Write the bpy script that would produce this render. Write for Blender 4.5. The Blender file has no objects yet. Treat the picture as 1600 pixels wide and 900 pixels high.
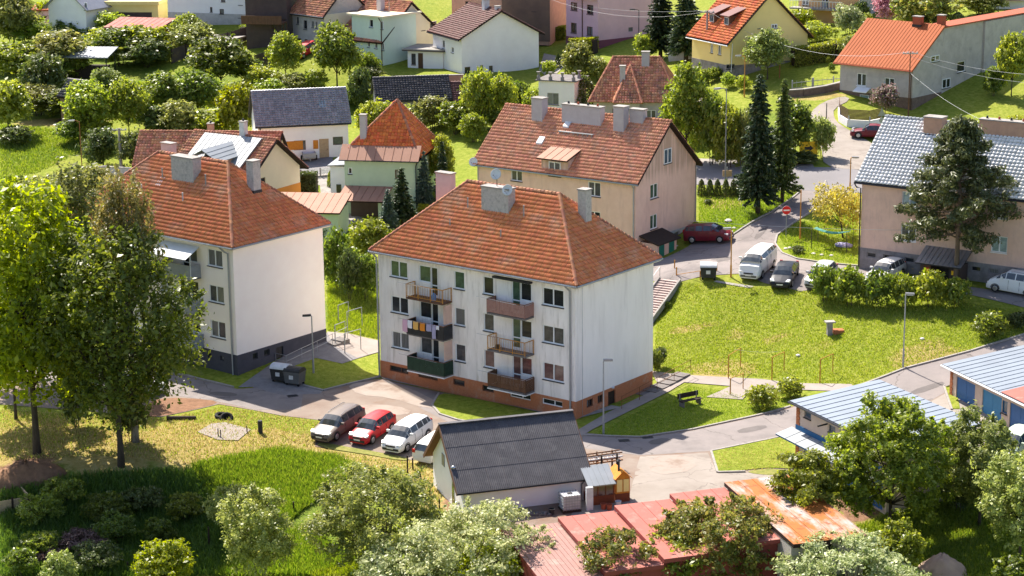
import bpy, math, random
import numpy as np
from mathutils import Vector, Matrix
from mathutils.geometry import delaunay_2d_cdt
S = bpy.context.scene
C = S.collection
rng = np.random.default_rng(7)
random.seed(7)
R = math.radians
PI = math.pi

# ------------------------------------------------------------------ camera, sky, sun, exposure
F_PX, PITCH, ROLL, ZC = 3316.4, .2452, -.0108, 46.43
cd = bpy.data.cameras.new('camera'); cam = bpy.data.objects.new('camera', cd); C.objects.link(cam)
cd.sensor_width = 36; cd.lens = F_PX * 36 / 1600; cd.clip_start = 1; cd.clip_end = 6000
cam.matrix_world = Matrix.Translation((0, 0, ZC)) @ Matrix.Rotation(PI / 2 - PITCH, 4, 'X') @ Matrix.Rotation(ROLL, 4, 'Z')
S.camera = cam
SUN_DIR = Vector((-.5, .866, math.tan(R(51)))).normalized()      # towards the sun: high, behind the houses on the left
w = bpy.data.worlds.new('World'); S.world = w; w.use_nodes = True
nt = w.node_tree; bg = nt.nodes['Background']
sky = nt.nodes.new('ShaderNodeTexSky'); sky.sky_type = 'NISHITA'; sky.sun_disc = False
sky.sun_elevation = R(51); sky.sun_rotation = R(-30); sky.altitude = 300; sky.air_density = .8; sky.dust_density = 1.8; sky.ozone_density = .4
nt.links.new(sky.outputs[0], bg.inputs[0]); bg.inputs[1].default_value = .115
sl = bpy.data.lights.new('sun', 'SUN'); sl.energy = 5.0; sl.angle = R(.5); sl.color = (1, .93, .82)
so = bpy.data.objects.new('sun', sl); C.objects.link(so)
so.rotation_euler = SUN_DIR.to_track_quat('Z', 'Y').to_euler(); so.location = (-60, 250, 140)
S.view_settings.view_transform = 'Standard'; S.view_settings.look = 'None'; S.view_settings.gamma = 1
S.view_settings.use_curve_mapping = False
S.view_settings.exposure = 1.2
S.cycles.max_bounces = 6; S.cycles.diffuse_bounces = 3; S.cycles.glossy_bounces = 2; S.cycles.transmission_bounces = 3
S.cycles.transparent_max_bounces = 4

# ------------------------------------------------------------------ mesh helpers
class MB:
    """collects shapes; o() links them as ONE mesh object"""
    def __init__(s): s.v = []; s.f = []
    def poly(s, pts):
        n = len(s.v); s.v += [tuple(p) for p in pts]; s.f.append(tuple(range(n, n + len(pts)))); return s
    def box(s, x0, x1, y0, y1, z0, z1):
        n = len(s.v)
        s.v += [(x0,y0,z0),(x1,y0,z0),(x1,y1,z0),(x0,y1,z0),(x0,y0,z1),(x1,y0,z1),(x1,y1,z1),(x0,y1,z1)]
        s.f += [tuple(n+i for i in q) for q in ((3,2,1,0),(4,5,6,7),(0,1,5,4),(1,2,6,5),(2,3,7,6),(3,0,4,7))]; return s
    def bar(s, a, b, r=.04, r2=None, n=6):
        return s.tube([a, b], [r, r if r2 is None else r2], n)
    def beam(s, a, b, wx, wz):
        """rectangular bar from a to b, wx wide sideways, wz high"""
        a = Vector(a); b = Vector(b); d = (b - a).normalized()
        sd = d.cross(Vector((0,0,1)));  sd = Vector((1,0,0)) if sd.length < 1e-4 else sd.normalized()
        up = sd.cross(d).normalized(); n = len(s.v)
        for p in (a, b):
            for i, j in ((-1,-1),(1,-1),(1,1),(-1,1)): s.v.append(tuple(p + sd*(wx/2*i) + up*(wz/2*j)))
        s.f += [tuple(n+i for i in q) for q in ((0,1,2,3),(7,6,5,4),(0,4,5,1),(1,5,6,2),(2,6,7,3),(3,7,4,0))]; return s
    def tube(s, pts, rad, n=6, cap=True):
        pts = [Vector(p) for p in pts]; base = len(s.v)
        for i, p in enumerate(pts):
            d = (pts[min(i+1, len(pts)-1)] - pts[max(i-1, 0)]).normalized()
            a = d.cross(Vector((0,0,1)));  a = Vector((1,0,0)) if a.length < 1e-3 else a.normalized()
            b = d.cross(a)
            for k in range(n):
                t = 2*PI*k/n; s.v.append(tuple(p + (a*math.cos(t) + b*math.sin(t))*rad[i]))
        for i in range(len(pts)-1):
            for k in range(n):
                q = base + i*n; s.f.append((q+k, q+(k+1)%n, q+n+(k+1)%n, q+n+k))
        if cap:
            s.f.append(tuple(base+k for k in range(n))[::-1]); s.f.append(tuple(base+(len(pts)-1)*n+k for k in range(n)))
        return s
    def lathe(s, prof, n=12, c=(0,0,0)):
        base = len(s.v)
        for r, z in prof:
            for k in range(n):
                t = 2*PI*k/n; s.v.append((c[0]+r*math.cos(t), c[1]+r*math.sin(t), c[2]+z))
        for i in range(len(prof)-1):
            for k in range(n): q = base+i*n; s.f.append((q+k, q+(k+1)%n, q+n+(k+1)%n, q+n+k))
        s.f.append(tuple(base+(len(prof)-1)*n+k for k in range(n))); return s
    def slab(s, pts, th):
        """polygon pts (3-D) with thickness th straight down"""
        n = len(s.v); k = len(pts)
        s.v += [tuple(p) for p in pts] + [(p[0],p[1],p[2]-th) for p in pts]
        s.f.append(tuple(range(n, n+k))); s.f.append(tuple(range(n+2*k-1, n+k-1, -1)))
        for i in range(k): j = (i+1)%k; s.f.append((n+i, n+k+i, n+k+j, n+j))
        return s
    def mesh(s, name, m, smooth=False):
        me = bpy.data.meshes.new(name); me.from_pydata(s.v, [], s.f)
        if m: me.materials.append(m)
        if smooth: me.polygons.foreach_set('use_smooth', [True]*len(me.polygons))
        me.update(); return me
    def o(s, name, m, parent=None, loc=None, rz=0, smooth=False):
        return put(name, s.mesh(name, m, smooth), parent, loc, rz)
def put(name, me, parent=None, loc=None, rz=0):
    o = bpy.data.objects.new(name, me); C.objects.link(o)
    if parent: o.parent = parent
    if loc is not None: o.location = loc
    if rz: o.rotation_euler = (0, 0, rz)
    return o
def fastmesh(name, V, Q, mat, smooth=False):
    """V (n,3), Q (m,k) faces of k corners"""
    V = np.asarray(V, np.float32); Q = np.asarray(Q, np.int32); k = Q.shape[1]
    me = bpy.data.meshes.new(name); me.vertices.add(len(V)); me.vertices.foreach_set('co', V.ravel())
    me.loops.add(Q.size); me.loops.foreach_set('vertex_index', Q.ravel())
    me.polygons.add(len(Q)); me.polygons.foreach_set('loop_start', np.arange(len(Q), dtype=np.int32)*k)
    try: me.polygons.foreach_set('loop_total', np.full(len(Q), k, np.int32))
    except Exception: pass
    if smooth: me.polygons.foreach_set('use_smooth', np.ones(len(Q), bool))
    if mat: me.materials.append(mat)
    me.update(calc_edges=True); return me
def tag(o, label, cat, group=None, kind=None):
    if label: o['label'] = label
    if cat: o['category'] = cat
    if group: o['group'] = group
    if kind: o['kind'] = kind
    return o
def thing(name, label, cat, loc=(0,0,0), rz=0, group=None):
    o = bpy.data.objects.new(name, None); C.objects.link(o); o.location = loc; o.rotation_euler = (0,0,rz)
    o.empty_display_size = .3
    return tag(o, label, cat, group)
def copytree(src, loc=None, rz=None, label=None, group=None, scale=None):
    r = src.copy(); C.objects.link(r)
    if loc is not None: r.location = loc
    if rz is not None: r.rotation_euler = (0,0,rz)
    if scale: r.scale = scale
    if label: r['label'] = label
    if group: r['group'] = group
    for ch in list(src.children):
        c = ch.copy(); C.objects.link(c); c.parent = r
        for g in list(ch.children):
            d = g.copy(); C.objects.link(d); d.parent = c
    return r

# ------------------------------------------------------------------ materials
M = {}
def lin(c): return tuple((x/12.92 if x <= .04045 else ((x+.055)/1.055)**2.4) for x in c)
def pm(name, c1, c2=None, scale=2., detail=5, rough=.85, bump=0, bscale=30, island=0., spec=.25, metal=0, c3=None, s3=8, stretch=(1,1,1), coat=0, lo=.35, hi=.65, st3=None, crack=None):
    m = bpy.data.materials.new(name); m.use_nodes = True; t = m.node_tree; N = t.nodes; Lk = t.links
    b = N['Principled BSDF']; b.inputs['Roughness'].default_value = rough; b.inputs['Metallic'].default_value = metal
    b.inputs['Specular IOR Level'].default_value = spec; b.inputs['Coat Weight'].default_value = coat
    b.inputs['Base Color'].default_value = (*c1, 1); M[name] = m; col = None
    tc = N.new('ShaderNodeTexCoord'); mp = N.new('ShaderNodeMapping'); mp.inputs['Scale'].default_value = stretch
    Lk.new(tc.outputs['Object'], mp.inputs[0])
    if c2 is not None:
        n = N.new('ShaderNodeTexNoise'); n.inputs['Scale'].default_value = scale; n.inputs['Detail'].default_value = detail; n.inputs['Roughness'].default_value = .65
        Lk.new(mp.outputs[0], n.inputs[0])
        rp = N.new('ShaderNodeValToRGB'); rp.color_ramp.elements[0].position = lo; rp.color_ramp.elements[1].position = hi
        rp.color_ramp.elements[0].color = (*c1, 1); rp.color_ramp.elements[1].color = (*c2, 1)
        Lk.new(n.outputs[0], rp.inputs[0]); col = rp.outputs[0]
    if c3 is not None:
        n = N.new('ShaderNodeTexNoise'); n.inputs['Scale'].default_value = s3; n.inputs['Detail'].default_value = 4; n.inputs['Roughness'].default_value = .7
        if st3:
            m3 = N.new('ShaderNodeMapping'); m3.inputs['Scale'].default_value = st3; Lk.new(tc.outputs['Object'], m3.inputs[0]); Lk.new(m3.outputs[0], n.inputs[0])
        else: Lk.new(tc.outputs['Object'], n.inputs[0])
        rp = N.new('ShaderNodeValToRGB'); rp.color_ramp.elements[0].position = .52; rp.color_ramp.elements[1].position = .68
        rp.color_ramp.elements[0].color = (0,0,0,1); rp.color_ramp.elements[1].color = (1,1,1,1)
        Lk.new(n.outputs[0], rp.inputs[0]); mx = N.new('ShaderNodeMix'); mx.data_type = 'RGBA'
        Lk.new(rp.outputs[0], mx.inputs[0])
        if col: Lk.new(col, mx.inputs[6])
        else: mx.inputs[6].default_value = (*c1, 1)
        mx.inputs[7].default_value = (*c3, 1); col = mx.outputs[2]
    if crack:
        nd = N.new('ShaderNodeTexNoise'); nd.inputs['Scale'].default_value = .9; nd.inputs['Detail'].default_value = 5; Lk.new(tc.outputs['Object'], nd.inputs[0])
        va = N.new('ShaderNodeVectorMath'); va.operation = 'MULTIPLY_ADD'; va.inputs[1].default_value = (1.5,1.5,1.5); Lk.new(nd.outputs['Color'], va.inputs[0]); Lk.new(tc.outputs['Object'], va.inputs[2])
        vo = N.new('ShaderNodeTexVoronoi'); vo.feature = 'DISTANCE_TO_EDGE'; vo.inputs['Scale'].default_value = crack[1]; Lk.new(va.outputs[0], vo.inputs['Vector'])
        rk = N.new('ShaderNodeValToRGB'); rk.color_ramp.elements[0].position = .002; rk.color_ramp.elements[1].position = .008; rk.color_ramp.elements[0].color = (1,1,1,1); rk.color_ramp.elements[1].color = (0,0,0,1); Lk.new(vo.outputs['Distance'], rk.inputs[0])
        mk = N.new('ShaderNodeMix'); mk.data_type = 'RGBA'; Lk.new(rk.outputs[0], mk.inputs[0]); Lk.new(col, mk.inputs[6]); mk.inputs[7].default_value = (*crack[0], 1); col = mk.outputs[2]
    if island:
        g = N.new('ShaderNodeNewGeometry'); h = N.new('ShaderNodeHueSaturation')
        mr = N.new('ShaderNodeMapRange'); mr.inputs[3].default_value = 1 - island; mr.inputs[4].default_value = 1 + island
        Lk.new(g.outputs['Random Per Island'], mr.inputs[0]); Lk.new(mr.outputs[0], h.inputs['Value'])
        ml = N.new('ShaderNodeMath'); ml.operation = 'MULTIPLY'; ml.inputs[1].default_value = 17.37
        fr = N.new('ShaderNodeMath'); fr.operation = 'FRACT'
        Lk.new(g.outputs['Random Per Island'], ml.inputs[0]); Lk.new(ml.outputs[0], fr.inputs[0])
        mr2 = N.new('ShaderNodeMapRange'); mr2.inputs[3].default_value = .5 - island*.045; mr2.inputs[4].default_value = .5 + island*.045
        Lk.new(fr.outputs[0], mr2.inputs[0]); Lk.new(mr2.outputs[0], h.inputs['Hue'])
        if col: Lk.new(col, h.inputs['Color'])
        else: h.inputs['Color'].default_value = (*c1, 1)
        col = h.outputs[0]
    if col: Lk.new(col, b.inputs['Base Color'])
    if bump:
        n = N.new('ShaderNodeTexNoise'); n.inputs['Scale'].default_value = bscale; n.inputs['Detail'].default_value = 4
        Lk.new(tc.outputs['Object'], n.inputs[0]); bp = N.new('ShaderNodeBump'); bp.inputs['Strength'].default_value = bump; bp.inputs['Distance'].default_value = .05
        Lk.new(n.outputs[0], bp.inputs['Height']); Lk.new(bp.outputs[0], b.inputs['Normal'])
    return m
def leafmat(name, c1, c2, trans=.45, tcol=None, hi=.9, jit=.25):
    """foliage: colour varies leaf by leaf, part of the light passes through"""
    m = bpy.data.materials.new(name); m.use_nodes = True; t = m.node_tree; N = t.nodes; Lk = t.links; M[name] = m
    b = N['Principled BSDF']; b.inputs['Roughness'].default_value = .42; b.inputs['Specular IOR Level'].default_value = .36
    g = N.new('ShaderNodeNewGeometry'); rp = N.new('ShaderNodeValToRGB')
    rp.color_ramp.elements[0].color = (*c1, 1); rp.color_ramp.elements[1].color = (*c2, 1); rp.color_ramp.elements[1].position = hi
    Lk.new(g.outputs['Random Per Island'], rp.inputs[0])
    oi = N.new('ShaderNodeObjectInfo'); h = N.new('ShaderNodeHueSaturation')
    mr = N.new('ShaderNodeMapRange'); mr.inputs[3].default_value = 1-jit; mr.inputs[4].default_value = 1+jit
    Lk.new(oi.outputs['Random'], mr.inputs[0]); Lk.new(mr.outputs[0], h.inputs['Value'])
    mr2 = N.new('ShaderNodeMapRange'); mr2.inputs[3].default_value = .488; mr2.inputs[4].default_value = .512
    ml = N.new('ShaderNodeMath'); ml.operation = 'MULTIPLY'; ml.inputs[1].default_value = 7.13
    fr = N.new('ShaderNodeMath'); fr.operation = 'FRACT'
    Lk.new(oi.outputs['Random'], ml.inputs[0]); Lk.new(ml.outputs[0], fr.inputs[0]); Lk.new(fr.outputs[0], mr2.inputs[0]); Lk.new(mr2.outputs[0], h.inputs['Hue'])
    Lk.new(rp.outputs[0], h.inputs['Color']); Lk.new(h.outputs[0], b.inputs['Base Color'])
    tr = N.new('ShaderNodeBsdfTranslucent'); hs = N.new('ShaderNodeHueSaturation'); hs.inputs['Saturation'].default_value = 1.12; hs.inputs['Value'].default_value = 2.0
    Lk.new(h.outputs[0], hs.inputs['Color']); Lk.new(hs.outputs[0], tr.inputs[0])
    mx = N.new('ShaderNodeMixShader'); mx.inputs[0].default_value = trans
    Lk.new(b.outputs[0], mx.inputs[1]); Lk.new(tr.outputs[0], mx.inputs[2]); Lk.new(mx.outputs[0], N['Material Output'].inputs[0])
    return m

pm('plaster_white', (.930,.865,.820), (.810,.745,.700), scale=1.1, stretch=(1,1,.35), rough=.9, bump=.25, bscale=60, c3=(.640,.585,.535), s3=1.7, st3=(1.4,1.4,.16))
pm('plaster_clean', (.930,.845,.800), (.900,.805,.765), scale=.8, rough=.9, bump=.12, bscale=50)
pm('plaster_gable', (.930,.870,.830), (.870,.810,.770), scale=.9, stretch=(1,1,.3), rough=.9, bump=.2, bscale=50, c3=(.790,.730,.695), s3=.9, st3=(1.1,1.1,.13))
pm('plaster_tan', (.800,.560,.455), (.740,.500,.400), scale=1.2, rough=.92, bump=.4, bscale=45, c3=(.670,.450,.365), s3=1.2, st3=(1.2,1.2,.2))
pm('plaster_salmon', (.770,.525,.410), (.690,.460,.360), scale=1.4, rough=.92, bump=.5, bscale=40, c3=(.630,.425,.335), s3=2, st3=(1.3,1.3,.3))
pm('plinth_grey', (.300,.275,.270), (.180,.165,.160), scale=1.5, rough=.92, bump=.3)
pm('plinth_dark', (.055,.055,.075), (.07,.07,.09), scale=2, rough=.8)
pm('stone_pale', (.55,.52,.50), (.42,.40,.38), scale=1.5, rough=.9, bump=.3)
pm('house_white', (.900,.865,.860), (.840,.800,.800), scale=.7, rough=.9)
pm('house_cream', (.820,.700,.500), (.770,.650,.470), scale=.7, rough=.9)
pm('house_mint', (.660,.760,.640), (.600,.700,.590), scale=.7, rough=.9)
pm('house_green', (.500,.600,.430), (.450,.550,.390), scale=.8, rough=.9)
pm('house_grey', (.500,.455,.430), (.410,.370,.350), scale=.9, rough=.92, bump=.3, c3=(.360,.325,.310), s3=.7)
pm('house_pink', (.700,.460,.520), (.630,.410,.470), scale=.7, rough=.9)
pm('house_magenta', (.20,.07,.10), rough=.9)
pm('house_yellow', (.850,.660,.270), (.800,.620,.250), scale=.6, rough=.9)
pm('house_orange', (.70,.27,.05), (.64,.24,.05), scale=.7, rough=.9)
pm('house_brown', (.20,.13,.09), (.15,.10,.075), scale=.7, rough=.9)
pm('house_dark', (.100,.070,.060), (.075,.052,.046), scale=.9, rough=.85)
pm('tile_red', (.700,.235,.095), (.600,.195,.080), scale=.55, rough=.7, island=.17, c3=(.620,.300,.180), s3=.45)
pm('tile_faded', (.640,.285,.165), (.550,.235,.135), scale=.5, rough=.75, island=.2, c3=(.450,.270,.190), s3=.6)
pm('tile_brown', (.160,.070,.058), (.135,.058,.050), scale=.6, rough=.65, island=.22)
pm('tile_bright', (.640,.165,.050), (.550,.135,.042), scale=.6, rough=.65, island=.25)
pm('tile_rust', (.580,.250,.145), (.460,.190,.110), scale=.7, rough=.8, island=.32, c3=(.30,.17,.13), s3=.9)
pm('tile_slate', (.055,.05,.055), (.085,.075,.075), scale=.8, rough=.6, island=.3)
pm('tile_glazed', (.190,.180,.195), (.250,.240,.250), scale=.8, rough=.2, island=.22, spec=.9)
pm('tile_concrete', (.720,.700,.680), (.620,.605,.590), scale=.6, rough=.42, island=.1, spec=.6)
pm('roof_under', (.03,.017,.014), rough=.9)  # near-black underlay: the shade in the tile gaps is put into its colour
pm('roof_under_grey', (.05,.05,.055), rough=.9)
pm('ridge_clay', (.42,.17,.09), (.30,.14,.09), scale=3, rough=.8, island=.3)
pm('metal_terracotta', (.380,.210,.150), (.340,.185,.130), scale=.8, rough=.7, spec=.15)
pm('metal_orange', (.360,.100,.036), (.320,.088,.032), scale=.7, rough=.75, spec=.12)
pm('metal_red', (.370,.125,.100), (.330,.105,.085), scale=.8, rough=.7, spec=.15, c3=(.420,.200,.165), s3=.8)
pm('metal_pink', (.300,.165,.140), (.260,.130,.110), scale=.9, rough=.6, c3=(.320,.225,.190), s3=.9)
pm('metal_bluegrey', (.215,.250,.300), (.190,.220,.265), scale=.5, rough=.5, spec=.35, metal=.1)
pm('metal_white', (.270,.290,.315), (.230,.250,.270), scale=.6, rough=.5, spec=.3)
pm('metal_grey', (.30,.30,.32), (.26,.26,.28), scale=1, rough=.4, metal=.5)
pm('metal_dark', (.03,.03,.035), rough=.45)
pm('metal_rusty', (.370,.345,.335), (.360,.115,.022), scale=.55, rough=.7, stretch=(1,.25,1), lo=.37, hi=.50, c3=(.220,.065,.018), s3=1.3)
pm('zinc', (.36,.37,.39), (.30,.31,.33), scale=3, rough=.45, metal=.4)
pm('sheet_black', (.055,.052,.06), (.085,.08,.088), scale=.9, rough=.6, c3=(.10,.095,.10), s3=1.3)
pm('rust', (.28,.11,.04), (.16,.07,.03), scale=6, rough=.85)
pm('paint_ochre', (.55,.27,.05), (.42,.18,.04), scale=5, rough=.7)
pm('paint_blue', (.045,.14,.34), (.04,.12,.29), scale=1.2, rough=.5)
pm('paint_green', (.02,.17,.12), rough=.6)
pm('paint_navy', (.01,.10,.24), rough=.5)
pm('paint_white', (.78,.78,.78), rough=.55)
pm('wood_orange', (.620,.240,.028), (.520,.180,.022), scale=4, rough=.6)
pm('wood_brown', (.16,.08,.045), (.11,.055,.03), scale=6, rough=.8, stretch=(1,1,.2))
pm('wood_dark', (.045,.028,.02), (.03,.02,.015), scale=5, rough=.8)
pm('wood_grey', (.22,.19,.165), (.14,.12,.105), scale=5, rough=.9)
pm('wood_raw', (.50,.36,.22), (.40,.28,.17), scale=5, rough=.8)
pm('brick_flat', (.500,.190,.090), (.420,.155,.075), scale=9, rough=.9, bump=.3, c3=(.450,.240,.155), s3=1.2)
pm('frame_white', (.80,.80,.80), rough=.4)
pm('frame_brown', (.10,.05,.03), rough=.5)
pm('sill_dark', (.035,.035,.04), rough=.5)
for n, c in (('glass_dark',(.018,.02,.023)),('glass_green',(.05,.085,.055)),('glass_grey',(.06,.06,.065)),('glass_blue',(.07,.10,.13)),('glass_pink',(.11,.06,.055)),('glass_pale',(.22,.30,.30))):
    pm(n, c, tuple(min(1, x*1.9) for x in c), scale=1.6, rough=.09, spec=.5, lo=.4, hi=.7)
pm('concrete', (.340,.310,.290), (.270,.250,.230), scale=1.2, rough=.92, bump=.3, c3=(.235,.210,.190), s3=.7, crack=((.21,.19,.175),.3))
pm('concrete_dark', (.20,.18,.17), (.14,.125,.12), scale=2, rough=.95, bump=.4)
pm('chimney_render', (.560,.510,.485), (.450,.410,.385), scale=5, rough=.95, bump=.8, bscale=25, c3=(.340,.310,.295), s3=4)
pm('chimney_lilac', (.460,.420,.435), (.410,.370,.385), scale=2, rough=.9)
pm('chimney_tan', (.54,.32,.22), (.46,.27,.19), scale=2, rough=.9)
pm('chimney_brick', (.40,.10,.05), (.30,.08,.045), scale=6, rough=.9)
pm('chimney_white', (.62,.60,.60), (.5,.48,.48), scale=3, rough=.9)
pm('asphalt', (.245,.212,.202), (.195,.172,.164), scale=.35, detail=9, rough=.95, bump=.25, bscale=25, c3=(.165,.145,.140), s3=.28, crack=((.125,.11,.10),.15))
pm('yard_gravel', (.250,.205,.172), (.200,.148,.120), scale=.3, detail=9, rough=.97, bump=.3, bscale=20, c3=(.185,.115,.080), s3=.17, crack=((.185,.14,.115),.1))
pm('driveway', (.300,.262,.230), (.250,.215,.185), scale=.4, detail=9, rough=.95, bump=.2, bscale=20, c3=(.210,.175,.150), s3=.3, crack=((.19,.16,.14),.2))
pm('path_paved', (.310,.265,.240), (.260,.220,.195), scale=.7, rough=.95, bump=.3, bscale=12)
pm('pavers', (.21,.20,.205), (.165,.155,.16), scale=2, rough=.9, bump=.4, bscale=10)
pm('street', (.220,.205,.210), (.190,.178,.182), scale=.3, rough=.93, detail=8)
pm('kerb', (.340,.310,.285), (.260,.240,.220), scale=2, rough=.95)
pm('soil', (.24,.13,.075), (.16,.085,.05), scale=2, rough=1, bump=.6, bscale=8)
pm('tarp', (.46,.32,.24), (.34,.23,.18), scale=.8, rough=.7, bump=.8, bscale=2.5)
pm('plastic_black', (.025,.025,.028), (.04,.04,.043), scale=3, rough=.5)
pm('plastic_grey', (.10,.10,.105), (.13,.13,.135), scale=2, rough=.55)
pm('plastic_white', (.66,.66,.68), (.52,.52,.54), scale=2, rough=.5)
pm('ibc_white', (.55,.55,.57), (.45,.45,.47), scale=2.5, rough=.45)
pm('cloth_white', (.75,.74,.78), rough=.9); pm('cloth_pink', (.66,.40,.52), rough=.9); pm('cloth_yellow', (.72,.42,.12), rough=.9)
pm('cloth_orange', (.68,.24,.03), rough=.9); pm('cloth_lilac', (.36,.34,.50), rough=.9); pm('cloth_blue', (.07,.24,.50), rough=.9)
pm('cloth_navy', (.10,.09,.35), (.5,.5,.62), scale=3, rough=.8)
pm('net_teal', (.10,.33,.28), (.07,.25,.22), scale=4, rough=.7)
pm('awning', (.66,.68,.68), (.60,.62,.62), scale=2, rough=.8)
pm('sign_red', (.60,.02,.02), rough=.5); pm('sign_yellow', (.80,.50,.02), rough=.5)
pm('rubber', (.012,.012,.013), rough=.8); pm('rim', (.40,.40,.42), rough=.3, metal=.8)
pm('car_glass', (.025,.03,.035), (.06,.07,.08), scale=1.2, rough=.06, spec=.9)
pm('lamp_glass', (.75,.75,.75), rough=.15, spec=.8); pm('tail_red', (.45,.02,.015), rough=.2); pm('plate', (.72,.72,.70), rough=.5)
for n, c in (('car_brown',(.16,.125,.105)),('car_red',(.50,.015,.02)),('car_white',(.74,.73,.71)),('car_maroon',(.15,.012,.022)),('car_black',(.012,.013,.017)),('car_silver',(.40,.41,.42)),('car_mint',(.45,.52,.42))):
    pm(n, c, rough=.42, spec=.3, coat=.12)
pm('bark', (.085,.065,.05), (.05,.038,.03), scale=5, rough=.95, stretch=(1,1,.25), bump=.6, bscale=18)
pm('bark_pale', (.30,.27,.24), (.12,.10,.09), scale=4, rough=.9, stretch=(1,1,.5))
pm('bark_pine', (.26,.19,.14), (.17,.12,.09), scale=4, rough=.95, stretch=(1,1,.3))
leafmat('leaf_maple', (.110,.155,.013), (.285,.310,.024), trans=.5)
leafmat('leaf_green', (.075,.120,.018), (.200,.230,.040), trans=.42)
leafmat('leaf_fresh', (.115,.160,.020), (.310,.330,.055), trans=.45)
leafmat('leaf_olive', (.110,.130,.030), (.260,.255,.075), trans=.38)
leafmat('leaf_dark', (.050,.080,.018), (.130,.150,.040), trans=.3)
leafmat('leaf_yellow', (.150,.190,.016), (.310,.320,.035), trans=.45)
leafmat('leaf_silver', (.120,.155,.035), (.310,.325,.100), trans=.35)
leafmat('leaf_blossom', (.130,.170,.040), (.450,.450,.250), trans=.3, hi=1.0)
leafmat('leaf_bronze', (.090,.130,.025), (.250,.215,.060), trans=.42)
leafmat('leaf_birch', (0.111, 0.111, 0.026), (0.260, 0.215, 0.072), trans=.4)
leafmat('leaf_pink', (0.300, 0.130, 0.170), (0.550, 0.320, 0.370), trans=.3)
leafmat('leaf_conifer', (0.023, 0.046, 0.018), (0.058, 0.085, 0.031), trans=.15)
leafmat('leaf_bluespruce', (0.039, 0.072, 0.052), (0.098, 0.143, 0.111), trans=.15)
leafmat('leaf_pine', (.050,.065,.022), (.135,.140,.050), trans=.18)
leafmat('leaf_lilac', (0.104, 0.143, 0.039), (0.390, 0.234, 0.260), trans=.35)
leafmat('twig_dry', (0.130, 0.075, 0.060), (0.270, 0.170, 0.140), trans=.1)
leafmat('grass_blade', (.120,.190,.018), (.290,.340,.050), trans=.35, jit=0)
leafmat('grass_lush', (.075,.135,.016), (.220,.265,.042), trans=.4, jit=0)
leafmat('grass_straw', (0.260, 0.221, 0.078), (0.468, 0.377, 0.156), trans=.3, jit=0)
pm('panel_green', (.018,.05,.032), (.012,.035,.022), scale=3, rough=.6)
pm('slat_pink', (.36,.20,.17), (.30,.16,.13), scale=4, rough=.7)
pm('stone_brown', (.20,.14,.11), (.13,.09,.075), scale=3, rough=.9, bump=.5)
pm('wood_shed', (.30,.12,.05), (.22,.09,.04), scale=4, rough=.8)
pm('wood_red', (.22,.06,.025), (.16,.045,.02), scale=4, rough=.7)
pm('shed_brick', (.36,.24,.17), (.28,.18,.13), scale=3, rough=.9)
pm('shed_brick_red', (.42,.15,.06), (.32,.11,.05), scale=6, rough=.9)
pm('house_orange_pale', (.70,.42,.20), rough=.9)
pm('metal_redwall', (.26,.055,.05), (.22,.05,.045), scale=1, rough=.6)
pm('plaster_garage', (.62,.48,.38), (.55,.42,.34), scale=1, rough=.9, bump=.3)
pm('paint_blue_light', (.05,.22,.40), (.045,.20,.36), scale=2, rough=.5)
pm('flue_steel', (.55,.55,.55), rough=.22, metal=.9)
pm('step_stone', (.46,.36,.33), (.38,.30,.275), scale=2, rough=.9)
leafmat('leaf_yellow_olive', (0.169, 0.156, 0.026), (0.364, 0.312, 0.065), trans=.42)
leafmat('grass_bank', (.045,.095,.016), (.135,.195,.035), trans=.3, jit=0)  # dark nettle green, with some of the bank's tree shade put into the colour
def curtain(name, c1, c2, sc, ax):
    m = pm(name, c1, rough=.12, spec=.5); t = m.node_tree; N = t.nodes; w_ = N.new('ShaderNodeTexWave'); w_.bands_direction = ax; w_.inputs['Scale'].default_value = sc; w_.inputs['Distortion'].default_value = 1.5
    tc = N.new('ShaderNodeTexCoord'); rp = N.new('ShaderNodeValToRGB'); rp.color_ramp.elements[0].color = (*c1,1); rp.color_ramp.elements[1].color = (*c2,1); t.links.new(tc.outputs['Object'], w_.inputs[0]); t.links.new(w_.outputs[0], rp.inputs[0]); t.links.new(rp.outputs[0], N['Principled BSDF'].inputs['Base Color'])
curtain('glass_curtain', (.06,.06,.06), (.26,.255,.25), 2.2, 'X'); curtain('glass_blind', (.10,.10,.10), (.20,.20,.195), 7, 'Z')
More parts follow.
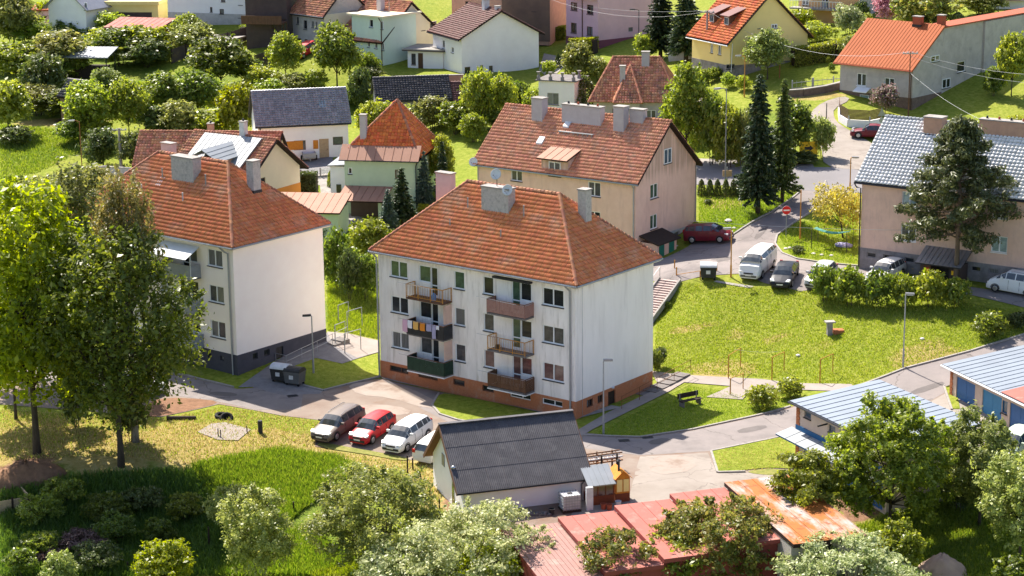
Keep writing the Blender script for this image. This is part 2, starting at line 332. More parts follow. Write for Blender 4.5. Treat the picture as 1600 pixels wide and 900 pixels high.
def zstain(name, z0, z1, col, sc=(2.2,2.2,.12)):
    """rain-washed grime that starts under the eaves and runs down in streaks"""
    m = M[name]; t = m.node_tree; N = t.nodes; L = t.links; b = N['Principled BSDF']; src = b.inputs['Base Color'].links[0].from_socket
    tc = N.new('ShaderNodeTexCoord'); sx = N.new('ShaderNodeSeparateXYZ'); L.new(tc.outputs['Object'], sx.inputs[0]); mp = N.new('ShaderNodeMapping'); mp.inputs['Scale'].default_value = sc; L.new(tc.outputs['Object'], mp.inputs[0])
    n = N.new('ShaderNodeTexNoise'); n.inputs['Scale'].default_value = 1.3; n.inputs['Detail'].default_value = 4; L.new(mp.outputs[0], n.inputs[0])
    mr = N.new('ShaderNodeMapRange'); mr.inputs[1].default_value = z0; mr.inputs[2].default_value = z1; L.new(sx.outputs['Z'], mr.inputs[0])
    mu = N.new('ShaderNodeMath'); mu.operation = 'MULTIPLY'; L.new(mr.outputs[0], mu.inputs[0]); L.new(n.outputs[0], mu.inputs[1])
    ss = N.new('ShaderNodeMapRange'); ss.interpolation_type = 'SMOOTHSTEP'; ss.inputs[1].default_value = .3; ss.inputs[2].default_value = .6; ss.inputs[4].default_value = .75; L.new(mu.outputs[0], ss.inputs[0])
    x = N.new('ShaderNodeMix'); x.data_type = 'RGBA'; L.new(ss.outputs[0], x.inputs[0]); L.new(src, x.inputs[6]); x.inputs[7].default_value = (*col,1); L.new(x.outputs[2], b.inputs['Base Color'])
zstain('plaster_white', 8.6, 10.2, (.50,.42,.35)); zstain('plaster_gable', 7.6, 10.4, (.60,.52,.46)); zstain('plaster_tan', 4.6, 7.4, (.44,.30,.22))
pm('asphalt_patch', (.15,.132,.126), (.12,.106,.102), scale=.8, detail=8, rough=.95, bump=.3, bscale=25)
pm('yard_patch', (.32,.27,.235), (.27,.215,.18), scale=.5, detail=9, rough=.97, bump=.3, bscale=20, c3=(.22,.16,.125), s3=.5)
pm('weeds', (.14,.16,.03), (.24,.22,.06), scale=3, rough=.95, bump=.6, bscale=8)
# ------------------------------------------------------------------ the lie of the land
def ray(u, v):
    X = u - 800.; Y = v - 450.; c, s = math.cos(ROLL), math.sin(ROLL)
    a = (X*c + Y*s)/F_PX; b = -(-X*s + Y*c)/F_PX
    return (a, math.cos(PITCH) + b*math.sin(PITCH), -math.sin(PITCH) + b*math.cos(PITCH))
# surveyed spots: image column, row, height of the ground
CP = [(898,657,0),(595,591,0),(1019,604,.15),(660,640,-.05),(800,640,0),(500,672,-.15),(508,694,-.6),(570,664,-.2),(640,715,-.65),(700,690,-.25),(995,705,-.1),(1100,735,0),(370,590,.43),
 (510,534,1.0),(560,530,.65),(540,470,1.5),(450,600,.2),(300,600,.1),(240,640,0),(400,660,-.15),(160,725,-.4),(75,705,-.3),(30,600,.3),(350,720,-.7),(300,800,-2.3),
 (150,800,-2.3),(450,800,-1.9),(600,760,-1.1),(560,735,-.8),(300,890,-3),(50,870,-2.8),(700,820,-.8),(725,806,-.45),(880,800,-.4),(950,790,-.35),(1000,740,-.05),(1150,740,0),(1240,715,.3),(1240,650,.3),
 (900,890,-1.2),(1100,890,-1),(1300,840,-.6),(1500,800,-.2),(1550,890,-.5),(1400,890,-.8),(700,895,-1.6),(500,880,-2.4),
 (1320,630,.8),(1480,570,2.0),(1600,525,3.2),(1400,640,.8),(1500,640,1.15),(1600,690,.9),
 (1060,442,3.9),(1035,437,4.0),(1022,480,2.0),(1150,520,1.85),(1150,560,.9),(1150,592,.42),(1060,590,.3),(1050,640,.1),(1150,640,.15),(1060,500,2.2),(1060,550,.95),(1250,600,.5),
 (1300,470,3.7),(1300,520,2.5),(1300,570,1.4),(1450,470,4.2),(1450,530,2.9),(1540,500,3.6),(1600,482,4.1),(1570,465,4.4),
 (1025,412,3.5),(1090,400,3.9),(1088,374,4.1),(1150,400,4.2),(1180,440,4.2),(1250,445,4.3),(1200,400,4.45),(1260,400,4.6),(1341,418,4.4),(1320,390,4.8),(1240,310,6.2),(1160,345,5.3),(1120,295,6.6),(1120,262,7.2),
 (1290,275,7.4),(1290,240,8),(1240,235,8.2),(1340,215,8.6),(1300,180,9.6),(1414,186,9.3),(1350,190,9.2),(1570,170,10.2),(1250,110,12),(1150,130,10.8),(1180,100,11.9),(1250,50,13.2),(1400,20,15),(1600,40,15.2),
 (930,86,10),(845,108,8.4),(717,124,8.4),(620,105,8.4),(500,90,9.8),(300,30,12),(800,5,12.8),(50,20,10.5),(465,247,4.4),(500,292,3.5),(535,335,2.6),(540,400,1.9),
 (150,290,2.6),(30,330,1.8),(50,230,4),(200,190,5.2),(50,180,5.2),(100,120,7.3),(350,130,7),(250,60,9.8),(700,200,6),(640,165,5.8),(830,130,7.7),(970,190,7.3),(760,290,4.5),(870,172,7.3),(735,160,6.6),(580,300,3.2)]
pts = []
for u, v, z in CP:
    d = ray(u, v); t = (z - ZC)/d[2]; pts.append((d[0]*t, d[1]*t, z))
pts += [(-70,120,-3),(70,120,0),(60,160,3.5),(75,200,7),(-75,160,.5),(-90,210,2.5),(-95,300,10.5),(95,310,15.5),(0,325,14.5),(-45,95,-4),(0,95,-1.5),(45,95,-.7)]
P3 = np.array(pts); ctr = np.array([0, 200.]); SC = 50.
Q2 = (P3[:, :2] - ctr)/SC
def kern(r2): return np.where(r2 > 1e-12, r2*np.log(np.maximum(r2, 1e-12)), 0)
n_ = len(P3); K = kern(((Q2[:,None]-Q2[None])**2).sum(-1)) + np.eye(n_)*.002
A_ = np.zeros((n_+3, n_+3)); A_[:n_,:n_] = K; A_[:n_,n_] = 1; A_[:n_,n_+1:] = Q2; A_[n_,:n_] = 1; A_[n_+1:,:n_] = Q2.T
W_ = np.linalg.solve(A_, np.r_[P3[:,2], 0, 0, 0])
def tps(x, y):
    q = (np.stack([x, y], -1) - ctr)/SC; out = np.empty(len(q))
    for i in range(0, len(q), 6000):
        b = q[i:i+6000]; out[i:i+6000] = kern(((b[:,None]-Q2[None])**2).sum(-1)) @ W_[:n_] + W_[n_] + b @ W_[n_+1:]
    return out
XS = np.r_[[-3000,-900,-350,-180,-120], np.arange(-85, 86, 1.), [120,180,350,900,3000]]
YS = np.r_[[-2500,-600,-100,40,80], np.arange(95, 331, 1.), [350,420,600,1200,4000]]
gx, gy = np.meshgrid(XS, YS)
GZ = tps(np.clip(gx, -85, 85).ravel(), np.clip(gy, 95, 325).ravel()).reshape(gx.shape)
GZ = GZ + np.maximum(0, gy - 330)*.02
def H(x, y):
    x = np.asarray(x, float); y = np.asarray(y, float)
    i = np.clip(np.searchsorted(XS, x) - 1, 0, len(XS)-2); j = np.clip(np.searchsorted(YS, y) - 1, 0, len(YS)-2)
    a = (x - XS[i])/(XS[i+1]-XS[i]); b = (y - YS[j])/(YS[j+1]-YS[j])
    return GZ[j,i]*(1-a)*(1-b) + GZ[j,i+1]*a*(1-b) + GZ[j+1,i]*(1-a)*b + GZ[j+1,i+1]*a*b
TT = np.arange(85, 360, .4)
def G(u, v):
    """where the line of sight through image point (u,v) meets the ground"""
    d = ray(u, v); t = TT/d[1]; z = ZC + d[2]*t; h = z - H(d[0]*t, TT); k = np.argmax(h < 0)
    if h[k] >= 0: k = len(TT)-1
    k = max(k, 1); fr = h[k-1]/(h[k-1]-h[k]) if h[k-1] != h[k] else 0
    y = TT[k-1] + fr*.4; x = d[0]*y/d[1]
    return Vector((x, y, float(H(x, y))))
def depth(p): return p[1]*math.cos(PITCH) - (p[2]-ZC)*math.sin(PITCH)
def ppm(p): return F_PX/depth(p)                       # image pixels per metre at a place

nx, ny = len(XS), len(YS)
V = np.stack([gx, gy, GZ], -1).reshape(-1, 3)
ii = np.arange(nx-1)[None] + np.arange(ny-1)[:,None]*nx
Q = np.stack([ii, ii+1, ii+1+nx, ii+nx], -1).reshape(-1, 4)
# ground cover: meadow, dry turf and lush grass, mixed by what grows where
def blob(px, rad):
    a = np.zeros(len(V))
    for u, v, rx, ry in px:
        c = G(u, v); k = ppm(c); r1 = rx/k; r2 = ry/k/.27
        a = np.maximum(a, np.clip(1.6 - 1.2*np.sqrt(((V[:,0]-c.x)/r1)**2 + ((V[:,1]-c.y)/r2)**2), 0, 1))
    return a
dry = blob([(300,690,140,26),(420,700,120,22),(560,722,90,12),(660,735,50,14),(60,690,110,30),(180,700,90,25),(100,190,90,8),(1160,720,60,16),(1130,577,60,11),(1080,513,40,3),(1150,522,34,3),(1215,531,40,3),(1290,537,40,3),(1450,560,60,16),(440,135,50,10),(330,185,60,10),(240,275,60,8),(680,780,40,40),(1270,150,50,6),(1130,315,35,10)], 1)
lush = blob([(450,745,120,26),(300,800,160,45),(150,800,150,60),(480,850,60,60),(1480,800,110,60),(560,570,70,20),(800,645,120,14),(60,240,70,14),(560,480,60,30),(1150,340,50,25)], 1)
for_ = blob([(100,90,220,60),(250,150,200,40),(60,160,120,40),(600,180,140,25),(700,150,120,25),(1150,200,120,30)], 1)
lush = np.maximum(lush, for_*.75)
soil = blob([(120,845,60,22),(40,740,50,20),(110,188,30,5),(700,790,14,25),(1340,790,40,20)], 1)
gm = bpy.data.materials.new('ground'); gm.use_nodes = True; t_ = gm.node_tree; N_ = t_.nodes; Lk_ = t_.links; bs_ = N_['Principled BSDF']
bs_.inputs['Roughness'].default_value = .95; bs_.inputs['Specular IOR Level'].default_value = .1
tc_ = N_.new('ShaderNodeTexCoord')
def nz(sc, det=6, rgh=.65):
    n = N_.new('ShaderNodeTexNoise'); n.inputs['Scale'].default_value = sc; n.inputs['Detail'].default_value = det; n.inputs['Roughness'].default_value = rgh; Lk_.new(tc_.outputs['Object'], n.inputs[0]); return n.outputs[0]
def rmp(inp, cs):
    r = N_.new('ShaderNodeValToRGB'); e = r.color_ramp.elements
    while len(e) < len(cs): e.new(.5)
    for k, (p, c) in enumerate(cs): e[k].position = p; e[k].color = (*c, 1)
    Lk_.new(inp, r.inputs[0]); return r.outputs[0]
def mixc(f, a, b):
    x = N_.new('ShaderNodeMix'); x.data_type = 'RGBA'; Lk_.new(f, x.inputs[0]); Lk_.new(a, x.inputs[6]); Lk_.new(b, x.inputs[7]); return x.outputs[2]
def attr(n):
    a = N_.new('ShaderNodeAttribute'); a.attribute_name = n; return a.outputs['Fac']
def sharp(f, n):                                        # break an even mask up with noise
    m_ = N_.new('ShaderNodeMath'); m_.operation = 'MULTIPLY_ADD'; Lk_.new(n, m_.inputs[0]); m_.inputs[1].default_value = 1.6; m_.inputs[2].default_value = -.8
    a_ = N_.new('ShaderNodeMath'); a_.operation = 'ADD'; Lk_.new(f, a_.inputs[0]); Lk_.new(m_.outputs[0], a_.inputs[1])
    k_ = N_.new('ShaderNodeMapRange'); k_.interpolation_type = 'SMOOTHSTEP'; k_.inputs[1].default_value = .3; k_.inputs[2].default_value = .7; Lk_.new(a_.outputs[0], k_.inputs[0])
    z_ = N_.new('ShaderNodeMath'); z_.operation = 'MULTIPLY'; g_ = N_.new('ShaderNodeMath'); g_.operation = 'GREATER_THAN'; g_.inputs[1].default_value = .02; Lk_.new(f, g_.inputs[0])
    Lk_.new(k_.outputs[0], z_.inputs[0]); Lk_.new(g_.outputs[0], z_.inputs[1]); return z_.outputs[0]
big = nz(.12, 8, .7); fine = nz(2.2, 6, .75); mid = nz(.5, 6, .7)
base = mixc(rmp(big, [(.35,(0,0,0)),(.65,(1,1,1))]), rmp(fine, [(.3,(.095,.14,.012)),(.5,(.17,.215,.022)),(.72,(.27,.29,.05))]), rmp(fine, [(.3,(.12,.15,.015)),(.5,(.215,.235,.03)),(.72,(.34,.32,.085))]))
dryc = rmp(fine, [(.25,(.18,.14,.03)),(.5,(.32,.245,.085)),(.75,(.42,.34,.17))])
lushc = rmp(fine, [(.28,(.055,.105,.008)),(.5,(.12,.165,.02)),(.75,(.21,.235,.04))])
soilc = rmp(fine, [(.3,(.12,.065,.035)),(.6,(.24,.135,.085))])
c_ = mixc(sharp(attr('lush'), mid), base, lushc); c_ = mixc(sharp(attr('dry'), mid), c_, dryc); c_ = mixc(sharp(attr('soil'), mid), c_, soilc)
Lk_.new(c_, bs_.inputs['Base Color'])
bp_ = N_.new('ShaderNodeBump'); bp_.inputs['Strength'].default_value = .8; bp_.inputs['Distance'].default_value = .12; Lk_.new(nz(4, 5, .7), bp_.inputs['Height']); Lk_.new(bp_.outputs[0], bs_.inputs['Normal'])
gme = fastmesh('ground', V, Q, gm, True)
for nm, arr in (('dry', dry), ('lush', lush), ('soil', soil)):
    a = gme.attributes.new(nm, 'FLOAT', 'POINT'); a.data.foreach_set('value', arr.astype(np.float32))
tag(put('ground', gme), None, None, kind='structure')

def inside(px, py, poly):
    poly = np.asarray(poly); c = np.zeros(len(px), bool); j = len(poly)-1
    for i in range(len(poly)):
        xi, yi = poly[i]; xj, yj = poly[j]
        m = ((yi > py) != (yj > py)) & (px < (xj-xi)*(py-yi)/(yj-yi+1e-12)+xi); c ^= m; j = i
    return c
def dens(poly, step=1.2):
    out = []
    for i, p in enumerate(poly):
        q = poly[(i+1) % len(poly)]; n = max(1, int(math.hypot(q[0]-p[0], q[1]-p[1])/step))
        out += [(p[0]+(q[0]-p[0])*k/n, p[1]+(q[1]-p[1])*k/n) for k in range(n)]
    return out
def smooth(pl, it=1):
    for _ in range(it):
        o = []
        for i, p in enumerate(pl):
            q = pl[(i+1) % len(pl)]; o += [(p[0]*.75+q[0]*.25, p[1]*.75+q[1]*.25), (p[0]*.25+q[0]*.75, p[1]*.25+q[1]*.75)]
        pl = o
    return pl
def world(px): return [tuple(G(u, v)[:2]) for u, v in px]
def drape(name, m, poly, lift, sm=0):
    """a sheet that follows the ground inside the outline poly (ground coordinates)"""
    if sm: poly = smooth(poly, sm)
    b = dens(poly); P = np.array(b); x0, y0 = P.min(0); x1, y1 = P.max(0)
    gx_, gy_ = np.meshgrid(XS[(XS > x0) & (XS < x1)], YS[(YS > y0) & (YS < y1)]); g = np.stack([gx_.ravel(), gy_.ravel()], -1)
    g = g[inside(g[:,0], g[:,1], P)] if len(g) else g
    if len(g):
        dm = np.min(((g[:,None]-P[None])**2).sum(-1), 1); g = g[dm > .09]
    vs = [Vector(p) for p in b] + [Vector(p) for p in g.tolist()]
    r = delaunay_2d_cdt(vs, [], [list(range(len(b)))], 1, 1e-4)
    vv = np.array([(v.x, v.y) for v in r[0]]); z = H(vv[:,0], vv[:,1]) + lift
    mb = MB(); mb.v = [(x, y, zz) for (x, y), zz in zip(vv.tolist(), z.tolist())]
    for f in r[2]:
        f = list(f); a, b_, c = (vv[k] for k in f[:3])
        if (b_[0]-a[0])*(c[1]-a[1]) - (b_[1]-a[1])*(c[0]-a[0]) < 0: f = f[::-1]
        mb.f.append(tuple(f))
    return tag(mb.o(name, m, smooth=True), None, None, kind='structure')
def kerb(px, wd=.16, hh=.12, name='kerb', m='kerb', raw=False):
    pl = px if raw else world(px); out = []
    for i in range(len(pl)-1):
        p, q = pl[i], pl[i+1]; n = max(1, int(math.hypot(q[0]-p[0], q[1]-p[1])/1.))
        out += [(p[0]+(q[0]-p[0])*k/n, p[1]+(q[1]-p[1])*k/n) for k in range(n)]
    out.append(pl[-1]); mb = MB()
    for i in range(len(out)-1):                         # one stone per metre, each with its own joint
        a = Vector((*out[i], float(H(*out[i])))); b = Vector((*out[i+1], float(H(*out[i+1])))); d = (b-a)*.012
        mb.beam(a + d + Vector((0,0,hh/2-.1)), b - d + Vector((0,0,hh/2-.1)), wd, hh+.2)
    return tag(mb.o(name, M[m]), None, None, kind='structure')

YARD = [(-90,556),(140,572),(290,588),(370,608),(400,606),(475,602),(505,612),(540,603),(580,594),(597,592),(640,603),(700,615),(800,638),(890,660),(903,676),(1000,684),(1082,672),(1200,646),(1262,628),(1335,606),(1412,577),(1517,549),(1605,522),(1700,485),(1760,560),(1720,770),(1530,700),(1440,740),(1330,770),(1230,775),(1130,768),(1040,800),(860,850),(800,830),(735,790),(712,720),(640,719),(560,706),(492,698),(496,676),(507,658),(440,650),(400,642),(342,632),(250,652),(200,648),(100,640),(-90,625)]
drape('yard', M['yard_gravel'], world(YARD), .03)
drape('road', M['asphalt'], world([(912,682),(1000,686),(1082,674),(1200,648),(1262,630),(1335,608),(1412,579),(1517,551),(1605,524),(1700,488),(1740,540),(1610,575),(1500,600),(1430,640),(1330,690),(1200,690),(1112,705),(1000,712),(905,700)]), .036)
drape('driveway', M['driveway'], world([(1000,714),(1106,708),(1120,740),(1245,738),(1330,772),(1130,770),(1040,800),(880,832),(905,780),(985,770),(992,740)]), .034)
drape('driveway', M['driveway'], world([(1432,641),(1500,602),(1612,577),(1720,600),(1720,770),(1530,700),(1440,739),(1335,769)]), .034)
drape('asphalt_apron', M['asphalt'], world([(-90,556),(140,572),(290,589),(370,609),(400,607),(475,603),(470,640),(400,641),(340,628),(230,612),(100,600),(-90,590)]), .036)
drape('asphalt_apron', M['asphalt'], world([(598,593),(640,604),(700,616),(790,637),(890,661),(903,676),(905,700),(800,690),(700,660),(660,640)]), .036)
drape('gravel_verge', M['soil'], world([(225,634),(255,621),(330,625),(342,631),(300,641),(250,652),(215,650)]), .04, 1)
drape('lawn_island', gm, world([(686,615),(720,620),(800,636),(884,657),(893,672),(800,672),(715,657),(687,648),(675,634)]), .09, 1)
kerb([(893,672),(800,672),(715,657),(687,648),(675,634),(686,615)])
drape('lawn_strip', gm, world([(462,572),(494,561),(535,570),(590,553),(592,587),(579,592),(505,609),(478,602)]), .07)
kerb([(595,589),(579,593),(540,602),(505,611),(474,603)]); kerb([(365,606),(290,587),(140,571),(-90,555)])
drape('bin_pad', M['pavers'], world([(395,606),(424,575),(455,585),(478,602),(505,611),(500,616),(440,618)]), .04)
drape('footpath', M['pavers'], world([(372,606),(420,572),(512,520),(592,533),(591,551),(535,569),(494,560),(440,580),(402,605)]), .05)
drape('paved_terrace', M['path_paved'], world([(511,519),(545,522),(592,533),(592,551),(558,560),(520,540)]), .056)
drape('footpath', M['path_paved'], world([(1018,580),(1060,586),(1190,593),(1330,601),(1336,606),(1311,612),(1220,607),(1172,612),(1160,625),(1103,621),(1142,604),(1069,598),(1046,612),(925,672),(910,682),(897,676),(950,645),(1030,606)]), .05)
drape('footpath', M['concrete'], world([(597,592),(640,602),(700,613),(800,635),(893,657),(970,637),(955,634),(897,655),(800,632),(640,599),(596,590)]), .055)
kerb([(912,681),(1000,684),(1082,672),(1200,646),(1235,636)]); kerb([(1336,606),(1412,577),(1517,549),(1605,522),(1700,485)])
drape('lawn_wedge', gm, world([(1112,706),(1200,687),(1262,672),(1262,735),(1200,732),(1122,739)]), .08)
kerb([(1262,674),(1200,688),(1111,706),(1121,739),(1165,738)])
drape('lawn_wedge', gm, world([(1476,606),(1492,600),(1500,640),(1487,640)]), .08); kerb([(1474,602),(1487,641)])
PARK = [(985,412),(1025,409),(1075,386),(1090,371),(1138,374),(1205,334),(1250,302),(1250,296),(1310,300),(1240,348),(1215,367),(1211,381),(1222,396),(1245,406),(1285,412),(1341,417),(1420,433),(1500,447),(1700,480),(1700,505),(1600,481),(1520,462),(1450,458),(1320,447),(1250,456),(1195,443),(1160,428),(1120,430),(1062,441),(1030,440),(1000,440)]
drape('car_park', M['asphalt'], world(PARK), .04)
kerb([(1090,372),(1138,372),(1205,332),(1250,300)]); kerb([(1310,301),(1240,349),(1214,368),(1211,381),(1222,396),(1245,405),(1285,411),(1341,416)])
drape('street', M['street'], world([(1040,252),(1150,256),(1215,263),(1300,262),(1360,268),(1450,280),(1450,320),(1345,302),(1250,298),(1150,292),(1040,290)]), .045)
drape('pavement', M['concrete'], world([(1040,247),(1150,251),(1215,258),(1270,257),(1272,262),(1215,264),(1150,257),(1040,253)]), .06)
drape('lane', M['driveway'], world([(1288,262),(1283,228),(1268,190),(1266,176),(1285,160),(1318,150),(1330,156),(1302,170),(1303,185),(1312,195),(1345,214),(1380,235),(1380,266),(1340,266)]), .05, 1)
drape('street', M['street'], world([(40,296),(130,286),(165,283),(240,290),(240,315),(165,305),(130,297),(40,315)]), .05)
drape('paved_court', M['concrete'], world([(440,262),(520,248),(520,275),(530,300),(540,332),(580,345),(560,365),(505,340),(500,290),(440,282)]), .05)
drape('paved_court', M['pavers'], world([(455,264),(468,247),(520,246),(521,268),(490,275)]), .06)
drape('lane', M['concrete'], world([(842,110),(850,84),(872,88),(900,95),(880,105),(860,125)]), .05)
drape('lane', M['driveway'], world([(1085,150),(1110,158),(1125,172),(1110,182),(1090,170)]), .05, 1)
drape('dirt_path', M['concrete'], world([(1115,441),(1120,439),(1178,448),(1172,451)]), .05)
drape('cover_slab', M['path_paved'], world([(309,676),(330,663),(352,661),(392,672),(372,689),(340,688)]), .06)
for nm, m, px in (('road_patch','asphalt_patch',[(1010,690),(1040,684),(1052,690),(1020,697)]),('road_patch','asphalt_patch',[(1150,672),(1195,664),(1200,670),(1156,679)]),('road_patch','asphalt_patch',[(1420,612),(1470,596),(1478,601),(1430,618)]),('road_patch','asphalt_patch',[(330,612),(372,615),(368,621),(326,618)]),('road_patch','asphalt_patch',[(1110,405),(1140,400),(1146,406),(1114,412)]),('road_patch','asphalt_patch',[(1176,372),(1196,352),(1203,354),(1184,376)]),('yard_patch','yard_patch',[(540,600),(590,596),(640,606),(690,632),(668,640),(610,622),(560,618)]),('yard_patch','yard_patch',[(560,632),(620,634),(650,646),(600,652),(550,644)]),('yard_patch','yard_patch',[(1010,716),(1080,710),(1090,735),(1020,745)])):
    drape(nm, M[m], world(px), .043, 1)
for px in ([(1165,737),(1200,733),(1240,736),(1230,744),(1180,742)],[(500,690),(560,702),(640,716),(636,722),(556,708),(494,698)]):
    drape('weed_strip', M['weeds'], world(px), .05, 1)
# ------------------------------------------------------------------ building kit
TILE_T = {}
def tile_template(w, c):
    k = (w, c)
    if k not in TILE_T:
        pr = [(0,.0),(.28,.045),(.62,.05),(.98,.0)]
        lo = [(x*w, -.03, h+.085) for x, h in pr]; up = [(x*w, c, h+.012) for x, h in pr]; bt = [(x*w, -.028, h+.034) for x, h in pr]
        V = np.array(lo+up+bt); Q = np.array([(i, i+1, i+5, i+4) for i in range(3)] + [(8+i, 9+i, i+1, i) for i in range(3)]); TILE_T[k] = (V, Q)
    return TILE_T[k]
def roof_tiles(parent, planes, mat, w=.24, c=.37, name='roof_tiles'):
    """real overlapping tiles, laid course by course over each slope; planes = polygons whose first edge is the eave"""
    VV, QQ, n = [], [], 0; T, TQ = tile_template(w, c)
    for pl in planes:
        P = np.array(pl, float); e = P[1]-P[0]; e /= np.linalg.norm(e); nrm = np.cross(e, P[2]-P[0]); nrm /= np.linalg.norm(nrm)
        if nrm[2] < 0: nrm = -nrm
        up = np.cross(nrm, e); up = up if up[2] > 0 else -up
        uv = np.stack([(P-P[0])@e, (P-P[0])@up], -1)
        us = np.arange(uv[:,0].min()-w, uv[:,0].max()+w, w); vs = np.arange(0, uv[:,1].max(), c)
        U, Vv = np.meshgrid(us, vs); U = U + (np.arange(len(vs)) % 2)[:,None]*w*0
        U = U.ravel(); Vv = Vv.ravel(); k = inside(U+w/2, Vv+c*.45, uv); U = U[k]; Vv = Vv[k]
        if not len(U): continue
        j = rng.normal(0, 1, (len(U), 3)); tx = U + j[:,0]*.004; ty = Vv + j[:,1]*.008; tz = j[:,2]*.007
        loc = T[None] + np.stack([tx, ty, tz], -1)[:,None]
        loc[:,:4,2] += (rng.normal(0, 1, len(U))*.006)[:,None]
        VV.append((P[0] + loc[...,0:1]*e + loc[...,1:2]*up + loc[...,2:3]*nrm).reshape(-1, 3))
        QQ.append((TQ[None] + (np.arange(len(U))*len(T))[:,None,None] + n).reshape(-1, 4)); n += len(U)*len(T)
    o = put(name, fastmesh(name, np.concatenate(VV), np.concatenate(QQ), mat), parent); o['kind'] = 'stuff'; return o
def ridge_caps(parent, lines, mat, r=.15, step=.34):
    mb = MB()
    for a, b in lines:
        a = Vector(a); b = Vector(b); n = max(1, int((b-a).length/step)); d = (b-a)/n
        for k in range(n):
            p = a + d*k; q = p + d*1.08; mb.tube([p + Vector((0,0,.02)), q + Vector((0,0,.045))], [r*random.uniform(.72,.8), r*random.uniform(1.0,1.1)], 7, True)
    o = mb.o('ridge_tiles', mat, parent); o['kind'] = 'stuff'; return o

WCACHE = {}
def win_mesh(w, h, style, fm):
    """window in its own frame: x along the wall, y out of it, z up; origin lower left"""
    k = (round(w,2), round(h,2), style, fm)
    if k in WCACHE: return WCACHE[k]
    t = .075; fr = MB(); y0, y1 = .06, .13
    fr.box(0, t, y0, y1, 0, h); fr.box(w-t, w, y0, y1, 0, h); fr.box(t, w-t, y0, y1, 0, t); fr.box(t, w-t, y0, y1, h-t, h)
    ps = []
    if style == 2: xs = [t, w*.5-t*.6, w*.5+t*.6, w-t]; fr.box(xs[1], xs[2], y0-.01, y1+.005, t, h-t); ps = [(xs[0],xs[1],t,h-t),(xs[2],xs[3],t,h-t)]
    elif style == 1: ps = [(t,w-t,t,h-t)]
    elif style == 3: xs = [t, w*.6-t*.5, w*.6+t*.5, w-t]; fr.box(xs[1], xs[2], y0-.01, y1+.005, t, h-t); ps = [(xs[0],xs[1],t,h-t),(xs[2],xs[3],t,h-t)]
    elif style == 4: # two lights over a crossbar
        fr.box(w*.5-t*.5, w*.5+t*.5, y0-.01, y1+.005, t, h-t); zz = h*.68
        for a, b in ((t, w*.5-t*.5), (w*.5+t*.5, w-t)): fr.box(a, b, y0-.008, y1+.004, zz-.03, zz+.03); ps += [(a,b,t,zz-.03),(a,b,zz+.03,h-t)]
    elif style == 5: # balcony door: tall light over a low panel
        zz = h*.36; fr.box(t, w-t, y0-.008, y1+.004, zz-.04, zz+.04); ps = [(t,w-t,t,zz-.04),(t,w-t,zz+.04,h-t)]
    elif style == 6: ps = [(t,w-t,t,h-t)]
    fme = fr.mesh('window', fm); pan = []
    for a, b, c, d in ps: pan.append(((a, c), (round(b-a,3), round(d-c,3))))
    WCACHE[k] = (fme, pan); return WCACHE[k]
PCACHE = {}
def pane_mesh(w, h, m):
    k = (w, h, m)
    if k not in PCACHE: PCACHE[k] = MB().box(0, w, .1, .115, 0, h).mesh('pane', M[m])
    return PCACHE[k]
SCACHE = {}
def sill_mesh(w, m):
    k = (round(w,2), m)
    if k not in SCACHE: SCACHE[k] = MB().box(-.04, w+.04, -.09, .08, -.07, -.01).mesh('sill', M[m])
    return SCACHE[k]

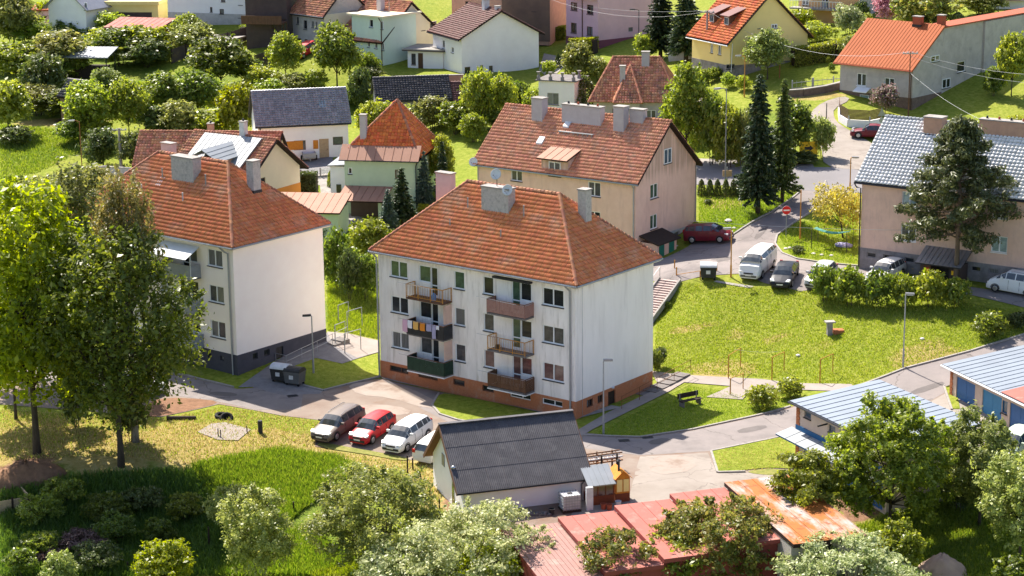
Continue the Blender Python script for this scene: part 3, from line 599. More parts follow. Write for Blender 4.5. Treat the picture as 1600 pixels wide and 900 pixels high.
class Bld:
    """a building: local x along its front, y into depth, z up from the ground at its front left corner"""
    def __init__(s, name, label, cat, x, y, zb, rot, L, W, Hh, group=None, deep=2.5):
        s.L, s.W, s.H, s.deep = L, W, Hh, deep; s.holes = {'F':[], 'S':[], 'B':[], 'W':[]}
        s.e = thing(name, label, cat, (x, y, zb), rot, group); s.zb = zb; s.glass = ['glass_dark','glass_dark','glass_curtain','glass_grey','glass_blind']
    def at(s, face, u, d, z):
        return {'F':(u, -d, z), 'S':(s.L+d, u, z), 'B':(s.L-u, s.W+d, z), 'W':(-d, s.W-u, z)}[face]
    def rz(s, face): return {'F':0, 'S':PI/2, 'B':PI, 'W':-PI/2}[face]
    def win(s, face, u0, u1, z0, z1, style=2, fm='frame_white', glass=None, sill='sill_dark', cut=True, name='window', off=0):
        if cut: s.holes[face].append((u0, u1, z0, z1))
        fme, pan = win_mesh(u1-u0, z1-z0, style, M[fm])
        o = put(name, fme, s.e, s.at(face, u0, off if cut else off+.12, z0)); o.rotation_euler = (0,0,s.rz(face) + (0))
        for (a, c), (w, h) in pan:
            p = put('pane', pane_mesh(w, h, glass or random.choice(s.glass)), o); p.location = (a, 0, c)
        if sill: put('sill', sill_mesh(u1-u0, sill), o).location = (0, 0 if cut else .1, 0)
        return o
    def px(s, face, u, v):
        """survey: where the line of sight through an image point meets this wall (u along it, z above the base)"""
        d = Vector(ray(u, v)); c, sn = math.cos(s.e.rotation_euler.z), math.sin(s.e.rotation_euler.z)
        ex, ey = Vector((c,sn,0)), Vector((-sn,c,0)); O = Vector(s.e.location)
        P0, n, e = {'F':(O,ey,ex), 'S':(O+ex*s.L,ex,ey), 'W':(O+ey*s.W,ex,-ey)}[face]
        Cm = Vector((0,0,ZC)); t = (P0-Cm).dot(n)/d.dot(n); q = Cm + d*t; return (q-P0).dot(e), q.z - s.zb
    def winpx(s, face, u0, v0, u1, v1, style=2, **k):
        a = s.px(face, u0, v0); b = s.px(face, u1, v1); x0, x1 = sorted((a[0], b[0])); z0, z1 = sorted((a[1], b[1]))
        if x1-x0 < .35: m_ = (x0+x1)/2; x0, x1 = m_-.2, m_+.2
        if z1-z0 < .35: m_ = (z0+z1)/2; z0, z1 = m_-.2, m_+.2
        return s.win(face, x0, x1, z0, z1, style, **k)
    def door(s, face, u0, u1, z0, z1, m, cut=True, name='door'):
        if cut: s.holes[face].append((u0, u1, z0, z1))
        w = u1-u0; h = z1-z0; mb = MB().box(0, w, .07, .12, 0, h)
        for k in range(1, max(2, int(w/.9))): mb.box(w*k/max(2, int(w/.9))-.01, w*k/max(2, int(w/.9))+.01, .06, .07, .02, h-.02)
        mb.box(0, w, .058, .07, h*.45, h*.45+.03)
        o = mb.o(name, M[m], s.e, s.at(face, u0, 0 if cut else .12, z0)); o.rotation_euler = (0,0,s.rz(face))
        MB().box(w-.16, w-.12, .0, .057, h*.47, h*.47+.12).o('handle', M['metal_dark'], o); return o
    def wallmesh(s, z0, z1, off, mb, faces='FSBW'):
        for fc in faces:
            U = s.L if fc in 'FB' else s.W; a, b = -off, U+off
            hs = [(max(h[0],a), min(h[1],b), max(h[2],z0), min(h[3],z1)) for h in s.holes[fc] if h[2] < z1 and h[3] > z0]
            us = sorted({a, b, *[h[0] for h in hs], *[h[1] for h in hs]}); zs = sorted({z0, z1, *[h[2] for h in hs], *[h[3] for h in hs]})
            for i in range(len(us)-1):
                for j in range(len(zs)-1):
                    cu, cz = (us[i]+us[i+1])/2, (zs[j]+zs[j+1])/2
                    if any(h[0] < cu < h[1] and h[2] < cz < h[3] for h in hs): continue
                    mb.poly([s.at(fc, us[i], off, zs[j]), s.at(fc, us[i+1], off, zs[j]), s.at(fc, us[i+1], off, zs[j+1]), s.at(fc, us[i], off, zs[j+1])])
            for h in hs:
                q = -.14
                for p in (((h[0],h[2]),(h[0],h[3])), ((h[0],h[3]),(h[1],h[3])), ((h[1],h[3]),(h[1],h[2])), ((h[1],h[2]),(h[0],h[2]))):
                    (u, z), (u2, z2) = p
                    if abs(z - z2) < 1e-6 and ((z == z0 and h[2] == z0 and False)): continue
                    mb.poly([s.at(fc,u,off,z), s.at(fc,u,q,z), s.at(fc,u2,q,z2), s.at(fc,u2,off,z2)])
    def walls(s, m, zp=None, mp=None, gable=None, hr=0):
        if zp is not None:
            mb = MB(); s.wallmesh(-s.deep, zp, .03, mb)
            for fc in 'FSBW':
                U = s.L if fc in 'FB' else s.W; mb.poly([s.at(fc,-.03,.03,zp), s.at(fc,U+.03,.03,zp), s.at(fc,U,-.02,zp), s.at(fc,0,-.02,zp)])
            s.plinth = mb.o('plinth', M[mp], s.e)
        mb = MB(); s.wallmesh(-s.deep if zp is None else zp, s.H, 0, mb)
        if gable == 'x':   # ridge along x
            for x in (0, s.L): mb.poly([(x,0,s.H),(x,s.W,s.H),(x,s.W/2,s.H+hr)])
        if gable == 'y':
            for y in (0, s.W): mb.poly([(0,y,s.H),(s.L,y,s.H),(s.L/2,y,s.H+hr)])
        s.wall = mb.o('wall', M[m], s.e); return s
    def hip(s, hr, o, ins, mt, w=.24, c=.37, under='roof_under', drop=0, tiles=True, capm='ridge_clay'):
        L, W, z = s.L, s.W, s.H - drop; k = hr/(W/2)
        a,b,c_,d = (-o,-o,z),(L+o,-o,z),(L+o,W+o,z),(-o,W+o,z); r1,r2 = (ins,W/2,s.H+hr),(L-ins,W/2,s.H+hr)
        pl = [[a,b,r2,r1],[b,c_,r2],[c_,d,r1,r2],[d,a,r1]]; mb = MB()
        for p in pl: mb.poly(p)
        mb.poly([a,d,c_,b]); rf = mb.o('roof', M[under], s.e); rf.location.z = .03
        if tiles: roof_tiles(rf, pl, M[mt], w, c)
        ridge_caps(rf, [(a,r1),(b,r2),(c_,r2),(d,r1),(r1,r2)], M[capm]); s.roof = rf; s.planes = pl; return rf
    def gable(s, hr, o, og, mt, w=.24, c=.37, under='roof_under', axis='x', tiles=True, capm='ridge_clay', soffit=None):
        L, W, z = s.L, s.W, s.H
        if axis == 'x':
            k = hr/(W/2); e = z - o*k
            pl = [[(-og,-o,e),(L+og,-o,e),(L+og,W/2,z+hr),(-og,W/2,z+hr)], [(L+og,W+o,e),(-og,W+o,e),(-og,W/2,z+hr),(L+og,W/2,z+hr)]]; rl = [((-og,W/2,z+hr),(L+og,W/2,z+hr))]
        else:
            k = hr/(L/2); e = z - o*k
            pl = [[(-o,W+og,e),(-o,-og,e),(L/2,-og,z+hr),(L/2,W+og,z+hr)], [(L+o,-og,e),(L+o,W+og,e),(L/2,W+og,z+hr),(L/2,-og,z+hr)]]; rl = [((L/2,-og,z+hr),(L/2,W+og,z+hr))]
        mb = MB()
        for p in pl: mb.slab([(q[0],q[1],q[2]+.1) for q in p], .16)
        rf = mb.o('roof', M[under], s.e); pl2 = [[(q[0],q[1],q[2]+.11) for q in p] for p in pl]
        if tiles:
            roof_tiles(rf, pl2, M[mt], w, c); ridge_caps(rf, [((a[0],a[1],a[2]+.13),(b[0],b[1],b[2]+.13)) for a,b in rl], M[capm])
        s.roof = rf; s.planes = pl2; return rf
    def panels(s, planes, m, pitch=.6, seam=.045, parent=None):
        """standing-seam sheets: every sheet its own piece with its upstand"""
        me_cache = {}
        for P in planes:
            P = [Vector(p) for p in P]; e = (P[1]-P[0]); Ln = e.length; e.normalize(); upv = (P[3]-P[0]); Wd = upv.length; upv.normalize(); n = max(1, round(Ln/pitch)); w = Ln/n
            nr = e.cross(upv).normalized(); sk = upv.dot(e)
            for k in range(n):
                mb = MB(); g = .006; x0, x1 = k*w+g, (k+1)*w-g
                c = [P[0]+e*x0, P[0]+e*x1, P[0]+e*x1+upv*Wd, P[0]+e*x0+upv*Wd]
                lo = [p + nr*.012 for p in c]; hi = [p + nr*.03 for p in c]; mb.v += [tuple(p) for p in lo+hi]; mb.f += [(4,5,6,7),(0,1,5,4),(1,2,6,5),(2,3,7,6),(3,0,4,7)]
                mb.beam(P[0]+e*(x1-.015)+nr*.05, P[0]+e*(x1-.015)+upv*Wd+nr*.05, .022, seam)
                mb.o('roof_panel', M[m], parent or s.roof)
    def gutter(s, pts, r=.075, m='zinc'): 
        return MB().tube(pts, [r]*len(pts), 6).o('gutter', M[m], s.e)
    def pipe(s, pts, r=.055, m='zinc', name='downpipe'):
        return MB().tube(pts, [r]*len(pts), 6).o(name, M[m], s.e)
    def chimney(s, x, y, w, d, z0, z1, m, cap='concrete', lip=.06, pots=0):
        c = MB().box(x-w/2, x+w/2, y-d/2, y+d/2, z0, z1).o('chimney', M[m], s.e)
        MB().box(x-w/2-lip, x+w/2+lip, y-d/2-lip, y+d/2+lip, z1+.002, z1+.1).o('cap', M[cap], c)
        MB().box(x-w/2-.05, x+w/2+.05, y-d/2-.05, y+d/2+.05, z0+.0, z0+.0+max(.25, .0)).o('flashing', M['metal_dark'], c)
        for k in range(pots): 
            px = x - w/2 + w*(k+.5)/pots; MB().lathe([(.09,0),(.11,.02),(.08,.22),(.06,.22)], 8, (px, y, z1+.1)).o('pot', M['chimney_brick'] if k % 2 else M['metal_dark'], c)
        return c
# ------------------------------------------------------------------ the apartment houses
def balcony(b, u0, u1, z, d, kind, pm_, rail='rust', slab='concrete_dark', edge=None):
    """z = top of the slab"""
    s = MB().box(u0, u1, -d, -.002, z-.12, z).o('balcony', M[slab], b.e); hh = 1.0
    r = MB()
    for x, y in ((u0+.03,-d+.03),(u1-.03,-d+.03),(u0+.03,-.05),(u1-.03,-.05),((u0*2+u1)/3,-d+.03),((u0+2*u1)/3,-d+.03)): r.box(x-.025, x+.025, y-.025, y+.025, z+.001, z+hh)
    r.box(u0, u1, -d, -d+.06, z+hh+.001, z+hh+.05); r.box(u0, u0+.06, -d+.06, -.03, z+hh+.001, z+hh+.05); r.box(u1-.06, u1, -d+.06, -.03, z+hh+.001, z+hh+.05)
    r.box(u0, u1, -d+.01, -d+.05, z+.1, z+.14)
    if kind == 'bars':
        n = int((u1-u0)/.16)
        for k in range(1, n): x = u0+(u1-u0)*k/n; r.box(x-.009, x+.009, -d+.02, -d+.04, z+.14, z+hh)
        for x in (u0+.02, u1-.04):
            for k in range(1, 6): y = -d + d*k/6; r.box(x, x+.018, y, y+.018, z+.1, z+hh)
    r.o('railing', M[rail], s)
    if kind == 'slats':
        g = MB(); n = int((u1-u0)/.13)
        for k in range(n):
            x = u0 + (u1-u0)*k/n; g.box(x+.008, x+(u1-u0)/n-.008, -d-.012+random.uniform(-.003,.003), -d-.001, z+.06, z+hh-.03)
        n = int(d/.13)
        for x0, x1 in ((u0-.012,u0-.001),(u1+.001,u1+.012)):
            for k in range(n): y = -d + d*k/n; g.box(x0, x1, y+.008, y+d/n-.008, z+.06, z+hh-.03)
        o = g.o('railing_slats', M[pm_], s); o['kind'] = 'stuff'
    if kind == 'panel':
        n = 6
        for k in range(n):
            x0 = u0 + (u1-u0)*k/n; MB().box(x0+.006, x0+(u1-u0)/n-.006, -d-.014, -d-.001, z-.02, z+hh).o('railing_panel', M[pm_], s)
        for x0, x1 in ((u0-.014,u0-.001),(u1+.001,u1+.014)): MB().box(x0, x1, -d, -.03, z-.02, z+hh).o('railing_panel', M[pm_], s)
    if edge: MB().box(u0-.02, u1+.02, -d-.03, -.002, z-.2, z-.121).o('slab_edge', M[edge], s)
    return s

# --- the white block in the middle
b = A = Bld('apartment_house', 'white apartment house with hipped orange tile roof, brick red base and balconies', 'apartment house', -10.19, 157.63, 0, -.6615, 18.595, 9.815, 10.05)
FL = (8.12, 5.32, 2.53)                                 # sill heights of the three storeys
for i, z in enumerate(FL):
    b.win('F', 1.2, 2.92, z+.1, z+1.38, 2, glass=('glass_green','glass_dark','glass_curtain')[i])
    b.win('F', 4.05, 5.2, z+.1, z+1.38, 1, glass=('glass_green','glass_dark','glass_grey')[i], sill=None)
    b.win('F', 5.2, 5.88, z-.85, z+1.38, 5, glass='glass_dark', sill=None)
    b.win('F', 7.46, 8.46, z+.05, z+1.40, 1, glass=('glass_green','glass_blind','glass_grey')[i])
    b.win('F', 10.22, 11.2, z+.05, z+1.38, 1, glass=('glass_dark','glass_grey','glass_pink')[i])
    b.win('F', 12.86, 13.66, z-.85, z+1.4, 5, glass=('glass_green','glass_green','glass_pink')[i], sill=None)
    b.win('F', 13.66, 14.68, z+.05, z+1.4, 1, glass=('glass_dark','glass_dark','glass_pink')[i], sill=None)
    b.win('F', 15.68, 17.58, z+.05, z+1.34, 2, glass=('glass_dark','glass_grey','glass_pink')[i])  # lowest panes pink: the road's reflection is put into the glass colour
for x0, x1 in ((.91,2.81),(3.79,5.72),(7.24,8.34),(10.04,11.12),(12.62,14.55),(15.6,17.44)):
    b.win('F', x0, x1, .68, 1.14, 3 if x1-x0 > 1.5 else 1, fm='frame_brown' if x0 < 12 else 'frame_white', glass='glass_dark', sill=None)
b.win('S', 1.34, 2.12, .52, 1.12, 2, fm='frame_brown', sill=None); b.win('S', 2.71, 3.4, .52, 1.12, 2, fm='frame_brown', sill=None)
b.door('S', 4.02, 4.96, -.55, 1.08, 'wood_dark')
for i, z in enumerate(FL): b.win('B', 3, 4.8, z, z+1.35, 2); b.win('B', 8, 9.4, z, z+1.35, 2); b.win('B', 13, 14.8, z, z+1.35, 2)
b.walls('plaster_white', 1.35, 'brick_flat', None)
MB().box(b.L+.002, b.L+.05, -.02, b.W+.02, 1.352, 9.95).o('insulated_gable', M['plaster_gable'], b.e)
b.hip(5.08, .47, 4.98, 'tile_red', .205, .345)
z = 10.02
b.gutter([(-.5,-.55,z),(b.L+.5,-.55,z)]); b.gutter([(b.L+.55,-.5,z),(b.L+.55,b.W+.5,z)]); b.gutter([(-.55,b.W+.5,z),(-.55,-.5,z)])
MB().box(-.45, b.L+.45, -.45, -.003, 9.86, 9.98).o('eave_board', M['plaster_white'], b.e); MB().box(b.L+.052, b.L+.45, -.45, b.W+.45, 9.86, 9.98).o('eave_board', M['plaster_white'], b.e)
b.pipe([(b.L-.5,-.55,z-.05),(b.L-.42,-.3,9.7),(b.L-.4,-.1,9.5),(b.L-.4,-.1,-.05)], .075, 'zinc'); b.pipe([(-.2,-.5,z-.05),(-.12,-.3,9.7),(-.06,-.12,9.5),(-.06,-.12,-.05)], .07, 'zinc')
b.pipe([(b.L+.08,.75,9.9),(b.L+.08,.75,.1)], .012, 'zinc', 'lightning_rod')
k = 5.08/4.9                                           # roof pitch: height at depth y
def rz_(y): return 10.05 + (y+.47)*5.08/(4.9075+.47)
b.chimney(8.9, 3.6, 2.55, .85, rz_(3.2)-.3, 15.35, 'chimney_render', pots=0)
b.chimney(15.4, 5.6, .72, .72, 13.0, 15.6, 'chimney_render'); b.chimney(1.6, 6.3, 1.5, .6, 11.0, 15.2, 'chimney_lilac')
c = b.e.children[-3]
for x, y, h in ((6.3,3.2,.85),(11.6,3.2,.9),(5.6,1.9,.55),(10.6,1.7,.6)):
    MB().tube([(x,y,rz_(y)-.1),(x,y,rz_(y)+h)], [.055,.055], 7).o('vent_pipe', M['zinc'], b.e)
balcony(b, 3.65, 7.25, 7.15, 1.1, 'bars', None, 'paint_ochre', 'wood_brown'); balcony(b, 3.65, 7.25, 4.35, 1.1, 'panel', 'plastic_black', 'rust'); balcony(b, 3.65, 7.25, 1.55, 1.1, 'panel', 'panel_green', 'wood_brown', edge='paint_white')
balcony(b, 11.4, 14.9, 7.15, 1.1, 'slats', 'slat_pink', 'rust'); balcony(b, 11.4, 14.9, 4.35, 1.1, 'bars', None, 'paint_ochre'); balcony(b, 11.4, 14.9, 1.55, 1.1, 'slats', 'wood_brown', 'wood_brown', edge='paint_white')
for z0 in (1.62, 4.42): MB().box(7.16, 7.2, -.95, -.01, z0+1.06, z0+2.5).o('side_screen', M['plaster_tan'], b.e)
aw = MB()
for k_ in range(9): aw.box(11.35+k_*.385, 11.35+k_*.385+.375, -.36+.012*(k_%2), -.02, 9.58, 9.72)
aw.o('rolled_awning', M['metal_dark'], b.e)
for z0 in (7.9, 5.1, 2.3):
    for u in (3.1, 10.7): MB().bar((u+.5,-1.15,z0+.32),(u-.1,-1.3,z0+.38),.012).bar((u+.5,-1.15,z0+.32),(u+3.6,-1.3,z0+.28),.012).o('clothes_line', M['zinc'], b.e)
def inA(u, d, z): return A.e.matrix_basis @ Vector((u, -d, z))
RA = -.6615
# satellite dishes and aerials stand on the chimney
def dish(b, x, y, z, label, mast=.8):
    t = thing('satellite_dish', label, 'satellite dish', b.e.matrix_basis @ Vector((x,y,z)), b.e.rotation_euler.z + .25)
    MB().tube([(0,0,-.05),(0,0,mast)], [.03,.03], 6).o('mast', M['metal_dark'], t)
    d = MB(); d.lathe([(.02,0),(.2,.02),(.34,.07),(.42,.12),(.425,.125),(.34,.085),(.2,.035),(.02,.015)], 18); o = d.o('reflector', M['plastic_white'], t, smooth=True); o.location = (0,-.08,mast-.1); o.rotation_euler = (R(68),0,0)
    MB().bar((0,-.1,mast-.45),(0,-.62,mast-.05),.015).box(-.04,.04,-.68,-.6,mast-.09,mast-.0).o('feed_arm', M['metal_grey'], t); return t
dish(A, 8.8, 3.6, 15.45, 'white dish on a dark mast above the big roof chimney', 1.0)
dish(A, 10.1, 3.3, 14.9, 'white dish fixed low at the right side of the big roof chimney', .55)
# washing on the middle left balcony
def cloth(u, wd, ln, m, lab, zt=5.42, dd=1.18):
    mb = MB(); n = 5; P = []
    for j in range(4):
        for i in range(n):
            fx = i/(n-1); P.append((u + wd*fx + .015*math.sin(3*j+i), -dd - .02*math.sin(i*2.1+u*5) - .03*(j > 0), zt - ln*j/3 - .02*math.sin(i*1.7+u)))
    mb.v = P + [(x, y+.012, z) for x, y, z in P]; N = 4*n
    for j in range(3):
        for i in range(n-1): q = j*n+i; mb.f += [(q, q+n, q+n+1, q+1), (N+q, N+q+1, N+q+n+1, N+q+n)]
    mb.f += [tuple(q for q in (i, i+1, N+i+1, N+i)) for i in range(n-1)] + [(3*n+i+1, 3*n+i, N+3*n+i, N+3*n+i+1) for i in range(n-1)]
    o = mb.o('laundry', M[m], None, A.e.location, RA); tag(o, lab, 'laundry', 'washing hung on the balcony line')
for a in ((3.32,.5,.95,'cloth_pink','long pink cloth hung at the left end of the balcony washing line'),(3.86,.44,.6,'cloth_white','white towel hanging between the pink and the yellow washing'),(4.4,.48,.62,'cloth_yellow','mustard yellow towel hanging on the balcony line'),
          (5.06,.5,.62,'cloth_orange','deep orange towel hanging on the balcony line'),(5.68,.5,.56,'cloth_lilac','greyish lilac top hanging right of the orange towel'),(6.24,.38,1.05,'cloth_lilac','long grey lilac trousers hanging lowest on the balcony line'),(6.66,.25,.3,'cloth_white','small white piece at the right end of the washing line')): cloth(*a)
t = thing('watering_can', 'bright blue plastic can standing on the open brown top left balcony', 'can', inA(6.1,.75,7.16), RA)
MB().lathe([(.19,0),(.2,.3),(.17,.42),(.09,.52),(.09,.58)], 10).o('body', M['cloth_blue'], t); MB().tube([(.08,0,.55),(.2,0,.5),(.24,0,.3),(.19,0,.15)], [.02]*4, 5).o('handle', M['cloth_blue'], t)
t = thing('pot', 'black pot standing on the open balcony of the right stack', 'pot', inA(12.0,.6,4.36), RA); MB().lathe([(.14,0),(.19,.28),(.2,.3),(.17,.3),(.15,.1)], 10).o('body', M['plastic_black'], t)
t = thing('wall_lamp', 'round white wall lamp above the side door of the middle house', 'lamp', A.e.matrix_basis @ Vector((A.L+.06,4.57,1.22)), RA); MB().lathe([(.03,0),(.12,.05),(.14,.12),(.1,.2),(.02,.23)], 10).o('globe', M['plastic_white'], t)
# ramp, its wall and railing along the gable
t = thing('ramp', 'low dark concrete ramp with thin rusty railing along the side of the middle house', 'ramp', A.e.location, RA); L = A.L
mb = MB(); n = 10
for k_ in range(n):
    y0 = 3.7 + k_*.95; zt = -.35 + .75*k_/n; mb.box(L+.08, L+1.25, y0, y0+.948, -1.2, zt+.18)
mb.o('slope', M['concrete_dark'], t); mb = MB().box(L+1.25, L+1.42, 3.7, 13.2, -1.2, .06); mb.o('side_wall', M['concrete_dark'], t)
mb = MB(); P = [(L+1.34, 3.9+k_*2.3, .05+.16*k_) for k_ in range(5)]
for p in P: mb.bar(p, (p[0],p[1],p[2]+1), .022)
for k_ in range(4):
    a, c_ = P[k_], P[k_+1]
    for h in (.98, .5): mb.bar((a[0],a[1],a[2]+h), (c_[0],c_[1],c_[2]+h), .02)
mb.o('railing', M['rust'], t)

# --- its sister on the left
b = B2 = Bld('apartment_house', 'cream white apartment house with hipped roof and dark grey base on the left', 'apartment house', -35.62, 168.65, .43, -.6803, 18.6, 9.815, 10.2)
for i, z in enumerate((8.27, 5.43, 2.62)):
    b.win('F', 15.78, 17.42, z+.08, z+1.42, 2); b.win('F', 12.9, 13.7, z-.85, z+1.42, 5, sill=None); b.win('F', 13.7, 14.6, z+.08, z+1.42, 1, sill=None)
    for u in (1.2, 4, 7.4, 10.2): b.win('F', u, u+1.5, z+.08, z+1.4, 2)
for u in (15.3, 16.7): b.win('F', u, u+.45, .93, 1.3, 1, fm='sill_dark', sill=None)
b.win('S', 1.61, 2.15, .88, 1.4, 1, fm='sill_dark', sill=None); b.win('S', 2.84, 3.45, .88, 1.4, 1, fm='sill_dark', sill=None); b.door('S', 4.14, 4.94, -.3, 1.3, 'plastic_black')
b.walls('plaster_clean', 1.62, 'plinth_dark', None)
b.hip(5.08, .47, 5.3, 'tile_red', .205, .345)
z = 10.17
b.gutter([(-.5,-.55,z),(b.L+.5,-.55,z)]); b.gutter([(b.L+.55,-.5,z),(b.L+.55,b.W+.5,z)])
MB().box(-.45, b.L+.45, -.45, -.003, 10.01, 10.13).o('eave_board', M['plaster_clean'], b.e); MB().box(b.L+.003, b.L+.45, -.45, b.W+.45, 10.01, 10.13).o('eave_board', M['plaster_clean'], b.e)
b.pipe([(b.L-.9,-.55,z-.05),(b.L-.6,-.3,9.75),(b.L-.45,-.1,9.6),(b.L-.45,-.1,1.6)], .075); b.pipe([(b.L-.45,-.1,1.598),(b.L-.45,-.1,-.05)], .06, 'zinc')
rz2 = lambda y: 10.2 + (y+.47)*5.08/5.3775
b.chimney(9.9, 3.6, 2.5, .9, rz2(3.2)-.3, 15.6, 'chimney_render'); b.chimney(15.5, 5.5, .75, .8, 13.1, 15.6, 'chimney_render'); b.chimney(4.6, 6.6, 1.2, .6, 11.5, 15.7, 'chimney_lilac')
for x, y, h, m in ((7.5,3.2,.85,'zinc'),(12.5,3.2,.9,'zinc'),(6.2,2.1,.6,'plastic_white'),(11.2,1.9,.75,'plastic_white')): MB().tube([(x,y,rz2(y)-.1),(x,y,rz2(y)+h)], [.06,.06], 7).o('vent_pipe', M[m], b.e)
MB().slab([(7.2,2.6,rz2(2.6)+.12),(7.8,2.6,rz2(2.6)+.12),(7.8,3.3,rz2(3.3)+.12),(7.2,3.3,rz2(3.3)+.12)], .1).o('roof_hatch', M['plastic_white'], b.e)
for z0 in (7.3, 4.5, 1.7): balcony(b, 11.4, 14.95, z0, 1.1, 'panel', 'metal_white', 'zinc')
mb = MB(); mb.slab([(10.9,-1.6,8.95),(15.0,-1.6,8.95),(15.0,-.05,9.7),(10.9,-.05,9.7)], .03); mb.box(14.96,15.0,-1.1,-1.06,7.3,9.2); mb.o('awning', M['awning'], b.e)
t = thing('ramp', 'paved ramp with grey metal railing along the side of the left apartment house', 'ramp', b.e.location, -.6803); L = b.L
mb = MB()
for k_ in range(8): mb.box(L+.06, L+1.3, 4.0+k_*.9, 4.0+k_*.9+.897, -1, -.1+.11*k_)
mb.o('slope', M['concrete_dark'], t); mb = MB(); P = [(L+1.25, 4.0+k_*1.75, -.12+.2*k_) for k_ in range(5)] + [(L+.1,4.0,-.12)]
for p in P: mb.bar(p, (p[0],p[1],p[2]+1.05), .022)
for a, c_ in list(zip(P[:4], P[1:5])) + [(P[5], P[0])]:
    for h in (1.03, .55): mb.bar((a[0],a[1],a[2]+h), (c_[0],c_[1],c_[2]+h), .02)
mb.o('railing', M['zinc'], t)

# --- the tan gabled block behind
b = T = Bld('apartment_house', 'tan gabled apartment house with faded tile roof and a shed dormer behind the middle house', 'apartment house', -3.02, 191.9, 3.4, -.619, 17.06, 10.35, 7.03)
Z = lambda z: z - 3.4
b.win('F', 3.73, 4.98, Z(9.05), Z(9.83)+.35, 2, glass='glass_grey'); b.win('F', 12.1, 13.43, Z(8.55), Z(9.85), 2, glass='glass_grey')
for u in (3.73, 8.0, 12.1): b.win('F', u, u+1.3, Z(5.9), Z(7.2), 2)
b.win('S', 2.5, 3.8, Z(8.32), Z(9.62), 2, glass='glass_green'); b.win('S', 2.5, 3.72, Z(5.55), Z(6.85), 2, glass='glass_green')
b.win('S', 6.6, 7.5, Z(4.0), Z(4.55), 1, fm='stone_pale', sill=None); b.win('S', 8.1, 8.85, Z(4.0), Z(4.55), 1, fm='stone_pale', sill=None)
b.win('S', 4.7, 6.0, Z(11.1), Z(12.45), 2, glass='glass_blue', cut=False)
b.walls('plaster_tan', Z(4.75), 'stone_pale', 'x', 4.39)
b.gable(4.39, .4, .52, 'tile_faded', .235, .365)
for y in (-.42, b.W+.42): b.gutter([(-.5,y,b.H-.32),(b.L+.5,y,b.H-.32)])
b.pipe([(b.L-.1,-.4,b.H-.35),(b.L-.12,-.12,b.H-.7),(b.L-.12,-.12,-.4)], .07); b.pipe([(b.L+.1,b.W-.1,b.H-.3),(b.L+.1,b.W-.1,-.5)], .06); b.pipe([(.1,-.12,b.H-.3),(.1,-.12,-.4)], .06)
rt = lambda y: b.H + y*4.39/5.175 + .12
# dormer
d = MB().poly([(7.13,-.04,b.H-.4),(9.99,-.04,b.H-.4),(9.99,-.04,8.2),(7.13,-.04,8.2)]).poly([(9.99,-.04,b.H-.4),(9.99,2.2,b.H-.4),(9.99,2.2,8.8),(9.99,-.04,8.2)]).poly([(7.13,2.2,b.H-.4),(7.13,-.04,b.H-.4),(7.13,-.04,8.2),(7.13,2.2,8.8)]).o('dormer', M['plaster_tan'], b.e)
P = [(6.9,-.5,8.12),(10.2,-.5,8.12),(10.2,2.5,8.98),(6.9,2.5,8.98)]; MB().slab(P, .1).o('dormer_roof', M['roof_under'], d); b.panels([P], 'metal_terracotta', .82, .03, d)
b.win('F', 7.95, 9.22, 6.55, 7.85, 2, glass='glass_grey', cut=False, off=.03)
b.chimney(3.9, 4.4, 1.2, .9, rt(3.9)-.2, 12.6, 'chimney_lilac'); b.chimney(8.7, 4.4, 4.2, .7, rt(4.05)-.2, 12.3, 'chimney_lilac', pots=4); b.chimney(12.9, 4.2, 1.1, .9, rt(3.7)-.2, 12.6, 'chimney_lilac'); b.chimney(14.2, 5.0, 1.4, .7, rt(4.6)-.2, 12.35, 'chimney_lilac')
for x, y in ((5.2,1.9),(7.0,3.6)):
    MB().slab([(x,y,rt(y)+.22),(x+.62,y,rt(y)+.22),(x+.62,y+.6,rt(y+.6)+.22),(x,y+.6,rt(y+.6)+.22)], .25).o('roof_hatch', M['plastic_white'], b.e)
mb = MB().box(6.9, 10.6, 3.0, 3.35, rt(3.35)-.02, rt(3.35)+.06)
for k_ in range(8): mb.box(7+k_*.5, 7.03+k_*.5, 3.0, 3.3, rt(3)-.1, rt(3.35))
mb.o('roof_walkway', M['zinc'], b.e)
# lean-to with the green doors
lt = MB().box(b.L+.01, b.L+1.7, .9, 4.2, -1.6, 1.35).o('lean_to', M['plaster_tan'], b.e)
MB().slab([(b.L+.0,.6,2.0),(b.L+2.0,.6,1.37),(b.L+2.0,4.5,1.37),(b.L+.0,4.5,2.0)], .12).o('lean_to_roof', M['wood_dark'], lt)
for y in (1.2, 2.9): MB().box(b.L+1.7, b.L+1.75, y, y+.85, -.4, 1.2).o('door', M['paint_green'], lt)
MB().box(b.L+1.0, b.L+1.35, 4.6, 8.0, -1, .4).o('bench_wall', M['stone_pale'], b.e)
mb = MB()
for y in (5.7, 7.0, 8.3): mb.bar((b.L+.9,y,.0),(b.L+.9,y,1.2),.02)
mb.bar((b.L+.9,5.7,1.2),(b.L+.9,8.3,1.2),.02); mb.o('railing', M['rust'], b.e)
dish(T, -.2, -.3, 6.6, 'white satellite dish at the left end of the tan apartment house', .5)

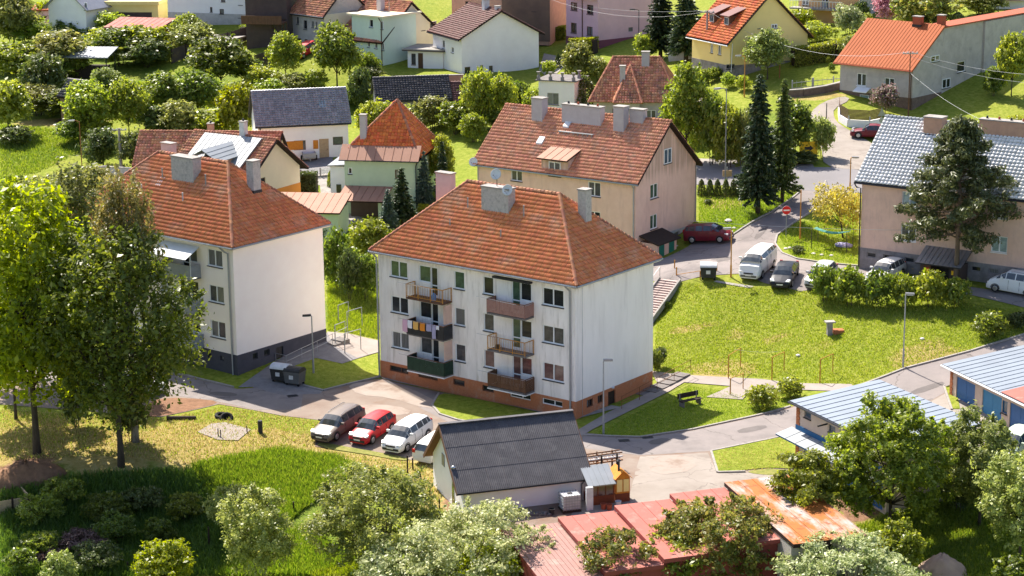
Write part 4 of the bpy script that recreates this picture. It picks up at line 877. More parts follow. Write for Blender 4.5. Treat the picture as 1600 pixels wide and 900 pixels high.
# --- the salmon block on the right
b = SB = Bld('apartment_house', 'salmon apartment house with pale grey tile roof and dark porch at the right', 'apartment house', 29.2, 173.2, 4.4, -.608, 24, 10.5, 7.7)
Z = lambda z: z - 4.4
for u in (3.62, 11.5, 16.5, 20.5):
    for z in (10.12, 7.34): b.win('F', u, u+1.36, Z(z), Z(z)+1.34, 2, glass=random.choice(['glass_dark','glass_pale','glass_grey']), sill='frame_white')
for u in (.62, 2.13, 4.05, 5.6, 9.88, 11.41, 13.2, 15): b.win('F', u, u+.84, Z(5.52), Z(5.96), 1, fm='plinth_grey', sill=None)
b.walls('plaster_salmon', Z(6.28), 'plinth_grey', 'x', 4.33)
b.gable(4.33, .35, .55, 'tile_concrete', .33, .36, 'roof_under_grey', capm='metal_white')
b.gutter([(-.55,-.4,b.H-.3),(b.L+.5,-.4,b.H-.3)], .08, 'metal_dark'); b.pipe([(-.5,-.4,b.H-.35),(-.4,-.2,b.H-.7),(-.06,-.1,b.H-.75),(-.06,-.1,-.3)], .06, 'metal_dark')
rt = lambda y: b.H + y*4.33/5.25 + .12
b.chimney(4.3, 4.6, 1.6, 1.1, rt(4.1)-.2, 12.6, 'chimney_tan', pots=0); b.chimney(10.8, 4.9, 5.2, .8, rt(4.5)-.2, 12.75, 'chimney_tan', pots=5)
px0, px1 = 6.2, 9.6
p = MB().box(px0, px0+.3, -1.7, -.002, -.4, 1.75).box(px1-.3, px1, -1.7, -.002, -.4, 1.75).box(px0+.302, px1-.302, -.3, -.002, -.4, 1.75).o('porch', M['house_dark'], b.e)
P = [(px0-.3,-2.1,1.75),(px1+.3,-2.1,1.75),(px1+.3,-.002,2.75),(px0-.3,-.002,2.75)]; MB().slab(P, .08).o('porch_roof', M['metal_dark'], p); b.panels([P], 'metal_grey', .4, .03, p)
MB().box(px0+.9, px1-.9, -.36, -.305, -.3, 1.7).o('door', M['plastic_black'], p); MB().box(px0+.31, px0+.9, -1.68, -1.62, -.3, 1.7).o('side_panel', M['wood_brown'], p); MB().box(px1-.9, px1-.31, -1.68, -1.62, -.3, 1.7).o('side_panel', M['plastic_black'], p)
MB().box(px0+.5, px0+.75, -1.7, -1.685, 1.0, 1.35).o('notice', M['sign_red'], p); MB().box(px1-.7, px1-.45, -1.7, -1.685, 1.0, 1.35).o('notice', M['sign_yellow'], p)
t = thing('plank', 'long pale plank lying in front of the porch of the salmon house', 'plank', G(1455,428), -.25); MB().box(-1.6,1.6,-.12,.12,.35,.42).box(-1.4,-1.3,-.1,.1,-.2,.349).box(1.3,1.4,-.1,.1,-.2,.349).o('board', M['wood_raw'], t)
# ------------------------------------------------------------------ houses up the slope
def hz(x, y): return float(H(x, y))
HG = 'houses up the slope'
# white house with the glittering tile roof
b = Bld('house', 'long white house with glittering grey tile roof and wooden band under the windows', 'house', -27.08, 225, 4.4, .21, 9.75, 6.78, 4.1, HG)
b.winpx('F', 459, 220, 478, 234, 1, fm='frame_brown', glass='glass_grey', sill=None)
b.winpx('F', 520, 214, 536, 226, 1, fm='frame_brown', glass='glass_dark', sill=None)
u0, z0 = b.px('F', 439, 231); u1, z1 = b.px('F', 497, 219)
b.door('F', u1+.1, u1+1.15, -.1, 2.2, 'wood_raw')
b.walls('house_white', None, None, 'x', 2.89)
MB().box(u0, u1-1.4-.6+.35, -.03, -.002, 1.15, 2.1).o('wood_cladding', M['wood_orange'], b.e); MB().box(u1-.55, u1, -.03, -.002, 1.15, 2.1).o('wood_cladding', M['wood_orange'], b.e)
b.gable(2.89, .4, .3, 'tile_glazed', .29, .32, 'roof_under_grey', capm='metal_grey'); b.gutter([(-.3,-.45,b.H-.3),(b.L+.3,-.45,b.H-.3)], .07, 'metal_dark'); b.pipe([(.25,-.1,b.H-.3),(.25,-.1,-.3)], .05, 'metal_dark')
rt = lambda y: b.H + y*2.89/3.39 + .12
MB().slab([(6.9,1.3,rt(1.3)+.1),(7.6,1.3,rt(1.3)+.1),(7.6,2.1,rt(2.1)+.1),(6.9,2.1,rt(2.1)+.1)], .1).o('roof_window', M['glass_blue'], b.e)
# green house with the pyramid roof
b = Bld('house', 'pale green house with steep red pyramid roof above terracotta metal skirts', 'house', -16.39, 206, 2.5, -.19, 7.17, 8.6, 5.6, HG)
b.winpx('F', 617, 265, 626, 279, 1, fm='frame_brown'); b.win('S', 2, 3.2, 3.4, 4.6, 2)
b.winpx('F', 545, 262, 549, 272, 1)
b.walls('house_green')
L, W, z = b.L, b.W, b.H; o = .45
ap = (L*.62, W/2, z+5.3); a,bb,c,d = (-o+.7,1.1,z+1.35),(L+o-.4,1.1,z+1.35),(L+o,W+o,z+.3),(-o,W+o,z+.3); br = (L+o,-.3,z+.35)
pl = [[(.5,1.0,z+1.3),(L-.2,1.0,z+1.3),ap],[(L+o,.2,z+.3),c,ap,(L-.2,1.0,z+1.3)],[c,d,ap],[d,(-o,.2,z+.3),(.5,1.0,z+1.3),ap]]
mb = MB()
for p in pl: mb.poly(p)
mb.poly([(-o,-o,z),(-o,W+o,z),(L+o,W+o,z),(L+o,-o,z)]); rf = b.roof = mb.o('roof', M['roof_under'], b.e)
roof_tiles(rf, pl, M['tile_bright'], .3, .38); ridge_caps(rf, [((.5,1,z+1.35),ap),((L-.2,1,z+1.35),ap),(c,ap)], M['ridge_clay'])
P = [(-o,-o,z+.05),(L+o,-o,z+.05),(L-.15,1.05,z+1.36),(.45,1.05,z+1.36)]; MB().slab(P, .1).o('skirt_roof', M['roof_under'], b.e); b.panels([[P[0],P[1],(L+o,1.05,z+1.36),(-o,1.05,z+1.36)]], 'metal_terracotta', .85, .03)
b.chimney(1.6, 1.7, .62, .62, z+1.2, z+4.2, 'chimney_lilac')
P = [(-.3,-2.6,2.0),(4.6,-2.6,2.0),(4.6,-.02,3.0),(.0,-.02,3.0)]; pr = MB().slab(P, .12).o('porch_roof', M['roof_under'], b.e); b.panels([P], 'metal_terracotta', .85, .03, pr)
MB().box(.4,.75,-2.3,-2.0,-1,1.95).box(3.9,4.25,-2.3,-2.0,-1,1.95).o('porch_post', M['house_green'], b.e); MB().box(.8,3.85,-1.0,-.9,-1,1.95).o('garage_door', M['house_dark'], b.e)
b.gutter([(-o,-o-.05,z+.02),(L+o,-o-.05,z+.02)], .06, 'metal_dark'); b.pipe([(L+.3,-.3,z),(L+.05,-.1,z-.5),(L+.05,-.1,-.5)], .05, 'metal_dark')
MB().box(-1.9,-.003,1.5,7,-1,4.6).o('side_wing', M['house_white'], b.e); MB().slab([(-2.1,1.2,4.75),(.0,1.2,4.9),(.0,7.2,5.0),(-2.1,7.2,4.85)], .12).o('wing_roof', M['metal_grey'], b.e)
MB().box(-1.3,-.8,1.44,1.498,1.2,2.8).o('wing_window', M['glass_dark'], b.e)
# green lean-to garage with terracotta sheet roof
p = G(497,342); b = Bld('shed', 'green shed with terracotta sheet roof beside the left apartment roof', 'shed', -20.9, 196.5, 2.6, -.15, 4.6, 4.5, 2.3)
b.walls('house_green'); P = [(-3.0,-.4,2.35),(b.L+.3,-.4,2.35),(b.L+.3,b.W+.3,3.2),(-3.0,b.W+.3,3.2)]; b.roof = MB().slab(P, .12).o('roof', M['roof_under'], b.e); b.panels([P], 'metal_terracotta', .8, .03)
# white house with brown roof
b = Bld('house', 'tall white house with brown tile roof and plain gable wall', 'house', -9.7, 269.4, 8.35, -1.13, 8.9, 10.6, 4.6, HG)
b.winpx('S', 726, 105, 735, 119, 1, fm='frame_brown'); b.winpx('S', 750, 102, 755, 111, 1, fm='frame_brown'); b.winpx('S', 764, 103, 770, 111, 1, fm='frame_brown'); b.winpx('F', 691, 62, 695, 76, 1); b.winpx('F', 705, 73, 709, 83, 1)
b.walls('house_white', None, None, 'x', 2.9); b.gable(2.9, .6, .5, 'tile_brown', .3, .36, capm='tile_brown')
b.gutter([(-.5,-.62,b.H-.35),(b.L+.5,-.62,b.H-.35)], .07, 'metal_dark')
b.chimney(5.3, 5.0, .8, .7, 6.7, 8.6, 'chimney_white', pots=1); b.chimney(8.0, 5.4, .6, .6, 6.8, 8.0, 'chimney_white')
q = G(660,112); a = Bld('annexe', 'low white flat roofed annexe with terrace in front of the brown roofed white house', 'annexe', -12.9, 267.9, 8.15, -.35, 4.8, 4.4, 2.5)
a.win('F', .5, 1.1, .6, 2.0, 1, fm='frame_brown'); a.door('F', 1.4, 2.1, 0, 2.1, 'frame_brown'); a.walls('house_white'); a.roof = MB().box(-.5, a.L+.3, -.5, a.W+.2, a.H+.0, a.H+.16).o('roof', M['concrete'], a.e); MB().box(-.55, a.L+.35, -.55, a.W+.25, a.H-.12, a.H-.002).o('fascia', M['house_dark'], a.e)
# mint and cream pair
b = Bld('house', 'mint green flat roofed house with small white windows', 'house', -20.1, 271.4, 8.4, -.72, 5.4, 6.2, 6.35, HG)
for r_ in ((577,30,583,43),(595,33,598,46),(574,63,578,74),(585,65,590,76),(596,67,600,79)): b.winpx('F', *r_, 1)
b.walls('house_mint'); MB().box(-.5,b.L+.6,-.5,b.W+.5,b.H,b.H+.2).o('roof', M['house_cream'], b.e); b.pipe([(b.L-.3,-.35,b.H),(b.L-.1,-.08,b.H-.6),(b.L-.1,-.08,-.3)], .06, 'frame_brown')
MB().tube([(3.8,3,b.H+.2),(3.8,3,b.H+2.4)], [.04,.04], 5).o('vent_pipe', M['metal_grey'], b.e)
b = Bld('house', 'cream house with steep red tile gable roof joined to the mint house', 'house', -15.9, 268.4, 8.3, .9, 10.6, 7.8, 3.65, HG)
b.winpx('F', 658, 36, 664, 47, 2); b.winpx('F', 653, 72, 657, 82, 2); b.winpx('F', 673, 70, 683, 78, 2); b.winpx('F', 671, 34, 682, 50, 1, fm='house_cream', glass='glass_grey', cut=False)
b.walls('house_cream', None, None, 'y', 4.05); b.gable(4.05, .7, .35, 'tile_rust', .3, .36, axis='y'); b.chimney(3.6, 3.6, .8, .7, 5.8, 9.0, 'chimney_lilac'); b.pipe([(.1,-.1,3.3),(.1,-.1,-.3)], .06, 'frame_brown')
# grey and cream house, upper left
b = Bld('house', 'grey rendered house with weathered pink tile roof and cream gable beside the round tree', 'house', -28.2, 276.6, 9.65, -.81, 6.6, 7.2, 5.05, HG)
for r_ in ((463,26,467,38),(474,31,480,46),(487,33,491,43),(493,34,496,44),(461,59,471,73),(476,61,481,71)): b.winpx('F', *r_, 1, fm='frame_brown' if r_[1] > 55 else 'plinth_grey')
b.winpx('S', 545, 2, 556, 16, 1, fm='frame_brown'); b.winpx('S', 560, 2, 575, 14, 1, fm='frame_brown'); b.winpx('S', 546, 36, 551, 46, 1, fm='frame_brown')
b.walls('house_grey', None, None, 'x', 3.4); MB().box(b.L+.002,b.L+.05,-.02,b.W+.02,-1,b.H).o('cream_gable', M['house_cream'], b.e); b.gable(3.4, .45, .35, 'tile_rust', .3, .36); b.gutter([(-.3,-.5,b.H-.3),(b.L+.3,-.5,b.H-.3)], .07)
# pink house
b = Bld('house', 'pink house with magenta base and paired front windows between white house and spruces', 'house', 7.35, 273.5, 10.1, -.92, 6.4, 11, 9.9, HG)
for r_ in ((892,3,902,17),(917,7,927,23),(892,35,901,52),(917,41,926,56)): b.winpx('F', *r_, 2, fm='frame_brown')
b.winpx('S', 982, 43, 989, 49, 1, fm='plinth_grey', sill=None)
b.walls('house_pink', 1.35, 'house_magenta'); b.pipe([(b.L*.52,-.06,9),(b.L*.52,-.06,.2)], .06, 'frame_brown'); MB().box(-.3,b.L+.3,-.3,b.W+.3,b.H,b.H+.2).o('roof', M['metal_grey'], b.e); MB().slab([(1,-1.2,6.65),(b.L,-1.2,6.65),(b.L,-.01,6.9),(1,-.01,6.9)],.1).o('canopy', M['paint_white'], b.e)
# yellow house
b = Bld('house', 'yellow house with bright red tile roof and two small dormers', 'house', 21.1, 244.5, 11.5, -1.1, 8.0, 10.5, 3.9, HG)
for r_ in ((1110,68,1114,83),(1122,70,1127,86)): b.winpx('F', *r_, 2)
b.winpx('S', 1184, 28, 1191, 44, 2); b.winpx('S', 1205, 38, 1214, 44, 2, cut=False); b.winpx('S', 1135, 101, 1148, 107, 1, fm='plinth_grey')
b.walls('house_yellow', 1.0, 'plinth_grey', 'y', 0); 
L, W, z = b.L, b.W, b.H; hr = 4.9
for x in (0, L): MB().poly([(x,0,z),(x,W,z),(x,W/2,z+hr)]).o('gable_wall', M['house_yellow'], b.e)
b.gable(hr, .55, .4, 'tile_bright', .3, .36); b.gutter([(-.4,-.6,z-.6),(L+.4,-.6,z-.6)], .07, 'paint_white')
k = hr/(W/2)
for x in (2.3, 5.4):
    y0 = 1.2; d_ = MB().box(x-.6,x+.6,y0,y0+2.0,z+.4,z+y0*k+1.25).o('dormer', M['wood_brown'], b.e); MB().slab([(x-.95,y0-.35,z+y0*k+1.3),(x+.95,y0-.35,z+y0*k+1.3),(x+.95,y0+2.6,z+y0*k+2.3),(x-.95,y0+2.6,z+y0*k+2.3)],.1).o('dormer_roof', M['tile_brown'], d_)
    MB().box(x-.4,x+.4,y0-.05,y0-.003,z+y0*k+.25,z+y0*k+1.1).o('dormer_window', M['frame_white'], d_); MB().box(x-.33,x-.03,y0-.07,y0-.051,z+y0*k+.32,z+y0*k+1.03).box(x+.03,x+.33,y0-.07,y0-.051,z+y0*k+.32,z+y0*k+1.03).o('dormer_pane', M['glass_blue'], d_)
b.pipe([(L+.05,.3,z-.4),(L+.08,.15,.3)], .05, 'paint_white')
# orange roofed grey house with the long blind wall
b = Bld('house', 'grey house with bright orange ribbed metal roof and stone base', 'house', 35.7, 228, 9.1, -.76, 9.2, 5.6, 5.2, HG)
for r_ in ((1339,114,1353,135),(1382,121,1397,137)): b.winpx('F', *r_, 2, glass='glass_dark', sill='frame_white')
b.winpx('F', 1343, 147, 1358, 160, 1, glass='glass_pale')
for r_ in ((1454,88,1467,95),(1472,124,1484,136),):  b.winpx('S', *r_, 2, cut=False)
b.walls('house_grey', 2.0, 'stone_brown', None)
L, W, z = b.L, b.W, b.H; hr = 3.9; MB().poly([(L,0,z),(L,W,z),(L,W,z+hr)]).o('gable_wall', M['house_grey'], b.e); MB().poly([(0,W,z),(0,0,z),(0,W,z+hr)]).o('gable_wall', M['house_grey'], b.e)
P = [(-.5,-.6,z-.2),(L+.3,-.6,z-.2),(L+.3,W,z+hr+.1),(-.5,W,z+hr+.1)]; b.roof = MB().slab(P,.14).o('roof', M['metal_orange'], b.e); b.panels([P], 'metal_orange', .42, .025)
b.gutter([(-.5,-.68,z-.28),(L+.3,-.68,z-.28)], .07, 'chimney_brick'); b.pipe([(L-.2,-.5,z-.3),(L-.15,-.1,z-.8),(L-.15,-.1,-.5)], .06, 'frame_brown')
b.chimney(6.2, W-.3, 1.0, .6, z+hr-.3, z+hr+.75, 'chimney_brick'); b.chimney(L-.6, W+.5, .7, .7, z+hr-.3, z+hr+1.0, 'chimney_brick')
MB().slab([(2.3,-.9,2.2),(4.0,-.9,2.2),(4.0,-.02,2.6),(2.3,-.02,2.6)],.08).o('door_canopy', M['paint_white'], b.e)
# long blind wall joined behind
e = b.e.matrix_basis; q = e @ Vector((7.2, 5.62, 0))
w_ = Bld('house', 'long blind grey rendered wall of the house joined behind the orange roof', 'house', q.x, q.y, 9.1, -.76, 2.0, 22, 8.9, HG)
for r_ in ((1496,97,1508,111),(1473,124,1484,136),(1516,121,1521,133),(1496,138,1504,147),(1472,157,1480,163)): w_.winpx('S', *r_, 1)
w_.walls('house_grey'); MB().box(-.2,w_.L+.3,-.0,w_.W+.2,w_.H+.002,w_.H+.14).o('roof', M['chimney_brick'], w_.e); MB().box(w_.L+.0021,w_.L+.25,8,16.9,-2,w_.H-.1).o('buttress', M['house_grey'], w_.e)
# red hipped house in the middle
b = Bld('house', 'low house with many sided red hipped tile roof between garden trees', 'house', 9.1, 230, 6.75, -.12, 8.9, 8.6, 3.0, HG)
b.winpx('F', 958, 170, 962, 183, 1, fm='frame_brown'); b.winpx('F', 1010, 172, 1025, 187, 2)
b.walls('house_grey'); b.hip(4.3, .5, 1.9, 'tile_rust', .3, .37)
L, W, z = b.L, b.W, b.H; x0, x1 = 2.3, 5.4; y0 = -1.3
MB().box(x0+.3,x1-.3,y0+.4,-.003,-2,z).o('bay', M['house_grey'], b.e); MB().box(x0+.8,x0+1.5,y0+.36,y0+.399,.8,2.2).o('bay_window', M['glass_dark'], b.e)
r_ = (3.85, 3.2, z+3.6); pl = [[(x0,y0,z+.05),(x1,y0,z+.05),r_],[(x1,y0,z+.05),(x1,1.4,z+.95),r_],[(x0,1.4,z+.95),(x0,y0,z+.05),r_]]; mb = MB()
for p in pl: mb.poly(p)
o_ = mb.o('bay_roof', M['roof_under'], b.e); roof_tiles(o_, pl, M['tile_rust'], .3, .37); ridge_caps(o_, [((x0,y0,z+.08),r_),((x1,y0,z+.08),r_)], M['ridge_clay'])
b.chimney(3.1, 1.6, .6, .6, z+1.2, z+3.7, 'chimney_lilac'); b.chimney(5.5, 3.6, .85, .7, z+3.0, z+5.0, 'chimney_lilac')
# slate shed
b = Bld('barn', 'low barn with dark slate tile roof and ivy on its left end', 'barn', -15.26, 243, 5.7, .15, 8.33, 6, 2.5)
b.walls('house_grey', None, None, 'x', 1.94); b.gable(1.94, .4, .3, 'tile_slate', .32, .38, 'roof_under_grey', capm='tile_slate')
b = Bld('barn', 'small brown tiled barn joined to the slate barn on its right', 'barn', -6.6, 244.2, 5.8, .15, 3.2, 5, 2.0); b.walls('house_dark', None, None, 'x', 1.6); b.gable(1.6, .3, .1, 'tile_brown', .3, .38, capm='tile_brown')
b = Bld('wall', 'tan garden wall with coping behind the slate barn', 'wall', -13.5, 250.5, 7.5, .12, 8, .3, 2.2); b.walls('chimney_tan'); MB().box(-.1,8.1,-.1,.4,2.202,2.3).o('coping', M['concrete'], b.e)
# dark block and court, upper left
b = Bld('house', 'dark brown timber clad house in shade at the top left', 'house', -34.2, 276, 10.4, -.2, 5.6, 8, 8.5, HG)
for r_ in ((424,28,432,46),(438,30,448,48)): b.winpx('F', *r_, 2, fm='frame_brown')
b.walls('house_dark'); MB().box(-.3,b.L+.3,-.4,b.W+.3,b.H,b.H+.2).o('roof', M['metal_dark'], b.e); MB().box(.2,b.L,-2.5,-.01,3.0,3.2).box(.2,b.L,-2.5,-2.42,3.2,4.1).o('terrace', M['wood_brown'], b.e)
b = Bld('house', 'pale grey house with small cellar windows and entrance steps at the top left', 'house', -46.5, 290, 10.6, -.35, 9.5, 9, 8, HG)
for r_ in ((328,11,332,19),(343,14,350,22),(372,19,378,28),(388,24,393,33),(345,-8,352,3),(372,-4,379,8),(389,-2,395,11)): b.winpx('F', *r_, 1, fm='frame_brown')
b.walls('house_white', 2.6, 'stone_pale'); MB().box(-.3,b.L+.3,-.3,b.W+.3,b.H,b.H+.3).o('roof', M['metal_grey'], b.e)
for k_ in range(5): MB().box(4.6+.35*k_,6.4,-2.2,-.02,-1,.25*k_+.1).o('step', M['concrete'], b.e)
b = Bld('garage', 'orange and brown flat roofed garage at the top left edge', 'garage', -55.5, 292, 10.8, -.1, 7.5, 5, 3.2); b.door('F', .8, 6.6, -.2, 2.2, 'house_dark'); b.walls('house_yellow'); MB().box(-.2,b.L+.2,-.3,b.W,b.H,b.H+.5).o('roof', M['house_yellow'], b.e)
# sheds of the upper left gardens
p = G(178,46); b = Bld('shed', 'long shed with red sheet roof and brown boarded front', 'shed', -53.5, 282.5, 9.2, -.28, 7.6, 4.5, 2.9); b.door('F', 4.6, 6.2, -.2, 1.8, 'wood_brown'); b.walls('wood_shed', 1.3, 'house_white'); P = [(-.3,-.5,2.95),(b.L+.3,-.5,2.95),(b.L+.3,b.W+.3,3.7),(-.3,b.W+.3,3.7)]; b.roof = MB().slab(P,.12).o('roof', M['metal_red'], b.e); b.panels([P], 'metal_red', .8, .02)
b = Bld('shelter', 'open garden shelter with grey ribbed sheet roof', 'shelter', -56.5, 268.5, 7.6, -.15, 5.6, 3.6, 2.5)
MB().box(.1,.2,.1,.2,-1,2.5).box(b.L-.2,b.L-.1,.1,.2,-1,2.5).box(.1,.2,b.W-.2,b.W-.1,-1,2.5).box(b.L-.2,b.L-.1,b.W-.2,b.W-.1,-1,2.5).o('posts', M['metal_dark'], b.e); P = [(-.3,-.4,2.5),(b.L+.3,-.4,2.5),(b.L+.3,b.W+.3,3.3),(-.3,b.W+.3,3.3)]; b.roof = MB().slab(P,.1).o('roof', M['metal_grey'], b.e); b.panels([P], 'metal_white', .5, .03); MB().box(.8,b.L-.8,1.4,3.4,-1,1.1).o('woodpile', M['wood_dark'], b.e)
b = Bld('house', 'white gabled house with grey sheet roof at the top left', 'house', -63, 291, 10.2, -.5, 6.5, 7, 4.0, HG); b.winpx('F', 131, 4, 136, 16, 1); b.walls('house_white', None, None, 'y', 2.6); b.gable(2.6, .6, .5, 'metal_white', tiles=False, under='metal_grey', axis='y')
b = Bld('house', 'sliver of a pink house with red roof edge at the top left', 'house', -68, 297, 10.6, -.2, 5, 6, 2.2, HG); b.walls('house_pink'); MB().box(-.3,b.L+.3,-.3,b.W+.3,b.H,b.H+.2).o('roof', M['chimney_brick'], b.e)
b = Bld('shed', 'small brick garden shed with weathered tile roof among the fruit trees', 'shed', -50.3, 246.5, 5.6, .9, 3.2, 3.6, 2.7); b.walls('shed_brick', None, None, 'y', 1.5); b.gable(1.5, .3, .25, 'tile_slate', .3, .36, axis='y', capm='concrete')
b = Bld('shed', 'flat roofed tan shed near the entrance steps at the top left', 'shed', -40.2, 276.5, 8.9, -.35, 4.2, 3.6, 2.2); b.walls('house_grey'); MB().box(-.4,b.L+.4,-.4,b.W+.3,b.H,b.H+.18).o('roof', M['concrete'], b.e)
# houses behind the left apartment house
b = Bld('house', 'house with pale sheet metal roof and bright orange lower wall behind the left apartment house', 'house', -33.5, 207.5, 3.3, -.55, 9.2, 8.5, 3.6, HG)
b.win('S', 2.2, 2.9, 2.2, 3.3, 1, fm='frame_brown'); b.walls('house_cream', 1.8, 'house_orange', 'x', 3.2); b.gable(3.2, .6, .7, 'tile_rust', .3, .36)
P = [(1.0,-1.6,3.2),(8.2,-1.6,3.2),(8.2,3.9,6.75),(1.0,3.9,6.75)]; b.roof = MB().slab([(p[0],p[1],p[2]+.15) for p in P],.12).o('metal_roof', M['metal_grey'], b.e); b.panels([[(p[0],p[1],p[2]+.16) for p in P]], 'metal_white', .6, .03)
dm = MB().box(3.2,6.6,-1.2,2.6,2.5,5.2).o('dormer', M['chimney_tan'], b.e); b.panels([[(2.9,-1.5,5.25),(4.95,-1.5,6.3),(4.95,3.4,6.5),(2.9,3.4,5.4)],[(4.95,-1.5,6.3),(7.0,-1.5,5.25),(7.0,3.4,5.4),(4.95,3.4,6.5)]], 'metal_white', .6, .03, dm)
b.chimney(5.6, 4.3, .6, .6, 6.4, 8.3, 'chimney_white', pots=1)
b = Bld('house', 'house with glossy red tile roof and yellow flowers in front behind the left apartment house', 'house', -38.5, 214.5, 3.4, -.1, 14.5, 6.4, 3.0, HG); b.walls('house_cream', None, None, 'x', 2.6); b.gable(2.6, .4, .3, 'tile_rust', .3, .37); b.chimney(7.3, 3.0, .6, .6, 4.8, 6.6, 'chimney_tan', pots=1)
# top edge
b = Bld('house', 'brown rendered house at the top edge behind the white gable', 'house', -7.5, 279, 12.6, -.35, 13.5, 9, 8, HG)
for r_ in ((727,2,736,14),(752,2,765,14),(831,10,838,18)): b.winpx('F', *r_, 1, fm='frame_brown')
b.walls('chimney_tan'); MB().box(7,13.6,-.06,-.003,-2,8).o('brown_wall', M['house_brown'], b.e); MB().box(-.3,b.L+.3,-.3,b.W,b.H,b.H+.2).o('roof', M['metal_dark'], b.e)
b = Bld('house', 'house with white railed balcony and orange front at the top right', 'house', 36.2, 266, 13.9, -.5, 8.0, 9, 6.5, HG)
for r_ in ((1254,-8,1264,8),(1284,-6,1294,13)): b.winpx('F', *r_, 2)
b.walls('house_orange_pale'); MB().box(b.L+.003,b.L+.06,-.02,b.W,-2,b.H).o('gable_wall', M['house_grey'], b.e); MB().box(-.3,b.L+.3,-.3,b.W,b.H,b.H+.2).o('roof', M['tile_brown'], b.e)
s_ = MB().box(-.6,6.2,-1.5,-.005,1.7,1.9).o('balcony', M['concrete'], b.e); mb = MB().box(-.6,6.2,-1.5,-1.44,2.75,2.82)
for k_ in range(18): mb.box(-.58+k_*.4,-.54+k_*.4,-1.49,-1.45,1.901,2.749)
mb.o('railing', M['paint_white'], s_)
b = Bld('house', 'corner of a white house with pale sheet roof at the top right edge', 'house', 56.5, 262, 14.5, -.3, 7, 8, 2.5, HG); b.walls('house_white'); MB().box(2.2,7,-.06,-.003,-2,1.2).o('red_panel', M['house_pink'], b.e); P = [(-.5,-.8,2.5),(b.L+.5,-.8,2.5),(b.L+.5,4,5.5),(-.5,4,5.5)]; b.roof = MB().slab(P,.12).o('roof', M['metal_pink'], b.e); b.panels([P], 'metal_white', .6, .02)
# modern white block with urns
b = Bld('house', 'small flat roofed white house with dark urns along its roof edge', 'house', 3.2, 234.5, 6.9, -.35, 4.2, 4.4, 4.6, HG); b.winpx('F', 855, 145, 873, 164, 2, fm='metal_grey'); b.walls('house_white'); MB().box(-.3,b.L+.3,-.3,b.W,b.H,b.H+.12).o('roof', M['concrete_dark'], b.e)
for x, y in ((.0,0),(1.4,0),(2.8,0),(4.1,0),(4.1,2.0)):
    MB().box(x-.16,x+.16,y-.16,y+.16,b.H+.12,b.H+.5).lathe([(.14,.5),(.1,.6),(.22,.95),(.26,1.0),(.2,1.0)], 8, (x,y,b.H)).o('urn', M['plinth_grey'], b.e)

# ------------------------------------------------------------------ garages and sheds in front
b = GA = Bld('garage', 'white garage building with black corrugated roof and steel flue', 'garage', -3.24, 127.5, -.4, .30, 8.07, 7.26, 1.98)
mb = MB(); b.walls('house_white', None, None, 'x', 2.95)
k = 2.95/3.63; L, W, z = b.L, b.W, b.H; o = .45; og = .55
for P, in (([(-og,-o,z-o*k),(L+og,-o,z-o*k),(L+og,W/2,z+2.95),(-og,W/2,z+2.95)],),([(L+og,W+o,z-o*k),(-og,W+o,z-o*k),(-og,W/2,z+2.95),(L+og,W/2,z+2.95)],)):
    P = [Vector((p[0],p[1],p[2]+.1)) for p in P]; rf = MB().slab(P, .14).o('roof', M['wood_brown'], b.e)
    e = (P[1]-P[0]); Ln = e.length; e.normalize(); up = P[3]-P[0]; Wd = up.length; up.normalize(); nr = e.cross(up)
    for row in range(3):                               # three overlapping courses of corrugated sheets, 8 sheets in each
        for c_ in range(8):
            mb = MB(); x0 = Ln*c_/8 + .004; x1 = Ln*(c_+1)/8 - .004; v0 = Wd*row/3 - (.06 if row else 0); v1 = Wd*(row+1)/3 - .004; n = 18
            for i in range(n+1):
                x = x0 + (x1-x0)*i/n; h = .028*(i % 2) ; mb.v.append(tuple(P[0]+e*x+up*v0+nr*(h+.026))); mb.v.append(tuple(P[0]+e*x+up*v1+nr*(h+.012)))
            for i in range(n): mb.f.append((2*i,2*i+2,2*i+3,2*i+1))
            mb.o('corrugated_sheet', M['sheet_black'], rf)
MB().beam((-og,W/2,z+3.12),(L+og,W/2,z+3.12),.35,.06).o('ridge_cap', M['sheet_black'], b.e)
for x in (-og+.02, L+og-.02): MB().beam((x,-o,z-o*k),(x,W/2,z+2.95),.06,.22).beam((x,W+o,z-o*k),(x,W/2,z+2.95),.06,.22).o('barge_board', M['wood_brown'], b.e)
b.gutter([(-og,-o-.06,z-.3),(L+og,-o-.06,z-.3)], .06, 'metal_dark'); b.pipe([(L+.3,-.5,z-.32),(L-.1,-.35,z-.5),(L-.15,-.1,z-.7),(L-.15,-.1,-.4)], .06, 'metal_grey')
MB().tube([(-.35,1.0,.5),(-.35,1.0,2.9)], [.11,.11], 9).lathe([(.12,0),(.17,.03),(.17,.12),(.02,.2)], 9, (-.35,1.0,2.9)).tube([(-.35,1.0,.55),(.05,1.0,.55)], [.11,.11], 9).o('flue', M['flue_steel'], b.e, smooth=True)
MB().box(-.05,-.003,4.3,4.9,1.9,2.7).o('gable_vent', M['metal_grey'], b.e)
